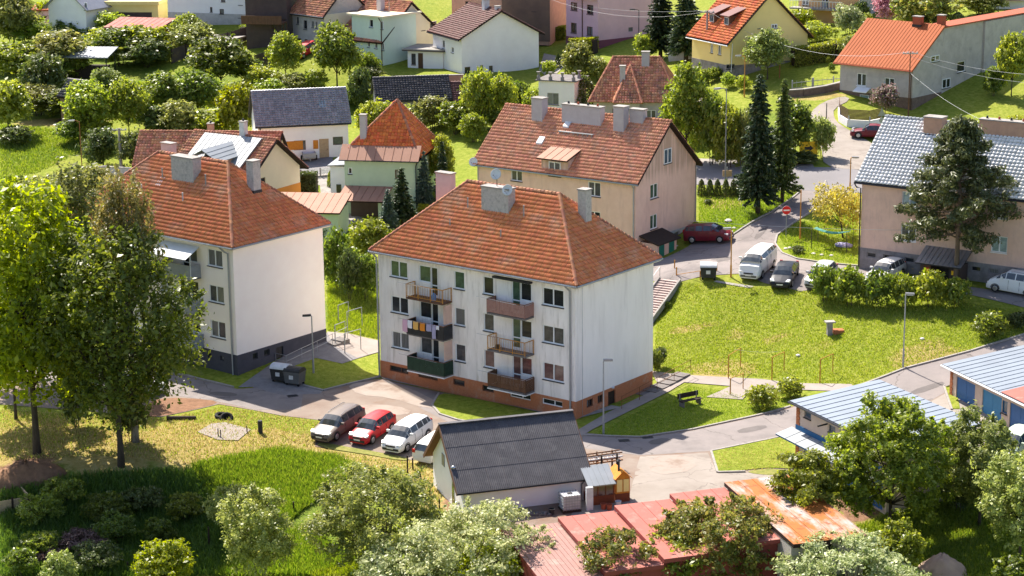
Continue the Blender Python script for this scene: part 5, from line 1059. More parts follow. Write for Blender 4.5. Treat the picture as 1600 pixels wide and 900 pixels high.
# row of red garages, each stepping up to the right
for i, (m, lab) in enumerate((('metal_pink','garage with pale striped ribbed roof, lowest and leftmost of the stepped row'),('metal_red','garage with dusty pinkish red sheet roof, second of the stepped row'),('metal_red','garage with brick red sheet roof, third of the stepped row'),('metal_red','garage with red sheet roof behind the dark tree, fourth of the stepped row'),('metal_rusty','garage with white roof sheets rusting orange, highest of the stepped row'))):
    x = 2.68 + (i-1)*3.6*.955; y = 120.3 + (i-1)*3.6*.296; ln = 7.8 if i < 4 else 9.6; wd = 3.58 if i < 4 else 4.6
    q = Vector((x, y, 0)) - Vector((-.296, .955, 0))*ln; zt = 1.95 + .33*(i-1); g = min(hz(q.x,q.y), hz(x,y))
    b = Bld('garage', lab, 'garage', q.x, q.y, g, .3, wd, ln, zt - g - .35, 'stepped garages', deep=1.5)
    if i == 4: b.door('F', 1.5, 2.6, -.3, b.H-.35, 'plastic_black')
    b.walls('house_grey' if i == 4 else 'metal_redwall')
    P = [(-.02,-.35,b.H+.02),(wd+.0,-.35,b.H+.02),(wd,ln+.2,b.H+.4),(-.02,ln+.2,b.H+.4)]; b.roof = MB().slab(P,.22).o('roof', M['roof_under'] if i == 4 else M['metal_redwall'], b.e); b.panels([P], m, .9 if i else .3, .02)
# blue roofed garage
b = Bld('garage', 'garage with pale blue seam roof and blue canopy over blue doors', 'garage', 19.04, 136, .25, -1.13, 10.4, 6.4, 4.05)
for r_ in ((1257,640,1267,656),(1295,662,1305,679)): b.winpx('F', *r_, 1, fm='metal_grey', glass='glass_blue')
b.door('F', .9, 3.4, -.4, 1.7, 'paint_blue'); b.door('F', 4.4, 6.9, -.4, 1.7, 'paint_blue'); b.door('F', 7.6, 10, -.4, 1.7, 'paint_blue'); b.walls('plaster_garage')
mb = MB()
for k_ in range(24): mb.box(-.06,.35-.07*(k_%2),-.05,.3,-.5+k_*.19,-.5+k_*.19+.17)
mb.o('brick_corner', M['shed_brick_red'], b.e)
P = [(-.35,-.4,b.H+.05),(b.L+.5,-.4,b.H+.05),(b.L+.5,b.W+.4,b.H+.55),(-.35,b.W+.4,b.H+.55)]; b.roof = MB().slab(P,.14).o('roof', M['roof_under_grey'], b.e); b.panels([[P[3],P[0],P[1],P[2]][1:]+[P[3]]], 'metal_bluegrey', .74, .03)
b.gutter([(-.4,-.48,b.H-.02),(b.L+.5,-.48,b.H-.02)], .07, 'metal_dark'); P = [(-.6,-1.3,1.85),(b.L,-1.3,1.85),(b.L,-.01,2.15),(-.6,-.01,2.15)]; c_ = MB().slab(P,.08).o('canopy', M['paint_navy'], b.e); b.panels([P], 'metal_white', 1.2, .02, c_); MB().box(-.1,b.L,-.06,-.003,2.16,2.5).o('canopy_board', M['paint_navy'], b.e)
MB().tube([(3.6,-.02,3.55),(3.6,-.75,3.5)],[.06,.06],7).o('flue', M['plastic_black'], b.e)
# long row of blue doored garages at the right edge
b = Bld('garage', 'row of garages with large blue double doors at the right edge', 'garage', 31.62, 147, .95, -1.22, 15.5, 6, 2.55)
for u, m in ((.75,'paint_blue'),(4.15,'paint_blue_light'),(7.6,'paint_blue'),(11,'paint_blue_light')): b.door('F', u, u+2.45, -.3, 2.0, m)
for u in (6.7,): b.win('F', u-.05, u+.6, 1.0, 1.9, 1, fm='paint_navy', glass='glass_blue')
b.walls('plaster_garage'); mb = MB()
for k_ in range(14): mb.box(-.05,.3-.06*(k_%2),-.05,.3,-.4+k_*.2,-.4+k_*.2+.18)
mb.o('brick_corner', M['shed_brick_red'], b.e)
P = [(-.45,-.5,b.H+.05),(b.L,-.5,b.H+.05),(b.L,b.W+.3,b.H+.75),(-.45,b.W+.3,b.H+.75)]; b.roof = MB().slab(P,.16).o('roof', M['roof_under_grey'], b.e); b.panels([P], 'metal_bluegrey', .72, .03)
MB().slab([(7.2,-.5,b.H+.14),(10.5,-.5,b.H+.14),(10.5,1.6,b.H+.36),(7.2,1.6,b.H+.36)],.03).o('red_sheet', M['metal_red'], b.e); b.gutter([(-.45,-.58,b.H-.02),(b.L,-.58,b.H-.02)], .07, 'paint_white')
# greenhouse hut
q = G(964,789); b = Bld('garden_hut', 'little orange wooden hut with window shutters and grey lean-to greenhouse', 'garden hut', q.x-1.75, q.y-.2, q.z, .3, 3.3, 1.6, 1.35, deep=.4); b.e.scale = (.82,.82,.82)
MB().box(0,2.0,0,1.6,-.3,.75).o('lower_boards', M['wood_red'], b.e); gl = MB().box(.1,1.95,.05,.08,.76,1.75).o('greenhouse_pane', M['glass_pink'], b.e); mb = MB()
for x in (0,.65,1.3,1.95): mb.box(x,x+.06,.0,.06,.75,1.85)
mb.box(0,2.0,.0,.06,1.72,1.8); mb.o('glazing_bar', M['wood_red'], b.e)
P = [(-.25,-.35,1.75),(2.1,-.35,1.75),(2.1,1.7,2.75),(-.25,1.7,2.75)]; b.roof = MB().slab(P,.06).o('roof', M['metal_grey'], b.e); b.panels([P], 'metal_white', .45, .03)
MB().box(2.1,3.3,-.1,1.5,-.3,.8).o('hut_base', M['wood_red'], b.e); MB().box(2.1,3.3,-.1,1.5,.802,2.1).poly([(2.1,-.11,2.1),(3.3,-.11,2.1),(2.7,-.11,2.65)]).o('hut_wall', M['wood_orange'], b.e)
for x in (2.2,2.75): MB().box(x,x+.45,-.16,-.102,.95,1.95).o('shutter', M['house_yellow'], b.e); 
MB().slab([(2.0,-.3,2.05),(2.7,-.3,2.72),(2.7,1.7,2.72),(2.0,1.7,2.05)],.05).slab([(2.7,-.3,2.72),(3.45,-.3,2.05),(3.45,1.7,2.05),(2.7,1.7,2.72)],.05).o('hut_roof', M['wood_orange'], b.e)
MB().tube([(2.55,.4,2.3),(2.55,.4,3.3)],[.09,.09],8).lathe([(.1,0),(.2,.05),(.03,.2)],8,(2.55,.4,3.3)).o('flue', M['metal_dark'], b.e)
# ------------------------------------------------------------------ vehicles
def car(name, label, cat, pos, head, paint, L=4.3, Wd=1.78, Ht=1.48, kind='hatch', group=None, plate=True, rails=False, two_tone=None):
    """pos = middle of the car on the ground, head = (x,y) the way its front points. Local: front at +x"""
    rz = math.atan2(head[1], head[0]); t = thing(name, label, cat, pos, rz, group)
    # slope of the ground under the car
    q = Vector((pos[0]+math.cos(rz)*L*.3, pos[1]+math.sin(rz)*L*.3, 0)); q2 = Vector((pos[0]-math.cos(rz)*L*.3, pos[1]-math.sin(rz)*L*.3, 0))
    t.rotation_euler = (0, -math.atan2(hz(q.x,q.y)-hz(q2.x,q2.y), L*.6), rz); t.location.z = (hz(q.x,q.y)+hz(q2.x,q2.y))/2 + .05
    hw = Wd/2; hood = {'hatch':.92,'estate':.93,'van':1.12,'mpv':1.0,'sedan':.90}[kind]*Ht/1.48; belt = {'hatch':.93,'estate':.94,'van':1.16,'mpv':1.0,'sedan':.91}[kind]*Ht/1.48
    hl = {'hatch':.25,'estate':.24,'van':.12,'mpv':.19,'sedan':.27}[kind]; ws = {'hatch':.42,'estate':.40,'van':.27,'mpv':.37,'sedan':.43}[kind]
    re = {'hatch':.92,'estate':.93,'van':.985,'mpv':.94,'sedan':.70}[kind]; rb = {'hatch':.985,'estate':.99,'van':.995,'mpv':.99,'sedan':.88}[kind]
    # stations: fraction from the nose, belt height, top height, half width of the top, widening
    St = [(0,.50,.52,.62,.80),(.02,.64,.68,.74,.90),(.07,.72*hood,.80*hood,.76,.97),(.16,.80*hood+.05,.93*hood,.77,1.0),(hl,.9*belt,hood,.78,1.0),((hl*.55+ws*.45),.97*belt,hood+(Ht-hood)*.55,.74,1.0),(ws,belt,Ht-.035,.70,1.0),(.55,belt,Ht,.70,1.0),(.72 if kind != 'sedan' else .62,belt+.01,Ht-.01,.69,1.0)]
    if kind == 'sedan': St += [(re,belt,Ht-.08,.67,.99),(rb,belt+.02,belt+.12,.72,.98),(.97,belt-.02,belt+.07,.72,.95),(1.0,.62,.66,.70,.88)]
    else: St += [(.86,belt+.02,Ht-.05,.67,.99),(re,belt+.03,Ht-.12,.66,.97),(rb,belt-.06,belt+.02,.74,.93),(1.0,.50,.55,.74,.86)]
    V = []; z0 = .2
    for f, b_, tp, wt, wd in St:
        x = L/2 - f*L; h = hw*wd
        V.append([(x,0,z0),(x,h*.86,z0),(x,h*.97,z0+.16),(x,h,(z0+b_)/2+.05),(x,h*.95,b_),(x,h*wt/.97 if tp-b_ > .2 else h*.86,tp-.05 if tp-b_ > .2 else tp-.02),(x,h*wt*.72,tp),(x,0,tp+.015)])
    n = len(V); m = len(V[0]); vs = []; 
    for sgn in (1, -1):
        for s_ in V: vs += [(x, y*sgn, z) for x, y, z in s_]
    body = MB(); body.v = vs; gl = {'windscreen':MB(),'rear_window':MB(),0:MB(),1:MB()}
    for k_ in gl.values(): k_.v = []
    i_ws = 4; i_roof = 6; i_rear = n-3
    for sgn in (0, 1):
        o = sgn*n*m
        for i in range(n-1):
            for j in range(m-1):
                f = (o+i*m+j, o+(i+1)*m+j, o+(i+1)*m+j+1, o+i*m+j+1)
                if sgn == 0: f = f[::-1]
                tgt = None
                if i_ws <= i < i_roof and j >= 5: tgt = 'windscreen'
                elif i == i_rear-0 and j >= 5 and kind != 'sedan': tgt = 'rear_window'
                elif kind == 'sedan' and i == n-4 and j >= 5: tgt = 'rear_window'
                elif j == 4 and i_ws <= i < i_rear: tgt = sgn
                if kind == 'panel_van' and tgt in (0,1) and i > 6: tgt = None
                if tgt is not None: 
                    g = gl[tgt]; P = [Vector(vs[q]) for q in f]; c = sum(P, Vector())/4; sh = .9 if tgt in (0, 1) else .955
                    g.poly([c + (p-c)*sh + Vector((0,0,.0)) for p in P]) if tgt in (0, 1) else g.poly(P)
                    if tgt in (0, 1): # leave the pillars in body colour round the glass
                        R_ = [c + (p-c)*sh for p in P]
                        for a in range(4): body.poly([P[a], P[(a+1)%4], R_[(a+1)%4], R_[a]])
                else: body.f.append(f)
    for sgn in (0, 1):
        o = sgn*n*m
        for i in (0, n-1):
            f = tuple(o+i*m+j for j in range(m)); body.f.append(f if (sgn == 0) == (i == 0) else f[::-1])
    bo = body.o('body', M[paint], t, smooth=False)
    try:
        bo.data.polygons.foreach_set('use_smooth', [True]*len(bo.data.polygons)); bo.data.set_sharp_from_angle(angle=R(38))
    except Exception: pass
    for k_, g in gl.items():
        if g.f: g.o('side_window' if k_ in (0, 1) else k_, M['car_glass'], t)
    wb = L*.31; wr = .315 if kind != 'van' else .33
    for x in (wb, -wb*.98):
        for sg in (1, -1):
            ty = MB(); y1 = sg*(hw-.02); y0 = sg*(hw-.22)
            ty.tube([(0,-.1,0),(0,-.09,0),(0,.09,0),(0,.1,0)], [wr-.03,wr,wr,wr-.03], 16); w_ = ty.o('wheel', M['rubber'], t, (x, sg*(hw-.09), wr)); 
            rm = MB().tube([(0,.1*sg,0),(0,.115*sg,0)], [wr*.66,wr*.55], 12)
            for q in range(5): a = 2*PI*q/5; rm.beam((0,.118*sg,0),(math.cos(a)*wr*.62,.112*sg,math.sin(a)*wr*.62),.02,.05)
            rm.o('rim', M['rim'], w_)
            ar = MB()
            for q in range(9):                          # wheel arch lip
                a0, a1 = PI*q/9, PI*(q+1)/9; r0, r1 = wr+.02, wr+.075
                ar.poly([(math.cos(a0)*r0,0,math.sin(a0)*r0),(math.cos(a1)*r0,0,math.sin(a1)*r0),(math.cos(a1)*r1,0,math.sin(a1)*r1),(math.cos(a0)*r1,0,math.sin(a0)*r1)][::sg])
            ar.o('wheel_arch', M['plastic_black'], t, (x, sg*(hw+.004), wr))
    for sg in (1, -1):
        MB().slab([(L/2-.10,sg*hw*.48,.74),(L/2-.10,sg*hw*.84,.76),(L/2-.33,sg*hw*.93,.84),(L/2-.36,sg*hw*.66,.86)][::sg], .16).o('headlight', M['lamp_glass'], t)
        MB().box(-L/2+.0,-L/2+.09,min(sg*hw*.62,sg*hw*.86),max(sg*hw*.62,sg*hw*.86),.78*belt/.93,1.02*belt/.93).o('tail_light', M['tail_red'], t)
        x = L/2-ws*L+.28; mi = MB().box(x-.07,x+.07,min(sg*(hw-.04),sg*(hw+.19)),max(sg*(hw-.04),sg*(hw+.19)),belt+.0,belt+.15); mi.o('mirror', M[paint], t)
    MB().box(L/2-.03,L/2+.03,-hw*.72,hw*.72,.3,.46).o('bumper', M[two_tone or 'plastic_black'], t); MB().box(L/2-.05,L/2+.015,-hw*.42,hw*.42,.56,.68).o('grille', M['metal_dark'], t)
    MB().box(-L/2-.03,-L/2+.05,-hw*.7,hw*.7,.32,.48).o('bumper', M[two_tone or paint], t)
    if plate: MB().box(L/2+.031,L/2+.042,-.26,.26,.42,.53).o('number_plate', M['plate'], t); MB().box(-L/2-.042,-L/2-.031,-.26,.26,.5,.61).o('number_plate', M['plate'], t)
    if rails:
        for sg in (1,-1): MB().tube([(L*.06,sg*hw*.63,Ht-.01),(0,sg*hw*.63,Ht+.05),(-L*.33,sg*hw*.62,Ht+.03),(-L*.38,sg*hw*.6,Ht-.06)], [.022]*4, 5).o('roof_rail', M['zinc'], t)
    mb = MB()
    for sg in (1,-1):
        for f in (.43,.64): x = L/2-f*L; mb.box(x-.008,x+.008,min(sg*(hw-.03),sg*(hw+.003)),max(sg*(hw-.03),sg*(hw+.003)),.4,belt-.08)
    mb.o('door_seam', M['metal_dark'], t); return t
PG = 'cars parked round the houses'; hd = (-.5, -.86)
car('parked_car','grey brown estate car with silver roof rails, leftmost in the yard row','car', G(529,674), hd, 'car_brown', 4.75, 1.82, 1.5, 'estate', PG, rails=True)
car('parked_car','small bright red hatchback parked between brown estate and white car','car', G(583,682), hd, 'car_red', 3.98, 1.7, 1.48, 'hatch', PG)
car('parked_car','white family hatchback parked nose forward right of the red car','car', G(637,693), hd, 'car_white', 4.4, 1.8, 1.56, 'mpv', PG)
car('parked_car','white car showing its tail half hidden behind the black roofed garage','car', G(689,708), (.55,.84), 'car_white', 4.5, 1.8, 1.48, 'estate', PG)
car('parked_car','dark maroon family car parked against the tan apartment house','car', G(1108,378), (.9,-.43), 'car_maroon', 4.3, 1.75, 1.62, 'mpv', PG)
car('van','white van with grey bumper parked on the upper car park','van', G(1184,425), (-.42,-.9), 'car_white', 4.9, 1.9, 1.95, 'van', PG, two_tone='plastic_grey')
car('parked_car','black saloon car parked right of the white van','car', G(1226,438), (-.3,-.95), 'car_black', 4.5, 1.82, 1.4, 'sedan', PG)
car('parked_car','silver car half hidden behind the left end of the shrub hedge','car', G(1283,441), (-.45,-.9), 'car_silver', 4.2, 1.75, 1.48, 'hatch', PG)
car('parked_car','white car with only its roof showing over the shrub hedge','car', G(1384,436), (-.6,-.8), 'car_white', 4.3, 1.75, 1.5, 'estate', PG)
car('parked_car','white boxy family car seen from the side at the right edge','car', G(1586,458), (-.82,.57), 'car_white', 4.4, 1.8, 1.8, 'mpv', PG, rails=True)
car('parked_car','maroon saloon standing at the lane mouth above the grey tile roof','car', G(1362,216), (-.97,.2), 'car_maroon', 4.3, 1.7, 1.42, 'sedan', PG)
car('parked_car','dark red car half hidden under the small round tree at the top','car', G(476,86), (-.5,-.86), 'car_red', 4.2, 1.75, 1.48, 'hatch', PG)
car('parked_car','dark car in the shade under the left trees','car', G(212,612), (.9,-.4), 'car_silver', 4.4, 1.78, 1.45, 'sedan', PG)
car('parked_car','pale green hatchback in front of the blue garage doors','car', G(1584,708), (-.6,-.8), 'car_mint', 4.1, 1.7, 1.5, 'hatch', PG)
t = thing('trailer', 'small grey open trailer with drawbar on the paved court', 'trailer', G(483,251), -1.4); MB().box(-1.2,.9,-.7,.7,.42,.5).box(-1.2,.9,-.7,-.66,.5,.95).box(-1.2,.9,.66,.7,.5,.95).box(-1.2,-1.16,-.66,.66,.5,.95).box(.86,.9,-.66,.66,.5,.95).o('box', M['metal_grey'], t)
for y in (-.8,.8): MB().tube([(-.1,y-.08,.3),(-.1,y+.08,.3)],[.3,.3],12).o('wheel', M['rubber'], t)
MB().beam((.9,0,.45),(2.1,0,.4),.08,.08).o('drawbar', M['metal_grey'], t)

# ------------------------------------------------------------------ lamps, poles, wires, signs
def lamp(u, v, hpx, label, m='zinc', arm=1.0, ang=0., head='flat', r=.07, name='street_lamp', cat='street lamp', group='street lamps'):
    p = G(u, v); h = hpx/(ppm(p)*.965); t = thing(name, label, cat, p, ang, group)
    MB().tube([(0,0,-.3),(0,0,h*.25),(0,0,h*.26),(0,0,h)], [r*1.15,r*1.1,r*.8,r*.65], 8).o('pole', M[m], t)
    if arm:
        MB().tube([(0,0,h-.05),(arm*.5,0,h+.06),(arm,0,h+.08)], [r*.6]*3, 6).o('arm', M[m], t)
        hd_ = MB().slab([(arm-.1,-.14,h+.15),(arm+.55,-.11,h+.12),(arm+.55,.11,h+.12),(arm-.1,.14,h+.15)], .13); hd_.o('lamp_head', M['metal_dark' if head == 'dark' else 'metal_grey'], t); MB().slab([(arm,-.1,h+.015),(arm+.45,-.08,h+.0),(arm+.45,.08,h+.0),(arm,.1,h+.015)], .04).o('lamp_glass', M['lamp_glass'], t)
    return t
lamp(490,584,90,'dark headed lamp post beside the two black bins','zinc',.15,PI+.1,'dark'); lamp(943,678,114,'pale grey lamp post at the right front corner of the middle house','zinc',.1,.1); lamp(1411,574,113,'pale lamp post on the lawn edge below the hedge','zinc',.1,0)
lamp(1133,295,152,'tall pale green lamp post beside the thuja row','metal_white',.7,PI+.3); lamp(1142,433,74,'rusty ochre lamp post on the upper car park','paint_ochre',.15,PI); lamp(1250,374,76,'ochre pole on the garden corner by the willow','paint_ochre',0,0)
lamp(1163,152,62,'thin orange lamp post on the slope below the yellow house','paint_ochre',.5,PI); lamp(130,292,100,'rusty brown lamp post at the left street wall','rust',.6,PI); lamp(998,80,62,'dark lamp post beside the pink house','metal_dark',.6,PI,'dark')
lamp(1328,298,50,'thin ochre post with a lamp at the left end of the grey tile roof','paint_ochre',.2,0)
def pole(u, v, hpx, label, m='concrete', r=.13, cross=0, name='utility_pole'):
    p = G(u, v); h = hpx/(ppm(p)*.965); t = thing(name, label, 'pole', p, 0, 'poles'); MB().tube([(0,0,-.4),(0,0,h)], [r,r*.7], 8).o('post', M[m], t)
    if cross:
        for z in (h-.2, h-.9)[:cross]: MB().box(-.8,.8,-.05,.05,z-.05,z+.05).o('crossarm', M['metal_grey'], t)
        mb = MB()
        for x in (-.7,-.25,.25,.7): mb.lathe([(.05,0),(.07,.06),(.04,.14)],6,(x,0,h-.15))
        mb.o('insulators', M['plastic_white'], t)
    return t, Vector((p.x,p.y,p.z+h))
_, w1 = pole(1104,117,97,'grey concrete utility pole with crossarm in front of the yellow house','concrete',.16,1)
_, w2 = pole(190,272,70,'grey concrete pole at the left street behind the apartment roof','concrete',.2,1)
_, w3 = pole(1218,122,48,'short rusty pole beside the round yellow green tree','rust',.07)
_, w4 = pole(1419,184,100,'dark roof mast pole with crossarm at the orange roof corner','wood_brown',.07,1)
_, w5 = pole(812,40,50,'thin grey pole at the top edge','concrete',.09)
_, w6 = pole(1291,192,30,'low wooden marker pole beside the lane','wood_grey',.07)
def wire(a, b, sag, label, r=.010):
    a = Vector(a); b = Vector(b); pts = [a.lerp(b, k/14) - Vector((0,0,4*sag*(k/14)*(1-k/14))) for k in range(15)]
    tag(MB().tube(pts, [r]*15, 4, False).o('overhead_wire', M['zinc']), label, 'wire', 'overhead wires')
p7 = Vector((60, 215, 22))
wire(w5, w1, 1.0, 'overhead wire running from the top edge pole to the grey concrete pole'); wire(w1, w4, 2.2, 'overhead wire crossing the lawn from concrete pole to the orange roofed house'); wire(w4, (62,205,16.5), 1.5, 'overhead wire running right from the roof mast along the blind wall', .013); wire(w4+Vector((0,0,-.5)), (62,206,15.2), 1.5, 'lower overhead wire running right from the roof mast', .013)
wire(w4 + Vector((0,0,-2.2)), (52,192,11.8), 1.8, 'overhead wire sagging from the roof mast above the grey tile roof'); wire(w1+Vector((.5,0,0)), (5.0,262,17.5), 1.4, 'overhead wire between the pink house and the concrete pole'); wire((14.5,171,9.2),(62,168,10.2), 1.2, 'thin cable crossing in front of the salmon house', .012)
# no entry sign
p = G(1228,371); h = 42/(ppm(p)*.965); t = thing('road_sign', 'round red no entry sign with white bar on a thin post', 'road sign', p, .05); MB().tube([(0,0,-.2),(0,0,h)],[.03,.03],6).o('post', M['zinc'], t)
d_ = MB().tube([(0,-.05,h),(0,-.03,h)],[.38,.38],24).o('disc', M['sign_red'], t); MB().tube([(0,-.029,h),(0,-.02,h)],[.40,.40],24).o('rim', M['paint_white'], t); MB().box(-.27,.27,-.06,-.0505,h-.06,h+.06).o('bar', M['paint_white'], d_)
p = G(1263,248); t = thing('billboard', 'small yellow board with a dark arrow among the shrubs above the street', 'billboard', p, .1); MB().box(-.9,.9,-.04,.04,.4,1.7).o('board', M['sign_yellow'], t); MB().box(-.85,-.78,.05,.12,-.3,1.6).box(.78,.85,.05,.12,-.3,1.6).o('posts', M['wood_brown'], t); MB().poly([(-.4,-.05,.9),(.1,-.05,.9),(.1,-.05,.75),(.5,-.05,1.05),(.1,-.05,1.35),(.1,-.05,1.2),(-.4,-.05,1.2)]).o('arrow', M['metal_dark'], t)
p = G(1136,292); t = thing('notice_board', 'brownish notice board on a post beside the street', 'notice board', p, 0); MB().box(-.45,.45,-.04,.04,1.0,1.6).o('board', M['wood_raw'], t); MB().box(-.05,.05,.05,.12,-.3,1.9).o('post', M['zinc'], t)
p = G(1226,297); t = thing('road_sign', 'dark green sign board turned away beside the street', 'road sign', p, 0); MB().box(-.5,.5,-.02,.02,.9,1.3).o('board', M['panel_green'], t); MB().box(-.03,.03,.03,.07,-.3,.95).o('post', M['zinc'], t)
p = G(1377,205); t = thing('road_sign', 'back of a triangular sign on a post at the garden wall', 'road sign', p, .3); MB().poly([(-.45,0,1.6),(.45,0,1.6),(0,0,2.4)]).slab([(-.45,-.001,1.6),(.45,-.001,1.6),(.45,-.03,1.6),(-.45,-.03,1.6)],.02).o('plate', M['metal_grey'], t); MB().tube([(0,.03,-.2),(0,.03,2.4)],[.035,.035],6).tube([(0,-.0,1.15),(0,.02,1.15)],[.28,.28],14).o('post', M['zinc'], t)
# bins
def bin_(u, v, label, lid, m, rz):
    t = thing('waste_container', label, 'waste container', G(u, v), rz, 'waste containers'); mb = MB(); a = [(-.6,-.48,.22),(.6,-.48,.22),(.6,.48,.22),(-.6,.48,.22)]; b_ = [(-.68,-.55,1.1),(.68,-.55,1.1),(.68,.55,1.1),(-.68,.55,1.1)]
    mb.v = a + b_; mb.f = [(3,2,1,0),(0,1,5,4),(1,2,6,5),(2,3,7,6),(3,0,4,7)]; mb.box(-.71,.71,-.58,.58,1.05,1.1); mb.o('body', M[m], t)
    ld = MB(); n = 8
    for i in range(n):
        a0, a1 = PI*i/n, PI*(i+1)/n; y0, y1 = -.56*math.cos(a0), -.56*math.cos(a1); z0, z1 = 1.102+.34*math.sin(a0), 1.102+.34*math.sin(a1); ld.poly([(-.7,y0,z0),(.7,y0,z0),(.7,y1,z1),(-.7,y1,z1)])
    for x in (-.7,.7): ld.poly([(x,-.56*math.cos(PI*i/n),1.102+.34*math.sin(PI*i/n)) for i in range(n+1)][::(1 if x > 0 else -1)])
    ld.o('lid', M[lid], t)
    for x in (-.5,.5):
        for y in (-.38,.38): MB().tube([(x,y-.03,.1),(x,y+.03,.1)],[.1,.1],10).box(x-.03,x+.03,y-.02,y+.02,.12,.22).o('wheel', M['rubber'], t)
    MB().box(-.2,.15,-.56,-.53,.55,.85).o('sticker', M['plastic_white'], t); return t
bin_(440,596,'black waste container with pale grey lid, left of the pair','plastic_white','plastic_black',-.42); bin_(461,601,'dark grey waste container with dark lid, right of the pair','plastic_black','plastic_grey',-.42); bin_(1107,436,'black waste container with pale lid alone at the top of the stairs','plastic_white','plastic_black',-.1)
# clothes drying frames
def frame(u0, v0, u1, v1, hpx, label, m='paint_ochre'):
    a, b_ = G(u0,v0), G(u1,v1); h = hpx/(ppm(a)*.965); t = thing('drying_frame', label, 'drying frame', a, 0, 'clothes drying frames'); d = b_-a
    mb = MB().tube([(0,0,-.3),(0,0,h)],[.045,.045],6).o('post', M[m], t); MB().tube([(d.x,d.y,d.z-.3),(d.x,d.y,h)],[.035,.035],6).o('post', M[m], t); MB().tube([(0,0,h),(d.x,d.y,h)],[.03,.03],6).o('top_bar', M[m], t)
frame(1138,592,1157,575,37,'rusty drying frame at the left end of the lawn path'); frame(1141,617,1161,608,26,'low rusty drying frame on the small paved patch'); frame(1206,595,1225,580,37,'rusty drying frame right of the tall pair on the path'); frame(1281,599,1301,582,38,'rusty drying frame nearest the right road bend')
frame(529,503,545,497,26,'pale drying frame standing in grass between the two white houses','zinc'); frame(543,519,566,512,32,'pale drying frame in front of the grass bank','zinc'); frame(524,538,540,533,30,'pale drying frame at the corner of the left house','zinc'); frame(539,553,564,547,32,'pale drying frame on the paved terrace','zinc')
wire(G(1147,583)+Vector((0,0,1.9)), G(1215,587)+Vector((0,0,1.9)), .12, 'washing line between the two tall drying frames', .008)
# bench
p = G(1078,633); t = thing('bench', 'dark brown park bench on the lawn', 'bench', p, .55)
for y in (0,.16,.32): MB().box(-.95,.95,-.3+y,-.17+y,.42,.46).o('seat_slat', M['wood_dark'], t)
for z in (.6,.78): MB().slab([(-.95,.26,z),(.95,.26,z),(.95,.31,z+.14),(-.95,.31,z+.14)],.04).o('back_slat', M['wood_dark'], t)
for x in (-.75,.75): MB().box(x-.06,x+.06,-.28,.22,-.2,.41).box(x-.05,x+.05,.225,.28,.3,.95).o('leg', M['concrete_dark'], t)
# chimney grill on the lawn
p = G(1296,523); t = thing('stone_grill', 'small brick garden grill with pale slab on a dark pillar', 'grill', p, .1); MB().box(-.2,.2,-.2,.2,-.2,1.0).o('pillar', M['plinth_grey'], t); MB().box(-.38,.4,-.3,.3,1.002,1.1).o('slab', M['concrete'], t); MB().box(.3,1.1,-.3,.35,-.2,.4).o('fire_box', M['shed_brick_red'], t)
# fire place in the meadow
for i, (u, v, l) in enumerate(((346,652,'old black tyre lying on its side, nearer the yard'),(354,655,'old black tyre leaning beside the other tyre'))):
    o = MB().tube([(math.cos(a)*.38, math.sin(a)*.38, .12) for a in [2*PI*k/16 for k in range(17)]], [.14]*17, 8, False).o('tyre', M['rubber'], None, G(u,v)); o.rotation_euler = (.15+.6*i, .1, 0); tag(o, l, 'tyre', 'tyres')
for u, v, hh, l in ((407,677,.95,'short black bollard pipe right of the concrete slab'),(341,682,.6,'thin iron stake on the concrete slab'),(345,684,.6,'second thin iron stake on the concrete slab'),(386,676,.5,'short dark pipe at the right corner of the slab')):
    o = MB().tube([(0,0,-.2),(0,0,hh)],[.17 if hh > .9 else .04]*2,8).o('iron_post', M['plastic_black'], None, G(u,v)); tag(o, l, 'post', 'iron posts round the slab')
o = MB().tube([(-1,0,.15),(1.1,.2,.1)],[.16,.13],8).o('log', M['bark'], None, G(282,656)); tag(o, 'short dark log lying in the dry grass', 'log')
# wire fence posts
for i, (u, v, hp, l) in enumerate(((637,742,32,'dark fence post at the white car'),(645,733,18,'thin fence post behind the dark post at the white car'),(657,757,18,'second fence post on the way down to the garage'),(672,789,32,'fence post left of the white garage wall'),(687,813,35,'fence post opposite the garage corner'),(706,828,22,'last fence post below the garage corner'),(459,803,20,'fence post between the shrub tree and the lush grass'),(327,855,34,'fence post at the left edge of the flowering fruit tree'),(200,893,16,'fence post near the bottom left yellow bush'))):
    p = G(u,v); o = MB().box(-.05,.05,-.05,.05,-.3,hp/ppm(p)).o('fence_post', M['wood_dark'], None, p); tag(o, l, 'fence post', 'wire fence posts')
# water tank and things along the garage
p = G(890,797); t = thing('water_tank', 'white caged plastic water tank on a pallet against the garage wall', 'water tank', p, .30); MB().box(-.55,.55,-.45,.45,.16,1.12).o('tank', M['ibc_white'], t); MB().lathe([(.16,1.12),(.16,1.18),(.02,1.2)],10).o('cap', M['plastic_black'], t); mb = MB()
for z in (.2,.38,.56,.74,.92,1.1): mb.box(-.59,.59,-.49,-.465,z,z+.025).box(-.59,.59,.465,.49,z,z+.025).box(-.59,-.565,-.464,.464,z,z+.025).box(.565,.59,-.464,.464,z,z+.025)
for k_ in range(7):
    x = -.57+k_*.19; mb.box(x-.012,x+.012,-.512,-.491,.1,1.15).box(x-.012,x+.012,-.49,.49,1.151,1.17)
for k_ in range(6): y = -.46+k_*.184; mb.box(.591,.61,y-.012,y+.012,.1,1.15)
mb.o('cage', M['zinc'], t); MB().box(-.62,.62,-.52,.52,.0,.15).o('pallet', M['wood_dark'], t)
t = thing('board', 'white upright insulation board leaning beside the water tank', 'board', G(921,797), .3); MB().box(-.22,.22,-.12,.12,-.1,1.55).o('panel', M['plastic_white'], t)
t = thing('ladder_rack', 'rack of stacked rusty ladders and poles behind the garden hut', 'rack', G(940,741), .32); mb = MB()
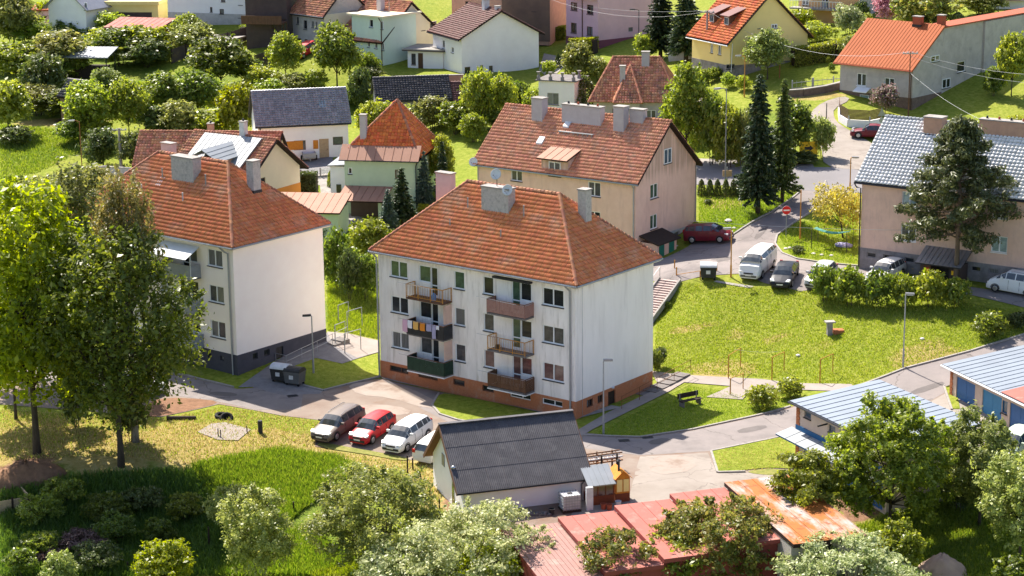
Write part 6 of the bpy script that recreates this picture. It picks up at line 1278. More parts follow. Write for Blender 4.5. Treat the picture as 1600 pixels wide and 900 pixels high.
for y in (0,.9):
    for x in (-1.1,0,1.1): mb.box(x-.05,x+.05,y-.05,y+.05,-.2,1.3)
mb.o('frame', M['wood_dark'], t)
for j in range(3):
    mb = MB(); z = .75+.25*j
    for y in (.1+.05*j,.6+.05*j): mb.beam((-1.5,y,z),(1.6,y+.1,z+.02),.06,.08)
    for k_ in range(9): mb.beam((-1.4+.33*k_,.1+.05*j,z),(-1.4+.33*k_,.65+.05*j,z),.04,.04)
    mb.o('ladder', M[('rust','plastic_white','wood_brown')[j]], t)
for u, v, l, m in ((943,796,'small terracotta flower pot at the foot of the garden hut','chimney_brick'),(952,797,'second terracotta flower pot at the foot of the hut','chimney_brick'),(966,792,'white bucket at the corner of the garden hut','plastic_white'),(862,804,'black bucket beside the water tank','plastic_black')):
    t = thing('bucket' if 'bucket' in l else 'flower_pot', l, 'bucket' if 'bucket' in l else 'flower pot', G(u,v)); MB().lathe([(.15,0),(.2,.38),(.22,.4),(.18,.4),(.16,.2)],10).o('body', M[m], t)
mb = MB(); 
for k_ in range(60):
    a = G(805+random.random()*55, 806-random.random()*4+ .0); s_ = random.uniform(.06,.16); mb.lathe([(s_*.3,0),(s_,s_*.5),(s_*.7,s_*1.2),(s_*.1,s_*1.4)],5,(a.x,a.y,a.z-.02))
tag(mb.o('rubble', M['concrete_dark']), None, None, kind='stuff')
# soil heaps and their boards
def heap(name, label, cat, u, v, rx, ry, h, m, seed):
    p = G(u,v); mb = MB(); r_ = random.Random(seed); n, k_ = 20, 8
    for j in range(k_+1):
        for i in range(n):
            a = 2*PI*i/n; rr = 1-j/k_; q = .8+.35*math.sin(a*2+seed)*.4+r_.uniform(-.09,.09); x, y = math.cos(a)*rx*rr*q, math.sin(a)*ry*rr*q
            mb.v.append((p.x+x, p.y+y, hz(p.x+x,p.y+y) - .1*(j == 0) + h*(1-rr**1.6)*(1+r_.uniform(-.12,.12))))
    for j in range(k_):
        for i in range(n): q = j*n; mb.f.append((q+i, q+(i+1)%n, q+n+(i+1)%n, q+n+i))
    mb.f.append(tuple(k_*n+i for i in range(n))); return tag(mb.o(name, M[m], smooth=True), label, cat)
heap('soil_heap','reddish brown heap of soil at the left edge of the meadow','soil heap',40,748,3.0,2.2,1.2,'soil',1); heap('tarp_heap','heap covered by a wrinkled pinkish brown tarpaulin','heap',1472,893,1.7,1.5,1.1,'tarp',3)
t = thing('compost_bay', 'wooden board compost bay beside the soil heap', 'compost bay', G(20,800), .5)
for a, b_ in (((-1.5,0),(1.2,0)),((-1.5,2.6),(-1.5,0.05)),((1.25,2.2),(1.25,.05))):
    for z in (.0,.3,.6): MB().beam((a[0],a[1],z+.15),(b_[0],b_[1],z+.15),.05,.27).o('board', M['wood_raw'], t)
for x, y in ((-1.4,-.08),(0,-.08),(1.1,-.08)): MB().box(x-.06,x+.06,y-.05,y+.02,-.3,1.05).o('post', M['wood_dark'], t)
# garden swing frame with the teal net, and what lies beneath
p = G(1300,388); t = thing('pergola', 'thin black garden frame with teal net roof under the willow', 'pergola', p, -.5); 
for x, y in ((-1.6,-.8),(1.6,-.8),(1.6,.8),(-1.6,.8)): MB().tube([(x,y,-.3),(x,y,1.7)],[.03,.03],6).o('post', M['metal_dark'], t)
mb = MB(); n = 9
for j in range(5):
    for i in range(n): x = -1.6+3.2*i/(n-1); y = -.35+.75*j/4; mb.v.append((x,y,1.68-.4*math.sin(PI*i/(n-1))*(.7+.3*math.sin(j*2))))
for j in range(4):
    for i in range(n-1): q = j*n+i; mb.f.append((q,q+1,q+n+1,q+n))
mb.o('net', M['net_teal'], t)
t = thing('garden_cushion', 'blue patterned covered lounger on the grass beside the net frame', 'lounger', G(1318,386), -.4); mb = MB(); mb.lathe([(.1,.0),(1.0,.1),(1.05,.4),(.7,.6),(.1,.65)],12); mb.o('cushion', M['cloth_navy'], t); t.scale = (.75,.42,.6)
for i, (u, v, l) in enumerate(((1228,389,'small pale rock left of the garden shrub'),(1234,388,'pale rock next to the garden shrub'),(1271,397,'square pale stone at the front of the net frame'),(1284,399,'flat pale stone in the middle front of the garden'),(1299,400,'pale stone at the right front of the garden'),(1138,346,'pale boulder on the grass slope by the tan house'),(1147,357,'flat pale stone by the kerb of the grass slope'),(1247,556,'white stone on the lawn beside the drying frame'),(1441,530,'flat tan stone lying in the big lawn'),(1232,592,'white crate by the lawn path'))):
    p = G(u,v); r_ = random.Random(i); mb = MB(); s_ = .2 if i != 5 else .36; mb.lathe([(s_*.8,-.1),(s_*r_.uniform(.9,1.1),s_*.3),(s_*.6,s_*.6),(s_*.1,s_*.7)],7); o = mb.o('stone', M['stone_pale'], None, p); o.rotation_euler = (0,0,i); tag(o, l, 'stone', 'stones in the grass')
# steps between lawn and car park
t = thing('staircase', 'straight flight of pale concrete steps beside the middle house', 'stairs', (0,0,0)); a = G(1047,439); dr = Vector((-math.sin(.52), -math.cos(.52), 0)); sd = Vector((math.cos(.52), -math.sin(.52), 0)); n = 24; top = a.z + .1
bot = hz(a.x+dr.x*7.6, a.y+dr.y*7.6) + .1; rise = (top-bot)/n
for k_ in range(n):
    c = Vector((a.x,a.y,0)) + dr*(.315*k_); mb = MB(); zt = top - rise*k_; P = [c-sd*.85, c+sd*.85, c+sd*.85+dr*.34, c-sd*.85+dr*.34]; mb.slab([(q.x,q.y,zt) for q in P], .5); mb.o('step', M['step_stone'], t)
for s_ in (-1, 1):
    mb = MB(); c0 = Vector((a.x,a.y,top-.02)) + sd*(s_*.95); c1 = Vector((a.x,a.y,bot-.02)) + sd*(s_*.95) + dr*7.56; mb.beam(c0, c1, .16, .5); mb.o('side_wall', M['concrete'], t)
mb = MB(); c0 = Vector((a.x,a.y,top)) - sd*.95; mb.bar(c0, c0+Vector((0,0,1)), .025).bar(c0+Vector((0,0,1)), c0+dr*7.5+Vector((0,0,1-(top-bot))), .025).o('handrail', M['zinc'], t)
t = thing('barrier', 'low ochre chain posts and bars across the upper car park', 'barrier', (0,0,0)); ps = [G(1054,420), G(1057,431), G(1094,437), G(1120,424)]
for q in ps: MB().tube([q-Vector((0,0,.2)), q+Vector((0,0,.75))],[.05,.05],6).o('post', M['paint_ochre'], t)
MB().bar(ps[1]+Vector((0,0,.1)), ps[2]+Vector((0,0,.75)), .025).bar(ps[2]+Vector((0,0,.3)), ps[3]+Vector((0,0,.6)), .025).o('bar', M['paint_ochre'], t)
# ------------------------------------------------------------------ fences and walls
def wallrun(name, label, px, h, th, m, cap=None, lift=0):
    P = [G(u,v) for u,v in px]; t = thing(name, label, 'wall', P[0])
    for i in range(len(P)-1):
        a, b_ = P[i]-P[0], P[i+1]-P[0]; MB().beam(a+Vector((0,0,h/2-.3)), b_+Vector((0,0,h/2-.3)), th, h+.6).o('wall_panel', M[m], t)
        if cap: MB().beam(a+Vector((0,0,h+.05)), b_+Vector((0,0,h+.05)), th+.08, .09).o('coping', M[cap], t)
    return t
wallrun('retaining_wall','pale concrete retaining wall along the left street',[(133,281),(165,279),(215,283)],1.3,.25,'stone_pale','concrete'); wallrun('garden_wall','low dark stone wall along the lane below the yellow house',[(1224,152),(1255,150),(1288,145),(1320,137)],.7,.4,'stone_brown','concrete')
wallrun('garden_wall','pale rough wall segment left of the yellow house',[(1045,96),(1062,94),(1078,92),(1092,88)],1.3,.3,'stone_pale')
def fence(name, label, px, h, m, post_m, board_w=.12, gap=.06, horiz=False, base=0, base_m='concrete'):
    P = [G(u,v) for u,v in px]; t = thing(name, label, 'fence', P[0]); meshes = {}
    for i in range(len(P)-1):
        a, b_ = P[i]-P[0], P[i+1]-P[0]; d = b_-a; Ln = Vector((d.x,d.y,0)).length; u = d/Ln
        if base: MB().beam(a+Vector((0,0,base/2-.2)), b_+Vector((0,0,base/2-.2)), .25, base+.4).o('plinth', M[base_m], t)
        for q in range(int(Ln/2.2)+1):
            c = a + u*min(Ln, q*2.2+.05); MB().box(c.x-.06,c.x+.06,c.y-.06,c.y+.06,c.z-.3,c.z+h+.06).o('post', M[post_m], t)
        if horiz:
            k_ = int(h/(board_w+gap))
            for j in range(k_): z = base+.05+j*(board_w+gap); MB().beam(a+Vector((0,0,z+board_w/2)), b_+Vector((0,0,z+board_w/2)), .03, board_w).o('board', M[m], t)
        else:
            n = int(Ln/(board_w+gap)); mb = MB()
            for j in range(n):
                c = a + u*(j*(board_w+gap)); e_ = c + u*board_w
                mb.v += []; mb.slab([(c.x,c.y-.015,c.z+h-.02*(j%3)),(e_.x,e_.y-.015,e_.z+h-.02*(j%3)),(e_.x,e_.y+.015,e_.z+h-.02*(j%3)),(c.x,c.y+.015,c.z+h-.02*(j%3))], h-base-.06)
            o = mb.o('palings', M[m], t); o['kind'] = 'stuff'
            MB().beam(a+Vector((0,.04,h*.75)), b_+Vector((0,.04,h*.75)), .03, .07).beam(a+Vector((0,.04,base+.25)), b_+Vector((0,.04,base+.25)), .03, .07).o('rail', M[m], t)
    return t
fence('fence','long dark brown board fence below the grey and cream house',[(268,100),(300,88),(330,80),(362,72),(398,60)],1.9,'house_dark','wood_dark',.16,.01); fence('fence','dark board fence in front of the court of the dark timber house',[(398,108),(420,102),(450,94)],1.8,'house_dark','wood_dark',.16,.01)
fence('fence','pale picket fence along the front of the paved court',[(436,281),(470,280),(500,277),(520,275)],.95,'paint_white','plinth_grey',.07,.09,base=.2); fence('fence','brown board fence of three rails by the pink house',[(842,66),(858,62),(884,60)],1.1,'wood_brown','wood_brown',.2,.12,True)
fence('fence','garden fence with white base wall and dark panels round the grey house garden',[(1311,178),(1312,190),(1325,198),(1358,200),(1377,196)],1.1,'frame_brown','stone_pale',.1,.03,True,.75,'house_white')
fence('fence','wire mesh fence posts along the lawn below the yellow house',[(1237,142),(1270,138),(1318,134)],1.1,'zinc','zinc',.02,.5); fence('fence','tumbledown slatted gate fence beside the rusty garage',[(1301,824),(1312,816)],1.0,'wood_grey','wood_grey',.1,.08,True)
fence('fence','grey picket gate between the garden shrubs left of the middle house',[(543,410),(552,406)],1.1,'wood_grey','wood_grey',.07,.06)

for u, v, l, rz in ((975,689,'dark iron drain grate at the kerb below the lamp post',.1),(457,619,'dark iron drain cover before the two black bins',.4),(1012,684,'small dark drain by the kerb right of the grate',.1)):
    p = G(u,v); o = MB().box(-.4,.4,-.28,.28,-.1,.045); 
    for k_ in range(5): o.box(-.34,.34,-.24+k_*.1,-.2+k_*.1,.0451,.055)
    o = o.o('drain_grate', M['metal_dark'], None, p, rz); tag(o, l, 'drain')
# ------------------------------------------------------------------ trees and shrubs
def leaf_cloud(P, nrm, size, asp=.55, along=None):
    n = len(P); r = rng.normal(0, 1, (n,3)); nr = nrm + r*.75; nr /= np.linalg.norm(nr, axis=1)[:,None] + 1e-9
    t = rng.normal(0, 1, (n,3)) if along is None else along + rng.normal(0, .25, (n,3)); t -= (t*nr).sum(1)[:,None]*nr; t /= np.linalg.norm(t, axis=1)[:,None] + 1e-9
    b = np.cross(nr, t); s = size[:,None]
    return np.stack([P - t*s*.6, P + b*s*asp*.6 + nr*s*.08, P + t*s*.6, P - b*s*asp*.6 + nr*s*.08], 1).reshape(-1, 3)
def crown_mesh(name, V, mat): return fastmesh(name, V, np.arange(len(V)).reshape(-1, 4), mat)
def rdir(n):
    d = rng.normal(0, 1, (n,3)); return d/np.linalg.norm(d, axis=1)[:,None]
def broad(W, Hh, z0, n, leaf, K=14, clump=16, lobe=(.26,.42), spread=.62, sig=.145, seed=0, droop=0., stems=1, lean=0., flat=1., asp=.55, top=1.0):
    """crown of overlapping lobes, each a shell of leaf clumps; trunk and limbs reach into the lobes"""
    global rng
    old = rng; rng = np.random.default_rng(seed+100)
    cz = (z0+Hh)/2; R3 = np.array([W/2, W/2, (Hh-z0)/2]); L = []
    for i in range(K):
        ph = i*2.39996 + rng.uniform(-.3,.3); zz = 1 - 2*(i+.5)/K; zz = zz*.9 + .08; rr = math.sqrt(max(0, 1-zz*zz))
        f = spread*rng.uniform(.75,1.15); k = (1 - .35*max(0, zz)*(1-top)) 
        L.append((np.array([math.cos(ph)*rr*f*k, math.sin(ph)*rr*f*k, zz*spread*rng.uniform(.9,1.15)]), rng.uniform(*lobe)))
    P, N = [], []; wts = np.array([l[1]**2 for l in L]); cnt = (n*wts/wts.sum()).astype(int)
    for (c, r), m in zip(L, cnt):
        cd_ = rdir(clump); cd_[:,2] = np.abs(cd_[:,2])*rng.choice([1,1,1,-1], clump); cc = cd_*r*rng.uniform(.7,1.05,(clump,1)); k = rng.integers(0, clump, m)
        p = cc[k] + rng.normal(0, sig*r*1.45, (m,3))*np.array([1,1,.75]); P.append(c + p*np.array([1,1,flat])); N.append(cd_[k]*.8 + np.array([0,0,.55]))
    SH = []
    for c, r in L:                                      # young shoots that break the outline
        for q in range(3):
            d = rdir(1)[0]; d[2] = abs(d[2])*.8+.25; d /= np.linalg.norm(d); m = max(4, int(n*.004)); tq = rng.uniform(.75,1.45,m); P.append(c + np.outer(tq*r, d) + rng.normal(0,.035,(m,3))*r*2); N.append(np.tile(d, (m,1)) + rng.normal(0,.6,(m,3))); SH.append((c*.9, c + d*r*1.4))
    P = np.concatenate(P)*R3 + np.array([0,0,cz]); N = np.concatenate(N)
    if droop: P[:,2] -= rng.exponential(droop, len(P))
    k = P[:,2] > .08; P = P[k]; N = N[k]; P[:,0] += lean*P[:,2]
    size = leaf*np.clip(rng.lognormal(-.08,.38,len(P)),.4,2.); V = leaf_cloud(P, N, size, asp, np.tile([0,0,-1.],(len(P),1)) if droop else None)
    mb = MB(); 
    for s_ in range(stems):
        a = 2*PI*s_/max(1,stems) + .4; off = .0 if stems == 1 else .12*W*.5; bx, by = math.cos(a)*.12, math.sin(a)*.12
        r0 = max(.05, .011*Hh + .005*W)/(1 if stems == 1 else 1.35); pts = []; hh = z0 + (Hh-z0)*.62
        for k in range(6): q = k/5; pts.append((bx*(stems>1) + math.cos(a)*off*q*2*(stems>1) + .05*math.sin(q*5+seed)*q*W*.15 + lean*hh*q, by*(stems>1) + math.sin(a)*off*q*2*(stems>1) + .05*math.cos(q*4+seed)*q*W*.15, -.3 + (hh+.3)*q))
        mb.tube(pts, [r0*(1.25 if k == 0 else 1)*(1-.14*k) for k in range(6)], 7)
        for i, (c, r) in enumerate(L):
            if i % stems != s_: continue
            e = c*R3*.9 + np.array([0,0,cz]); e[0] += lean*e[2]; j = 2 + (i % 3); p0 = np.array(pts[j]); 
            if e[2] < p0[2]*.6: p0 = np.array(pts[2])
            mid = (p0+e)/2 + np.array([0,0,-.06*abs(e[0])-.0]); mb.tube([tuple(p0), tuple(mid), tuple(e)], [r0*.45, r0*.3, r0*.1], 5)
    for a_, b_ in SH[::2]:
        a_ = a_*R3 + np.array([lean*cz,0,cz]); b_ = b_*R3 + np.array([lean*cz,0,cz])
        if min(a_[2],b_[2]) > .1: mb.tube([tuple(a_), tuple(b_)], [.03,.01], 4)
    rng = old; return mb, V
def spruce(W, Hh, n, seed=0, dens_=1., jag=.2, taper=1.0):
    global rng
    old = rng; rng = np.random.default_rng(seed+300); P, N, A = [], [], []; lev = int(Hh/.42)
    for i in range(lev):
        f = (i+.5)/lev; z = Hh*(.13+.87*f); rad = W/2*(1-f)**taper*rng.uniform(1-jag,1+jag*.6) + .12; nb = 7+int(6*(1-f))
        for k in range(nb):
            a = 2*PI*k/nb + i*.7 + rng.uniform(-.2,.2); L_ = rad*rng.uniform(.72,1.12); m = max(3, int(n*L_/(lev*nb*W*.25)/1.)); q = rng.uniform(.1,1,m)**.8
            d = np.array([math.cos(a), math.sin(a), 0]); p = np.outer(q*L_, d); p[:,2] = z - q*L_*.38 + (q**3)*L_*.12; p += rng.normal(0,.09,(m,3))*np.array([1,1,.6]); P.append(p); N.append(np.tile([0,0,1.],(m,1))); A.append(np.tile(d+np.array([0,0,-.5]),(m,1)))
    P = np.concatenate(P); V = leaf_cloud(P, np.concatenate(N), .34*rng.uniform(.7,1.3,len(P)), .4, np.concatenate(A)); mb = MB().tube([(0,0,-.3),(0,0,Hh*.5),(0,0,Hh*.97)],[.02*Hh+.03,.012*Hh,.02],7); rng = old; return mb, V
def pine(W, Hh, n, seed=0):
    global rng
    old = rng; rng = np.random.default_rng(seed+500); P, N = [], []; mb = MB().tube([(0,0,-.3),(.05,0,Hh*.4),(-.1,.1,Hh*.75),(0,0,Hh*.98)],[.3,.24,.15,.04],8)
    for i in range(84):
        f = (i/84)**.9; z = Hh*(.27+.71*f); a = i*2.4+rng.uniform(-.4,.4); prof = .55+.75*math.sin(PI*min(1,(f+.12)*.95)); L_ = W/2*prof*rng.uniform(.55,1.0)*(1.15-.72*f); e = np.array([math.cos(a)*L_, math.sin(a)*L_, z + L_*rng.uniform(-.12,.3)])
        mb.tube([(0,0,z),tuple(e*np.array([.5,.5,1])+np.array([0,0,-.12])),tuple(e)],[.07,.045,.02],5)
        for q in (.4,.62,.82,1.0):
            c = np.array([0,0,z])*(1-q)+e*q; m = int(n/84/4); d = rdir(m); p = c + d*rng.uniform(.4,.85)*np.array([1,1,.8])*rng.uniform(.4,1,(m,1)); P.append(p); N.append(d+np.array([0,0,.5]))
    P = np.concatenate(P); V = leaf_cloud(P, np.concatenate(N), .3*rng.uniform(.7,1.3,len(P)), .4); rng = old; return mb, V
def thuja(W, Hh, n, seed=0):
    global rng
    old = rng; rng = np.random.default_rng(seed+700); z = rng.uniform(.02,1,n)*Hh; a = rng.uniform(0,2*PI,n); r = W/2*np.sqrt(np.clip(1-(z/Hh)**1.6,0,1))*rng.uniform(.75,1.05,n)*(1+.12*np.sin(a*5+z*3)); P = np.stack([np.cos(a)*r,np.sin(a)*r,z],-1)
    N = np.stack([np.cos(a),np.sin(a),a*0+.4],-1); V = leaf_cloud(P,N,.2*rng.uniform(.7,1.3,n),.5,np.tile([0,0,1.],(n,1))); rng = old; return MB().tube([(0,0,-.2),(0,0,Hh*.8)],[.08,.03],6), V
PROTO = {}
def proto(sp, W, Hh, seed):
    k = (sp, seed)
    if k in PROTO: return PROTO[k]
    D = {'fruit':lambda: (5.0,5.2,*broad(5,5.2,.5,4800,.27,16,18,(.3,.44),.58,.18,seed)), 'round':lambda: (5.5,6.2,*broad(5.5,6.2,.8,6400,.26,20,20,(.28,.42),.58,.17,seed)), 'tall':lambda: (6,9,*broad(6,9,.7,7600,.30,24,18,(.24,.38),.66,.17,seed)),
         'shrub':lambda: (3.2,2.4,*broad(3.2,2.4,.02,2600,.2,14,18,(.32,.46),.58,.18,seed,stems=3)), 'wild':lambda: (4.2,4.0,*broad(4.2,4.0,.1,4000,.25,18,16,(.26,.42),.64,.2,seed,stems=3)),
         'spruce':lambda: (4.2,12,*spruce(4.6,12,13000,seed,1,.3,.72)), 'fir':lambda: (3.6,7,*spruce(3.6,7,5200,seed,jag=.14)), 'thuja':lambda: (1.2,2.2,*thuja(1.2,2.2,900,seed)), 'thujabig':lambda: (3.2,5.2,*thuja(3.2,5.2,4200,seed)), 'droop':lambda: (4,4,*broad(4,4,.3,3600,.22,12,12,(.3,.45),.6,.15,seed,.5))}
    W0, H0, mb, V = D[sp](); PROTO[k] = (W0, H0, mb, V, {}); return PROTO[k]
TREES = []
def plant(sp, mat, u, vt, vb, wpx, label, group='garden trees on the slope', seed=0, cat=None, bark='bark', name=None, rot=None):
    p = G(u, vb); k = ppm(p); hh = (vb-vt)/(k*.965) ; ww = wpx/k
    W0, H0, mb, V, cache = proto(sp, ww, hh, seed)
    if mat not in cache: cache[mat] = (mb.mesh('trunk', M[bark], True), crown_mesh('crown', V, M[mat]))
    tm, cm = cache[mat]; nm = name or {'fruit':'fruit_tree','round':'round_tree','tall':'tall_tree','shrub':'shrub','wild':'wild_shrub','spruce':'spruce_tree','fir':'fir_tree','thuja':'thuja','thujabig':'thuja','droop':'drooping_shrub'}[sp]
    t = thing(nm, label, cat or ('shrub' if sp in ('shrub','wild','droop','thuja') else 'tree'), p, random.uniform(0, 6.28) if rot is None else rot, group); t.scale = (ww/W0, ww/W0, hh/H0)
    put('trunk', tm, t); put('crown', cm, t); return t
def single(name, mats, mb, V, p, label, group, cat='tree', bark='bark', rz=0):
    t = thing(name, label, cat, p, rz, group); mb.o('trunk', M[bark], t, smooth=True); put('crown', crown_mesh('crown', V, M[mats]), t); return t
def big(name, mat, u, vt, vb, wpx, z0f, n, leaf, label, group, seed, bark='bark', **k):
    p = G(u, vb); q = ppm(p); hh = (vb-vt)/(q*.965); ww = wpx/q; mb, V = broad(ww, hh, hh*z0f, n, leaf, seed=seed, **k); return single(name, mat, mb, V, p, label, group, bark=bark)
LG = 'large trees on the left'
big('maple_tree','leaf_maple',58,298,708,262,.1,24000,.31,'huge bright yellow green maple at the left edge',LG,1,K=36,clump=20,lobe=(.2,.32),spread=.72)
big('broadleaf_tree','leaf_green',190,372,728,262,.12,21000,.24,'open crowned dark green tree with yellowish tips in front of the left house',LG,2,K=38,clump=16,lobe=(.2,.3),spread=.76,sig=.2,bark='bark')
big('birch_tree','leaf_birch',212,268,690,104,.5,8000,.20,'slender olive brown birch with pale trunk before the left tile roof',LG,3,K=20,clump=14,lobe=(.34,.46),spread=.66,droop=.45,bark='bark_pale')
big('tall_tree','leaf_olive',132,258,585,120,.06,9500,.26,'tall olive tree hiding the left end of the left apartment roof',LG,7,K=24,clump=16,lobe=(.24,.36),spread=.68); big('tall_tree','leaf_green',22,288,590,120,.06,8000,.27,'tall dark tree behind the maple at the left edge',LG,8,K=22,clump=16,lobe=(.24,.36),spread=.68)
big('broadleaf_tree','leaf_green',25,470,655,120,.3,4200,.28,'smaller dark tree under the left edge of the maple',LG,5,K=14)
big('wild_tree','leaf_olive',84,270,350,140,.1,5600,.30,'wide olive green tree mass behind the maple',LG,6,K=20,stems=2); plant('wild','leaf_green',22,278,340,90,'bushy green tree at the left edge above the maple',LG,1); plant('wild','leaf_olive',150,262,352,80,'olive bush beside the left street above the roof edge',LG,2); plant('wild','leaf_dark',120,560,668,60,'dark undergrowth bush between the left trunks',LG,3); plant('wild','leaf_dark',205,585,690,60,'dark twiggy bush right of the left trunks',LG,1)
# front row
FG = 'trees and shrubs in the foreground'
big('fruit_tree','leaf_olive',590,732,900,235,.02,26350,.15,'big olive green fruit tree with many stems left of the white garage',FG,11,K=24,clump=18,lobe=(.2,.34),spread=.7,stems=4)
big('fruit_tree','leaf_silver',408,752,915,138,.01,14725,.15,'grey green flowering fruit tree right of the yellow bush',FG,12,K=18,clump=16,lobe=(.22,.36),stems=2)
big('fruit_tree','leaf_silver',366,752,840,84,.02,6510,.14,'small silvery tree leaning over the grey green fruit tree',FG,13,K=12)
big('yellow_bush','leaf_yellow',257,842,925,112,.02,6510,.17,'bright yellow green rounded bush at the bottom left',FG,14,K=16,clump=16,lobe=(.28,.4),spread=.6,stems=3)
big('blossom_tree','leaf_blossom',748,790,935,250,.02,23250,.15,'white blossoming tree below the white garage',FG,15,K=24,clump=16,lobe=(.2,.34),spread=.72,stems=3)
big('blossom_tree','leaf_blossom',625,838,950,150,.05,9300,.15,'white blossoming tree left of the bottom centre',FG,16,K=18,stems=3)
big('yellow_bush','leaf_yellow',765,852,945,170,.02,10075,.14,'yellow green spiky bush at the bottom centre before the blossom',FG,17,K=18,stems=3)
big('fruit_tree','leaf_bronze',962,822,950,135,.1,7130,.15,'thin tree with bronze young leaves over the red garage roofs',FG,18,K=18,clump=10,lobe=(.16,.28),spread=.75,sig=.22,stems=2)
big('fruit_tree','leaf_bronze',1126,776,915,210,.02,27125,.16,'dense dark green tree with bronze tips before the red garages',FG,19,K=24,clump=18,lobe=(.2,.34),spread=.7,stems=2)
big('fruit_tree','leaf_fresh',1060,828,930,150,.05,7750,.16,'light green bush below the dense bronze tipped tree',FG,20,K=16,stems=3)
big('blossom_tree','leaf_blossom',1320,843,950,255,.02,21700,.15,'wide white blossoming tree at the bottom right',FG,21,K=24,clump=16,lobe=(.2,.32),spread=.74,stems=3)
big('fruit_tree','leaf_fresh',1402,803,915,90,.04,6510,.16,'pointed light green young tree above the right blossom tree',FG,22,K=16,lobe=(.24,.36),top=.3,stems=2)
big('broadleaf_tree','leaf_fresh',1390,618,838,205,.05,29450,.18,'large bright green tree hiding the blue roofed garage',FG,23,K=28,clump=16,lobe=(.18,.3),spread=.74)
big('broadleaf_tree','leaf_fresh',1274,705,855,135,.36,10075,.17,'leaning tree with dark trunk beside the rusty garage roof',FG,24,K=14,clump=14,lobe=(.24,.4),lean=-.12)
big('broadleaf_tree','leaf_silver',1530,640,822,140,.05,19375,.16,'tall grey green tree in front of the right garage row',FG,25,K=20,clump=16,lobe=(.2,.34),spread=.68)
big('broadleaf_tree','leaf_silver',1592,700,885,165,.08,15500,.16,'broad grey green tree at the right edge of the foreground',FG,26,K=22,clump=16,lobe=(.2,.34))
big('wild_shrub','leaf_green',1215,820,900,90,.02,4650,.15,'dark green shrub behind the right blossom tree',FG,27,K=12,stems=3); big('wild_shrub','leaf_dark',1500,735,800,90,.03,4030,.16,'dark shrub in the shade between the two right trees',FG,28,K=12,stems=3); big('wild_shrub','leaf_green',1580,868,925,70,.03,3100,.16,'low green shrub in the bottom right corner',FG,29,K=10,stems=3)
for i, a in enumerate(((60,770,820,90,'leaf_green'),(100,745,790,80,'leaf_green'),(165,770,815,85,'leaf_green'),(60,830,870,75,'leaf_green'),(185,800,850,80,'leaf_green'),(150,845,895,85,'leaf_dark'),(35,855,900,60,'leaf_green'),(225,760,800,70,'leaf_dark'),(290,770,815,70,'leaf_fresh'),(250,810,850,60,'leaf_green'))):
    u, vt, vb, wd, m = a; big('nettle_bush',m,u,vt,vb,wd,.01,3600,.13,('dark weed bush right of the soil heap','weed bush just behind the soil heap','dark weed bush in the middle of the shaded bank','dark weed bush left of the dry brush pile','green weed bush right of the dry brush pile','dark weed bush below the dry brush pile','green weed bush in the bottom left corner','dark weed bush under the trunks','dark weed bush at the right of the shaded bank','green weed bush above the yellow bush')[i],'weeds on the shaded bank',40+i,K=10,stems=3)
p = G(125,860); mb, V = broad(3.6,1.3,.02,2600,.22,12,10,(.3,.45),seed=61,asp=.18,stems=3); single('brush_pile','twig_dry',mb,V,p,'pile of dry purplish cut branches on the shaded bank','brush piles','brush pile'); p = G(75,878); mb, V = broad(2.2,.9,.02,1200,.2,9,9,(.3,.45),seed=62,asp=.2,stems=3); single('brush_pile','twig_dry',mb,V,p,'smaller pile of dry reddish branches at the lower left','brush piles','brush pile')
plant('wild','leaf_silver',95,860,925,60,'grey leafless looking shrub at the bottom left',FG,2)
# in the middle
MG = 'shrubs and trees between the apartment houses'
p = G(1493,446); k_ = ppm(p); mb, V = pine(175/k_, (446-188)/(k_*.965), 27000, 1); single('pine_tree','leaf_pine',mb,V,p,'dark open pine before the salmon apartment house',MG,bark='bark_pine')
big('willow_tree','leaf_yellow_olive',1318,286,372,108,.3,4200,.17,'yellowish drooping small tree with leaning trunk in the garden corner',MG,31,K=14,clump=12,droop=.45,lean=-.18)
for i, (u, vt, vb, wd, m, l) in enumerate(((1288,414,470,52,'leaf_green','leftmost shrub of the clipped row above the lawn'),(1328,418,478,58,'leaf_green','second shrub of the row above the lawn'),(1372,422,481,58,'leaf_green','middle shrub of the row above the lawn'),(1412,428,482,50,'leaf_fresh','small light shrub in the gap of the row'),(1452,424,479,62,'leaf_fresh','big light green shrub left of the pine trunk'),(1493,434,480,50,'leaf_green','rightmost shrub of the row at the pine trunk'),(1549,486,527,58,'leaf_green','round lone shrub near the right road bend'),(1590,488,512,40,'leaf_dark','low dark shrub at the right edge above the road'),(1190,602,638,56,'leaf_fresh','left one of two round bushes by the lawn path'),(1236,590,622,48,'leaf_fresh','right one of two round bushes by the lawn path'))):
    plant('shrub',m,u,vt,vb,wd,l,'shrubs on the big lawn',i%3)
plant('fruit','leaf_dark',1032,541,574,24,'very small thin tree beside the right wall of the middle house',MG,0); plant('wild','leaf_green',1022,548,582,26,'dark bush at the corner of the middle house',MG,1); plant('wild','leaf_green',1040,470,482,18,'small weed bush beside the stairs',MG,2)
plant('spruce','leaf_conifer',1184,122,334,68,'tall dark spruce left of its twin by the road',MG,0); plant('spruce','leaf_dark',1222,128,316,52,'tall dark spruce right of its twin by the road',MG,1)
for i, u in enumerate((1096,1109,1121,1134,1146,1157,1167)): plant('thuja','leaf_dark',u,281,305,13,('thuja first from the left in the street row','thuja second from the left in the street row','thuja third from the left in the street row','thuja hidden behind the tall lamp post in the street row','thuja fifth from the left in the street row','thuja sixth from the left in the street row','thuja at the right end of the street row, next to the spruce')[i],'thuja row along the street',i%2)
plant('shrub','leaf_dark',1246,384,396,24,'low dark shrub with dry base in the garden corner',MG,1); plant('shrub','leaf_dark',1106,311,318,14,'small dark bush on the grass slope by the tan house',MG,2)
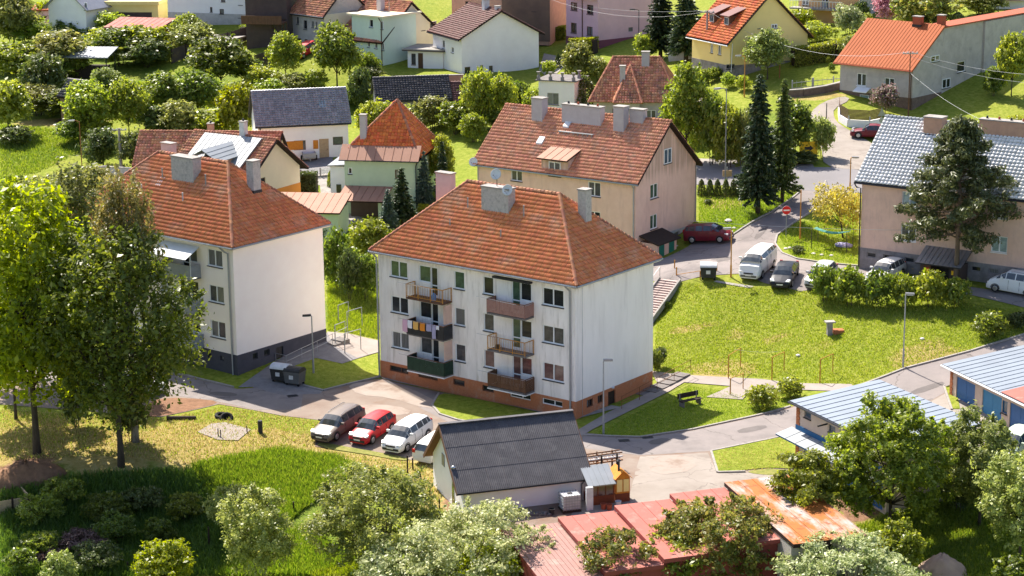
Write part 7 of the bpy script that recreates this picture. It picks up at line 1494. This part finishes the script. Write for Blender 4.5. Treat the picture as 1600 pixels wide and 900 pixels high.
for a in (('fir','leaf_bluespruce',664,238,328,36,'slim blue green spruce right of the green house',0),('fir','leaf_conifer',692,222,318,34,'dark spruce left of the tan apartment house',1),('fir','leaf_conifer',629,264,350,50,'brownish dark fir in front of the green house',1),('fir','leaf_bluespruce',607,296,362,36,'small blue spruce before the dark fir',0),('tall','leaf_fresh',690,212,300,44,'bright green tree behind the slim spruces',1),('wild','leaf_fresh',580,342,412,72,'bright yellow green bush left of the middle roof',0),('wild','leaf_green',528,362,452,56,'green bush beside the white gable of the left house',1),('wild','leaf_green',572,398,468,50,'green bush at the left corner of the middle house',2),('wild','leaf_dark',546,392,470,40,'dark bush in the shade between the two white houses',0),('shrub','leaf_dark',500,345,376,36,'dark low shrub behind the left apartment house',1),('shrub','leaf_yellow',664,318,336,24,'yellow green shrub above the left hip of the middle roof',0),('thuja','leaf_dark',490,312,336,8,'left one of two slim thujas at the green shed',0),('thuja','leaf_dark',496,312,337,9,'right one of two slim thujas at the green shed',1),('shrub','leaf_fresh',452,288,302,30,'light shrub behind the picket fence',2),('thuja','leaf_fresh',516,268,292,10,'thin light green shrub at the end of the picket fence',0),('shrub','leaf_yellow',285,212,238,70,'yellow flowering shrub in front of the glossy tile roof',0),('shrub','leaf_blossom',330,228,248,40,'white flowering shrub beside the pale metal roof',1)):
    plant(*a[:6], a[6], MG, a[7])
# gardens up the slope
GT = [('wild','leaf_olive',20,-12,72,78,'big olive tree in the top left corner'),('shrub','leaf_yellow',72,6,50,52,'yellow green shrub right of the corner tree'),('shrub','leaf_silver',114,10,46,46,'greyish shrub before the white gabled house'),('shrub','leaf_dark',161,9,38,40,'round dark clipped bush beside the red roofed shed'),('fruit','leaf_fresh',178,20,68,68,'bright fruit tree over the grey sheet shelter'),('wild','leaf_fresh',224,42,98,92,'broad light green tree below the red roofed shed'),('wild','leaf_green',188,46,102,84,'green tree right of the grey sheet shelter'),('round','leaf_fresh',294,22,72,58,'bright round tree left of the entrance steps'),('wild','leaf_silver',300,38,82,72,'pale green tree in front of the flat tan shed'),('round','leaf_green',346,60,144,108,'large round tree before the long dark fence'),('wild','leaf_olive',98,50,118,100,'olive tree beside the brick garden shed'),('fruit','leaf_fresh',26,68,130,88,'bright fruit tree near the left edge'),('wild','leaf_dark',74,86,166,80,'dark tree left of the brick garden shed'),('fruit','leaf_fresh',14,130,212,86,'fruit tree with crooked trunk at the left edge'),('round','leaf_fresh',141,128,222,92,'light green round tree below the brick shed'),('wild','leaf_silver',167,106,152,54,'silvery bush right of the brick shed'),('round','leaf_fresh',202,124,214,72,'round tree second in the garden row'),('round','leaf_green',254,114,192,80,'round tree third in the garden row'),('round','leaf_green',311,110,192,80,'round dark tree fourth in the garden row'),('wild','leaf_olive',283,158,216,72,'olive shrub below the garden row'),('wild','leaf_yellow',372,132,218,66,'yellowish tree left of the glittering tile roof'),('shrub','leaf_yellow',152,190,226,60,'yellow green shrub at the left street'),('shrub','leaf_dark',26,196,226,60,'low dark shrub on the left meadow'),('wild','leaf_dark',160,200,262,64,'dark bushes above the left retaining wall'),('wild','leaf_dark',215,205,268,60,'dark bush right of the concrete pole'),
 ('round','leaf_fresh',447,52,126,60,'small bright round tree on the lawn above the glittering roof'),('round','leaf_green',527,38,140,86,'large dark green round tree left of the mint house'),('shrub','leaf_green',577,84,118,40,'green bush beside the round dark tree'),('wild','leaf_fresh',410,106,148,60,'light hedge bush left of the glittering roof ridge'),('wild','leaf_olive',458,116,146,50,'olive hedge bush above the glittering roof ridge'),('wild','leaf_fresh',492,110,144,44,'light hedge bush right of the glittering roof ridge'),('wild','leaf_dark',562,108,176,40,'dark ivy covered bush at the left end of the slate barn'),('fruit','leaf_fresh',585,158,222,62,'fruit tree between glittering roof and pyramid roof'),('wild','leaf_green',614,134,176,52,'green tree in front of the slate barn'),('wild','leaf_olive',676,152,204,62,'olive shrub right of the pyramid roof'),('wild','leaf_green',712,160,210,58,'green shrub behind the pyramid roof'),('fruit','leaf_fresh',750,108,206,62,'bright fruit tree left of the tan house roof'),('round','leaf_fresh',785,118,198,52,'bright tree above the left end of the tan roof'),('wild','leaf_fresh',740,178,222,46,'light bush near the left verge of the tan roof'),('wild','leaf_green',812,128,172,46,'green bush left of the small white block'),('wild','leaf_fresh',835,138,180,40,'light bush at the wall of the small white block'),('thujabig','leaf_dark',911,120,182,60,'broad dark thuja right of the small white block'),('wild','leaf_olive',903,68,128,56,'olive tree behind the broad dark thuja'),('wild','leaf_olive',935,90,126,36,'small olive bush behind the red hipped roof'),('fruit','leaf_fresh',1008,54,98,42,'light green tree before the pink house plinth'),('spruce','leaf_conifer',1032,-45,92,54,'dark spruce right of the pink house'),('spruce','leaf_conifer',1072,-40,96,60,'second dark spruce left of the yellow house'),('tall','leaf_fresh',1072,104,256,78,'tall light green tree right of the red hipped roof'),('wild','leaf_green',1112,150,258,58,'green tree beside the tall light green tree'),('wild','leaf_fresh',1140,168,262,60,'light bush behind the tall lamp post'),('wild','leaf_silver',1168,172,262,44,'pale bush left of the twin spruces'),('round','leaf_silver',1199,46,124,82,'round pale tree before the yellow gable wall'),('shrub','leaf_fresh',1137,114,138,26,'round bush on the lawn below the yellow house'),('shrub','leaf_fresh',1161,119,142,28,'second round bush on the lawn below the yellow house'),('shrub','leaf_fresh',1099,108,132,26,'bush at the left corner of the yellow house'),('shrub','leaf_green',1117,106,126,28,'clipped dark bush under the yellow house'),('droop','leaf_yellow',1252,12,48,54,'yellow drooping shrub right of the yellow gable'),('droop','leaf_fresh',1277,34,66,68,'drooping light green shrub below the balcony house'),('shrub','leaf_blossom',1324,8,54,50,'white blossoming shrub left of the orange roof'),('shrub','leaf_fresh',1353,22,46,26,'small light shrub above the orange roof ridge'),('fruit','leaf_pink',1386,-14,42,54,'pink purple blossoming tree above the orange roof'),('wild','leaf_bronze',1445,-25,48,100,'brownish tree at the top above the orange roof ridge'),('shrub','leaf_dark',1345,2,36,34,'dark bush beside the pink blossoming tree'),('thujabig','leaf_green',1412,14,40,22,'slim light cypress behind the orange roof chimney'),('thujabig','leaf_dark',1440,22,52,28,'left dark cypress above the blind wall'),('thujabig','leaf_dark',1468,22,52,30,'middle dark cypress above the blind wall'),('thujabig','leaf_dark',1496,20,50,30,'right dark cypress above the blind wall'),('wild','leaf_olive',1530,-20,24,90,'olive bushes at the top right'),('shrub','leaf_yellow',1582,18,42,36,'yellow green shrub before the top right corner house'),('shrub','leaf_silver',1325,58,94,32,'pale shrub at the left eave of the orange roof'),('shrub','leaf_green',1299,98,112,12,'very small round bush on the upper lawn'),('fruit','leaf_fresh',1294,89,102,8,'tiny young tree on the upper lawn'),('fruit','leaf_lilac',1383,132,180,46,'lilac tree with pinkish flowers before the stone base'),('round','leaf_fresh',1580,54,150,56,'tall green tree before the blind wall at the right edge'),('wild','leaf_green',1552,105,150,40,'dark green bush under the blind wall'),('fruit','leaf_green',1242,160,248,72,'green tree behind the right twin spruce'),('wild','leaf_silver',1284,184,246,40,'thin pale shrub at the lane mouth'),('shrub','leaf_dark',1252,238,256,60,'low dark shrubs round the yellow board'),('droop','leaf_yellow',1590,178,204,40,'yellowish shrub above the right end of the grey tile roof'),('shrub','leaf_green',700,128,150,26,'bush by the brown tiled barn'),('thuja','leaf_dark',872,85,106,12,'small dark cone shrub beside the white gable'),('shrub','leaf_fresh',858,96,118,26,'low light shrub in front of the white gable')]
for i, a in enumerate(GT): plant(*a[:6], a[6], seed=i % (4 if a[0] in ('wild','fruit','round') else 2))
TH = [(40, 60, 80, 'leafy shrub under the big olive corner tree'), (120, 60, 70, 'leafy shrub between white gabled house and sheet shelter'), (60, 120, 80, 'shrub below the bright fruit tree near the left edge'), (110, 110, 70, 'shrub in front of the grey sheet shelter'), (230, 95, 80, 'shrub below the broad light green tree'), (220, 170, 80, 'shrub between the second and third garden row trees'), (100, 175, 80, 'shrub in front of the brick garden shed'), (60, 170, 90, 'shrub right of the crooked trunked fruit tree'), (350, 165, 80, 'shrub at the right end of the garden row'), (255, 200, 80, 'shrub above the glossy red tile roof'), (330, 205, 80, 'shrub behind the pale metal roof chimney'), (120, 215, 70, 'shrub at the foot of the light green round tree'), (395, 165, 60, 'shrub at the left gable of the glittering roof house'), (420, 150, 60, 'shrub peeping over the left end of the glittering ridge'), (15, 105, 70, 'shrub at the left edge below the corner tree'), (170, 75, 80, 'shrub beside the front of the red roofed shed'), (385, 120, 60, 'shrub below the long dark board fence'), (600, 200, 60, 'shrub at the left hip of the pyramid roof'), (640, 190, 60, 'shrub behind the tip of the pyramid roof'), (690, 190, 60, 'shrub at the right hip of the pyramid roof'), (735, 195, 60, 'shrub left of the bright fruit tree by the tan roof'), (560, 160, 50, 'shrub between glittering roof and slate barn'), (800, 165, 50, 'shrub above the first tan roof chimney'), (770, 195, 60, 'shrub touching the left verge of the tan roof'), (580, 120, 40, 'shrub at the left gable of the slate barn'), (1090, 220, 60, 'shrub at the foot of the tall light green tree'), (1130, 235, 60, 'shrub at the foot of the tall pale lamp post'), (1165, 245, 50, 'shrub at the street left of the twin spruces'), (1215, 235, 60, 'shrub between the twin spruces'), (880, 140, 50, 'shrub left of the broad dark thuja'), (925, 110, 50, 'shrub at the left hip of the low red roofed house')]
for i, (u, v, wd, lab) in enumerate(TH): plant('wild', ('leaf_fresh','leaf_green','leaf_olive','leaf_fresh','leaf_dark')[i%5], u, v-.42*wd, v+.12*wd, wd, lab, 'shrubs filling the gardens', i%4)
def hedge(name, px, h, th, m, label, n=2600):
    P = [G(u,v) for u,v in px]; t = thing(name, label, 'hedge', P[0], 0, 'clipped hedges'); pts, nr = [], []
    for i in range(len(P)-1):
        a, b_ = np.array(P[i]-P[0]), np.array(P[i+1]-P[0]); d = b_-a; L_ = np.linalg.norm(d[:2]); sd = np.array([-d[1],d[0],0])/L_; m_ = int(n/(len(P)-1)); q = rng.uniform(0,1,m_); s_ = rng.integers(0,3,m_); w_ = rng.uniform(-1,1,m_); hh = rng.uniform(0,1,m_)
        off = np.where(s_ == 0, w_, np.where(s_ == 1, 1, -1))*th/2*rng.uniform(.85,1.08,m_); z = np.where(s_ == 0, 1, hh)*h*rng.uniform(.94,1.06,m_)
        pts.append(a + np.outer(q, d) + np.outer(off, sd) + np.outer(z, [0,0,1])); nr.append(np.outer(np.where(s_ == 0,0,np.where(s_ == 1,1,-1)), sd) + np.outer(s_ == 0, [0,0,1.]) + .2)
        MB().beam(tuple(a+np.array([0,0,h*.45])), tuple(b_+np.array([0,0,h*.45])), th*.7, h*.85).o('stems', M['wood_dark'], t)
    V = leaf_cloud(np.concatenate(pts), np.concatenate(nr), .17*rng.uniform(.7,1.3,sum(map(len,pts))), .6); put('foliage', crown_mesh('foliage', V, M[m]), t); return t
hedge('hedge',[(1238,104),(1262,100),(1300,94),(1345,80)],2.0,1.6,'leaf_fresh','long clipped hedge along the upper lawn below the balcony house',7000); hedge('hedge',[(894,85),(912,85),(930,84)],2.0,1.6,'leaf_yellow','clipped hedge with golden top in front of the pink house',3000); hedge('hedge',[(866,62),(884,60)],1.6,1.5,'leaf_yellow','short golden hedge at the left corner of the pink house',1600); hedge('hedge',[(470,304),(496,304)],2.2,1.6,'leaf_dark','dark clipped box hedge behind the left tile roof',2600); hedge('hedge',[(380,58),(398,46)],1.4,1.2,'leaf_fresh','small light hedge under the dark timber house',1200)

# ------------------------------------------------------------------ grass
def grass(px, n, h, wd, m, dens_px=None, clump=None):
    poly = np.array(world(px)); lo, hi = poly.min(0), poly.max(0); P = rng.uniform(lo, hi, (n*2,2)); P = P[inside(P[:,0],P[:,1],poly)][:n]
    if clump: c = P[rng.integers(0, len(P), clump)]; k = rng.integers(0, clump, n); P = c[k] + rng.normal(0, .35, (n,2)); P = P[inside(P[:,0],P[:,1],poly)]
    z = H(P[:,0],P[:,1]) - .02; a = rng.uniform(0, 2*PI, len(P)); hh = h*rng.uniform(.5,1.4,len(P)); w_ = wd*rng.uniform(.6,1.3,len(P)); ln = rng.normal(0,.35,(len(P),2))*hh[:,None]
    dx, dy = np.cos(a)*w_/2, np.sin(a)*w_/2; b = np.stack([P[:,0],P[:,1],z],-1); V = np.stack([b+np.stack([-dx,-dy,a*0],-1), b+np.stack([dx,dy,a*0],-1), b+np.stack([ln[:,0]+dx*.3,ln[:,1]+dy*.3,hh],-1), b+np.stack([ln[:,0]-dx*.3,ln[:,1]-dy*.3,hh],-1)],1).reshape(-1,3)
    tag(put('grass', crown_mesh('grass', V, M[m])), None, None, kind='stuff')
MEAD = [(368,716),(440,704),(520,716),(565,733),(520,770),(470,800),(430,840),(330,780),(300,730)]
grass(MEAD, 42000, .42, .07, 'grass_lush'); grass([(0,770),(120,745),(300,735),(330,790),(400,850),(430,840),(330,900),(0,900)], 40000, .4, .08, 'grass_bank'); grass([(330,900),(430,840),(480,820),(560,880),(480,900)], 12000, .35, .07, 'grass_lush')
grass([(480,900),(560,870),(660,800),(690,800),(720,830),(700,900)], 12000, .3, .06, 'grass_blade'); grass([(1200,900),(1320,830),(1400,800),(1500,760),(1600,770),(1600,900)], 34000, .22, .06, 'grass_lush')
LAWN = [(1025,490),(1064,444),(1200,449),(1300,462),(1500,472),(1600,488),(1600,519),(1517,546),(1412,574),(1335,602),(1190,590),(1060,583),(1022,576)]
grass(LAWN, 46000, .13, .06, 'grass_blade'); grass(LAWN, 3000, .1, .06, 'grass_straw'); grass([(930,678),(1075,603),(1140,612),(1170,627),(1235,612),(1235,632),(1082,669),(1000,680)], 14000, .1, .05, 'grass_blade')
grass([(0,640),(250,655),(350,635),(500,660),(490,700),(640,722),(690,730),(690,790),(560,735),(440,704),(300,725),(0,720)], 20000, .14, .06, 'grass_straw'); grass([(0,640),(250,655),(350,635),(500,660),(490,700),(640,722),(690,730),(690,790),(560,735),(440,704),(300,725),(0,720)], 14000, .14, .06, 'grass_blade')
grass([(512,430),(592,430),(592,530),(545,520),(512,517)], 14000, .22, .07, 'grass_blade'); grass([(1092,300),(1248,300),(1205,332),(1138,370),(1092,368)], 9000, .16, .07, 'grass_blade'); grass([(1216,368),(1242,350),(1340,330),(1340,412),(1240,402)], 9000, .14, .07, 'grass_blade')
grass([(0,195),(130,205),(130,235),(60,270),(0,280)], 9000, .25, .1, 'grass_lush'); grass([(1122,706),(1230,684),(1235,732),(1128,737)], 4000, .12, .06, 'grass_blade'); grass([(462,574),(540,570),(590,556),(590,585),(500,608)], 4000, .1, .05, 'grass_blade'); grass([(690,618),(800,638),(885,660),(800,668),(690,645)], 4000, .1, .05, 'grass_blade')
grass([(1118,708),(1230,684),(1240,732),(1124,738)], 3500, .12, .08, 'grass_straw')
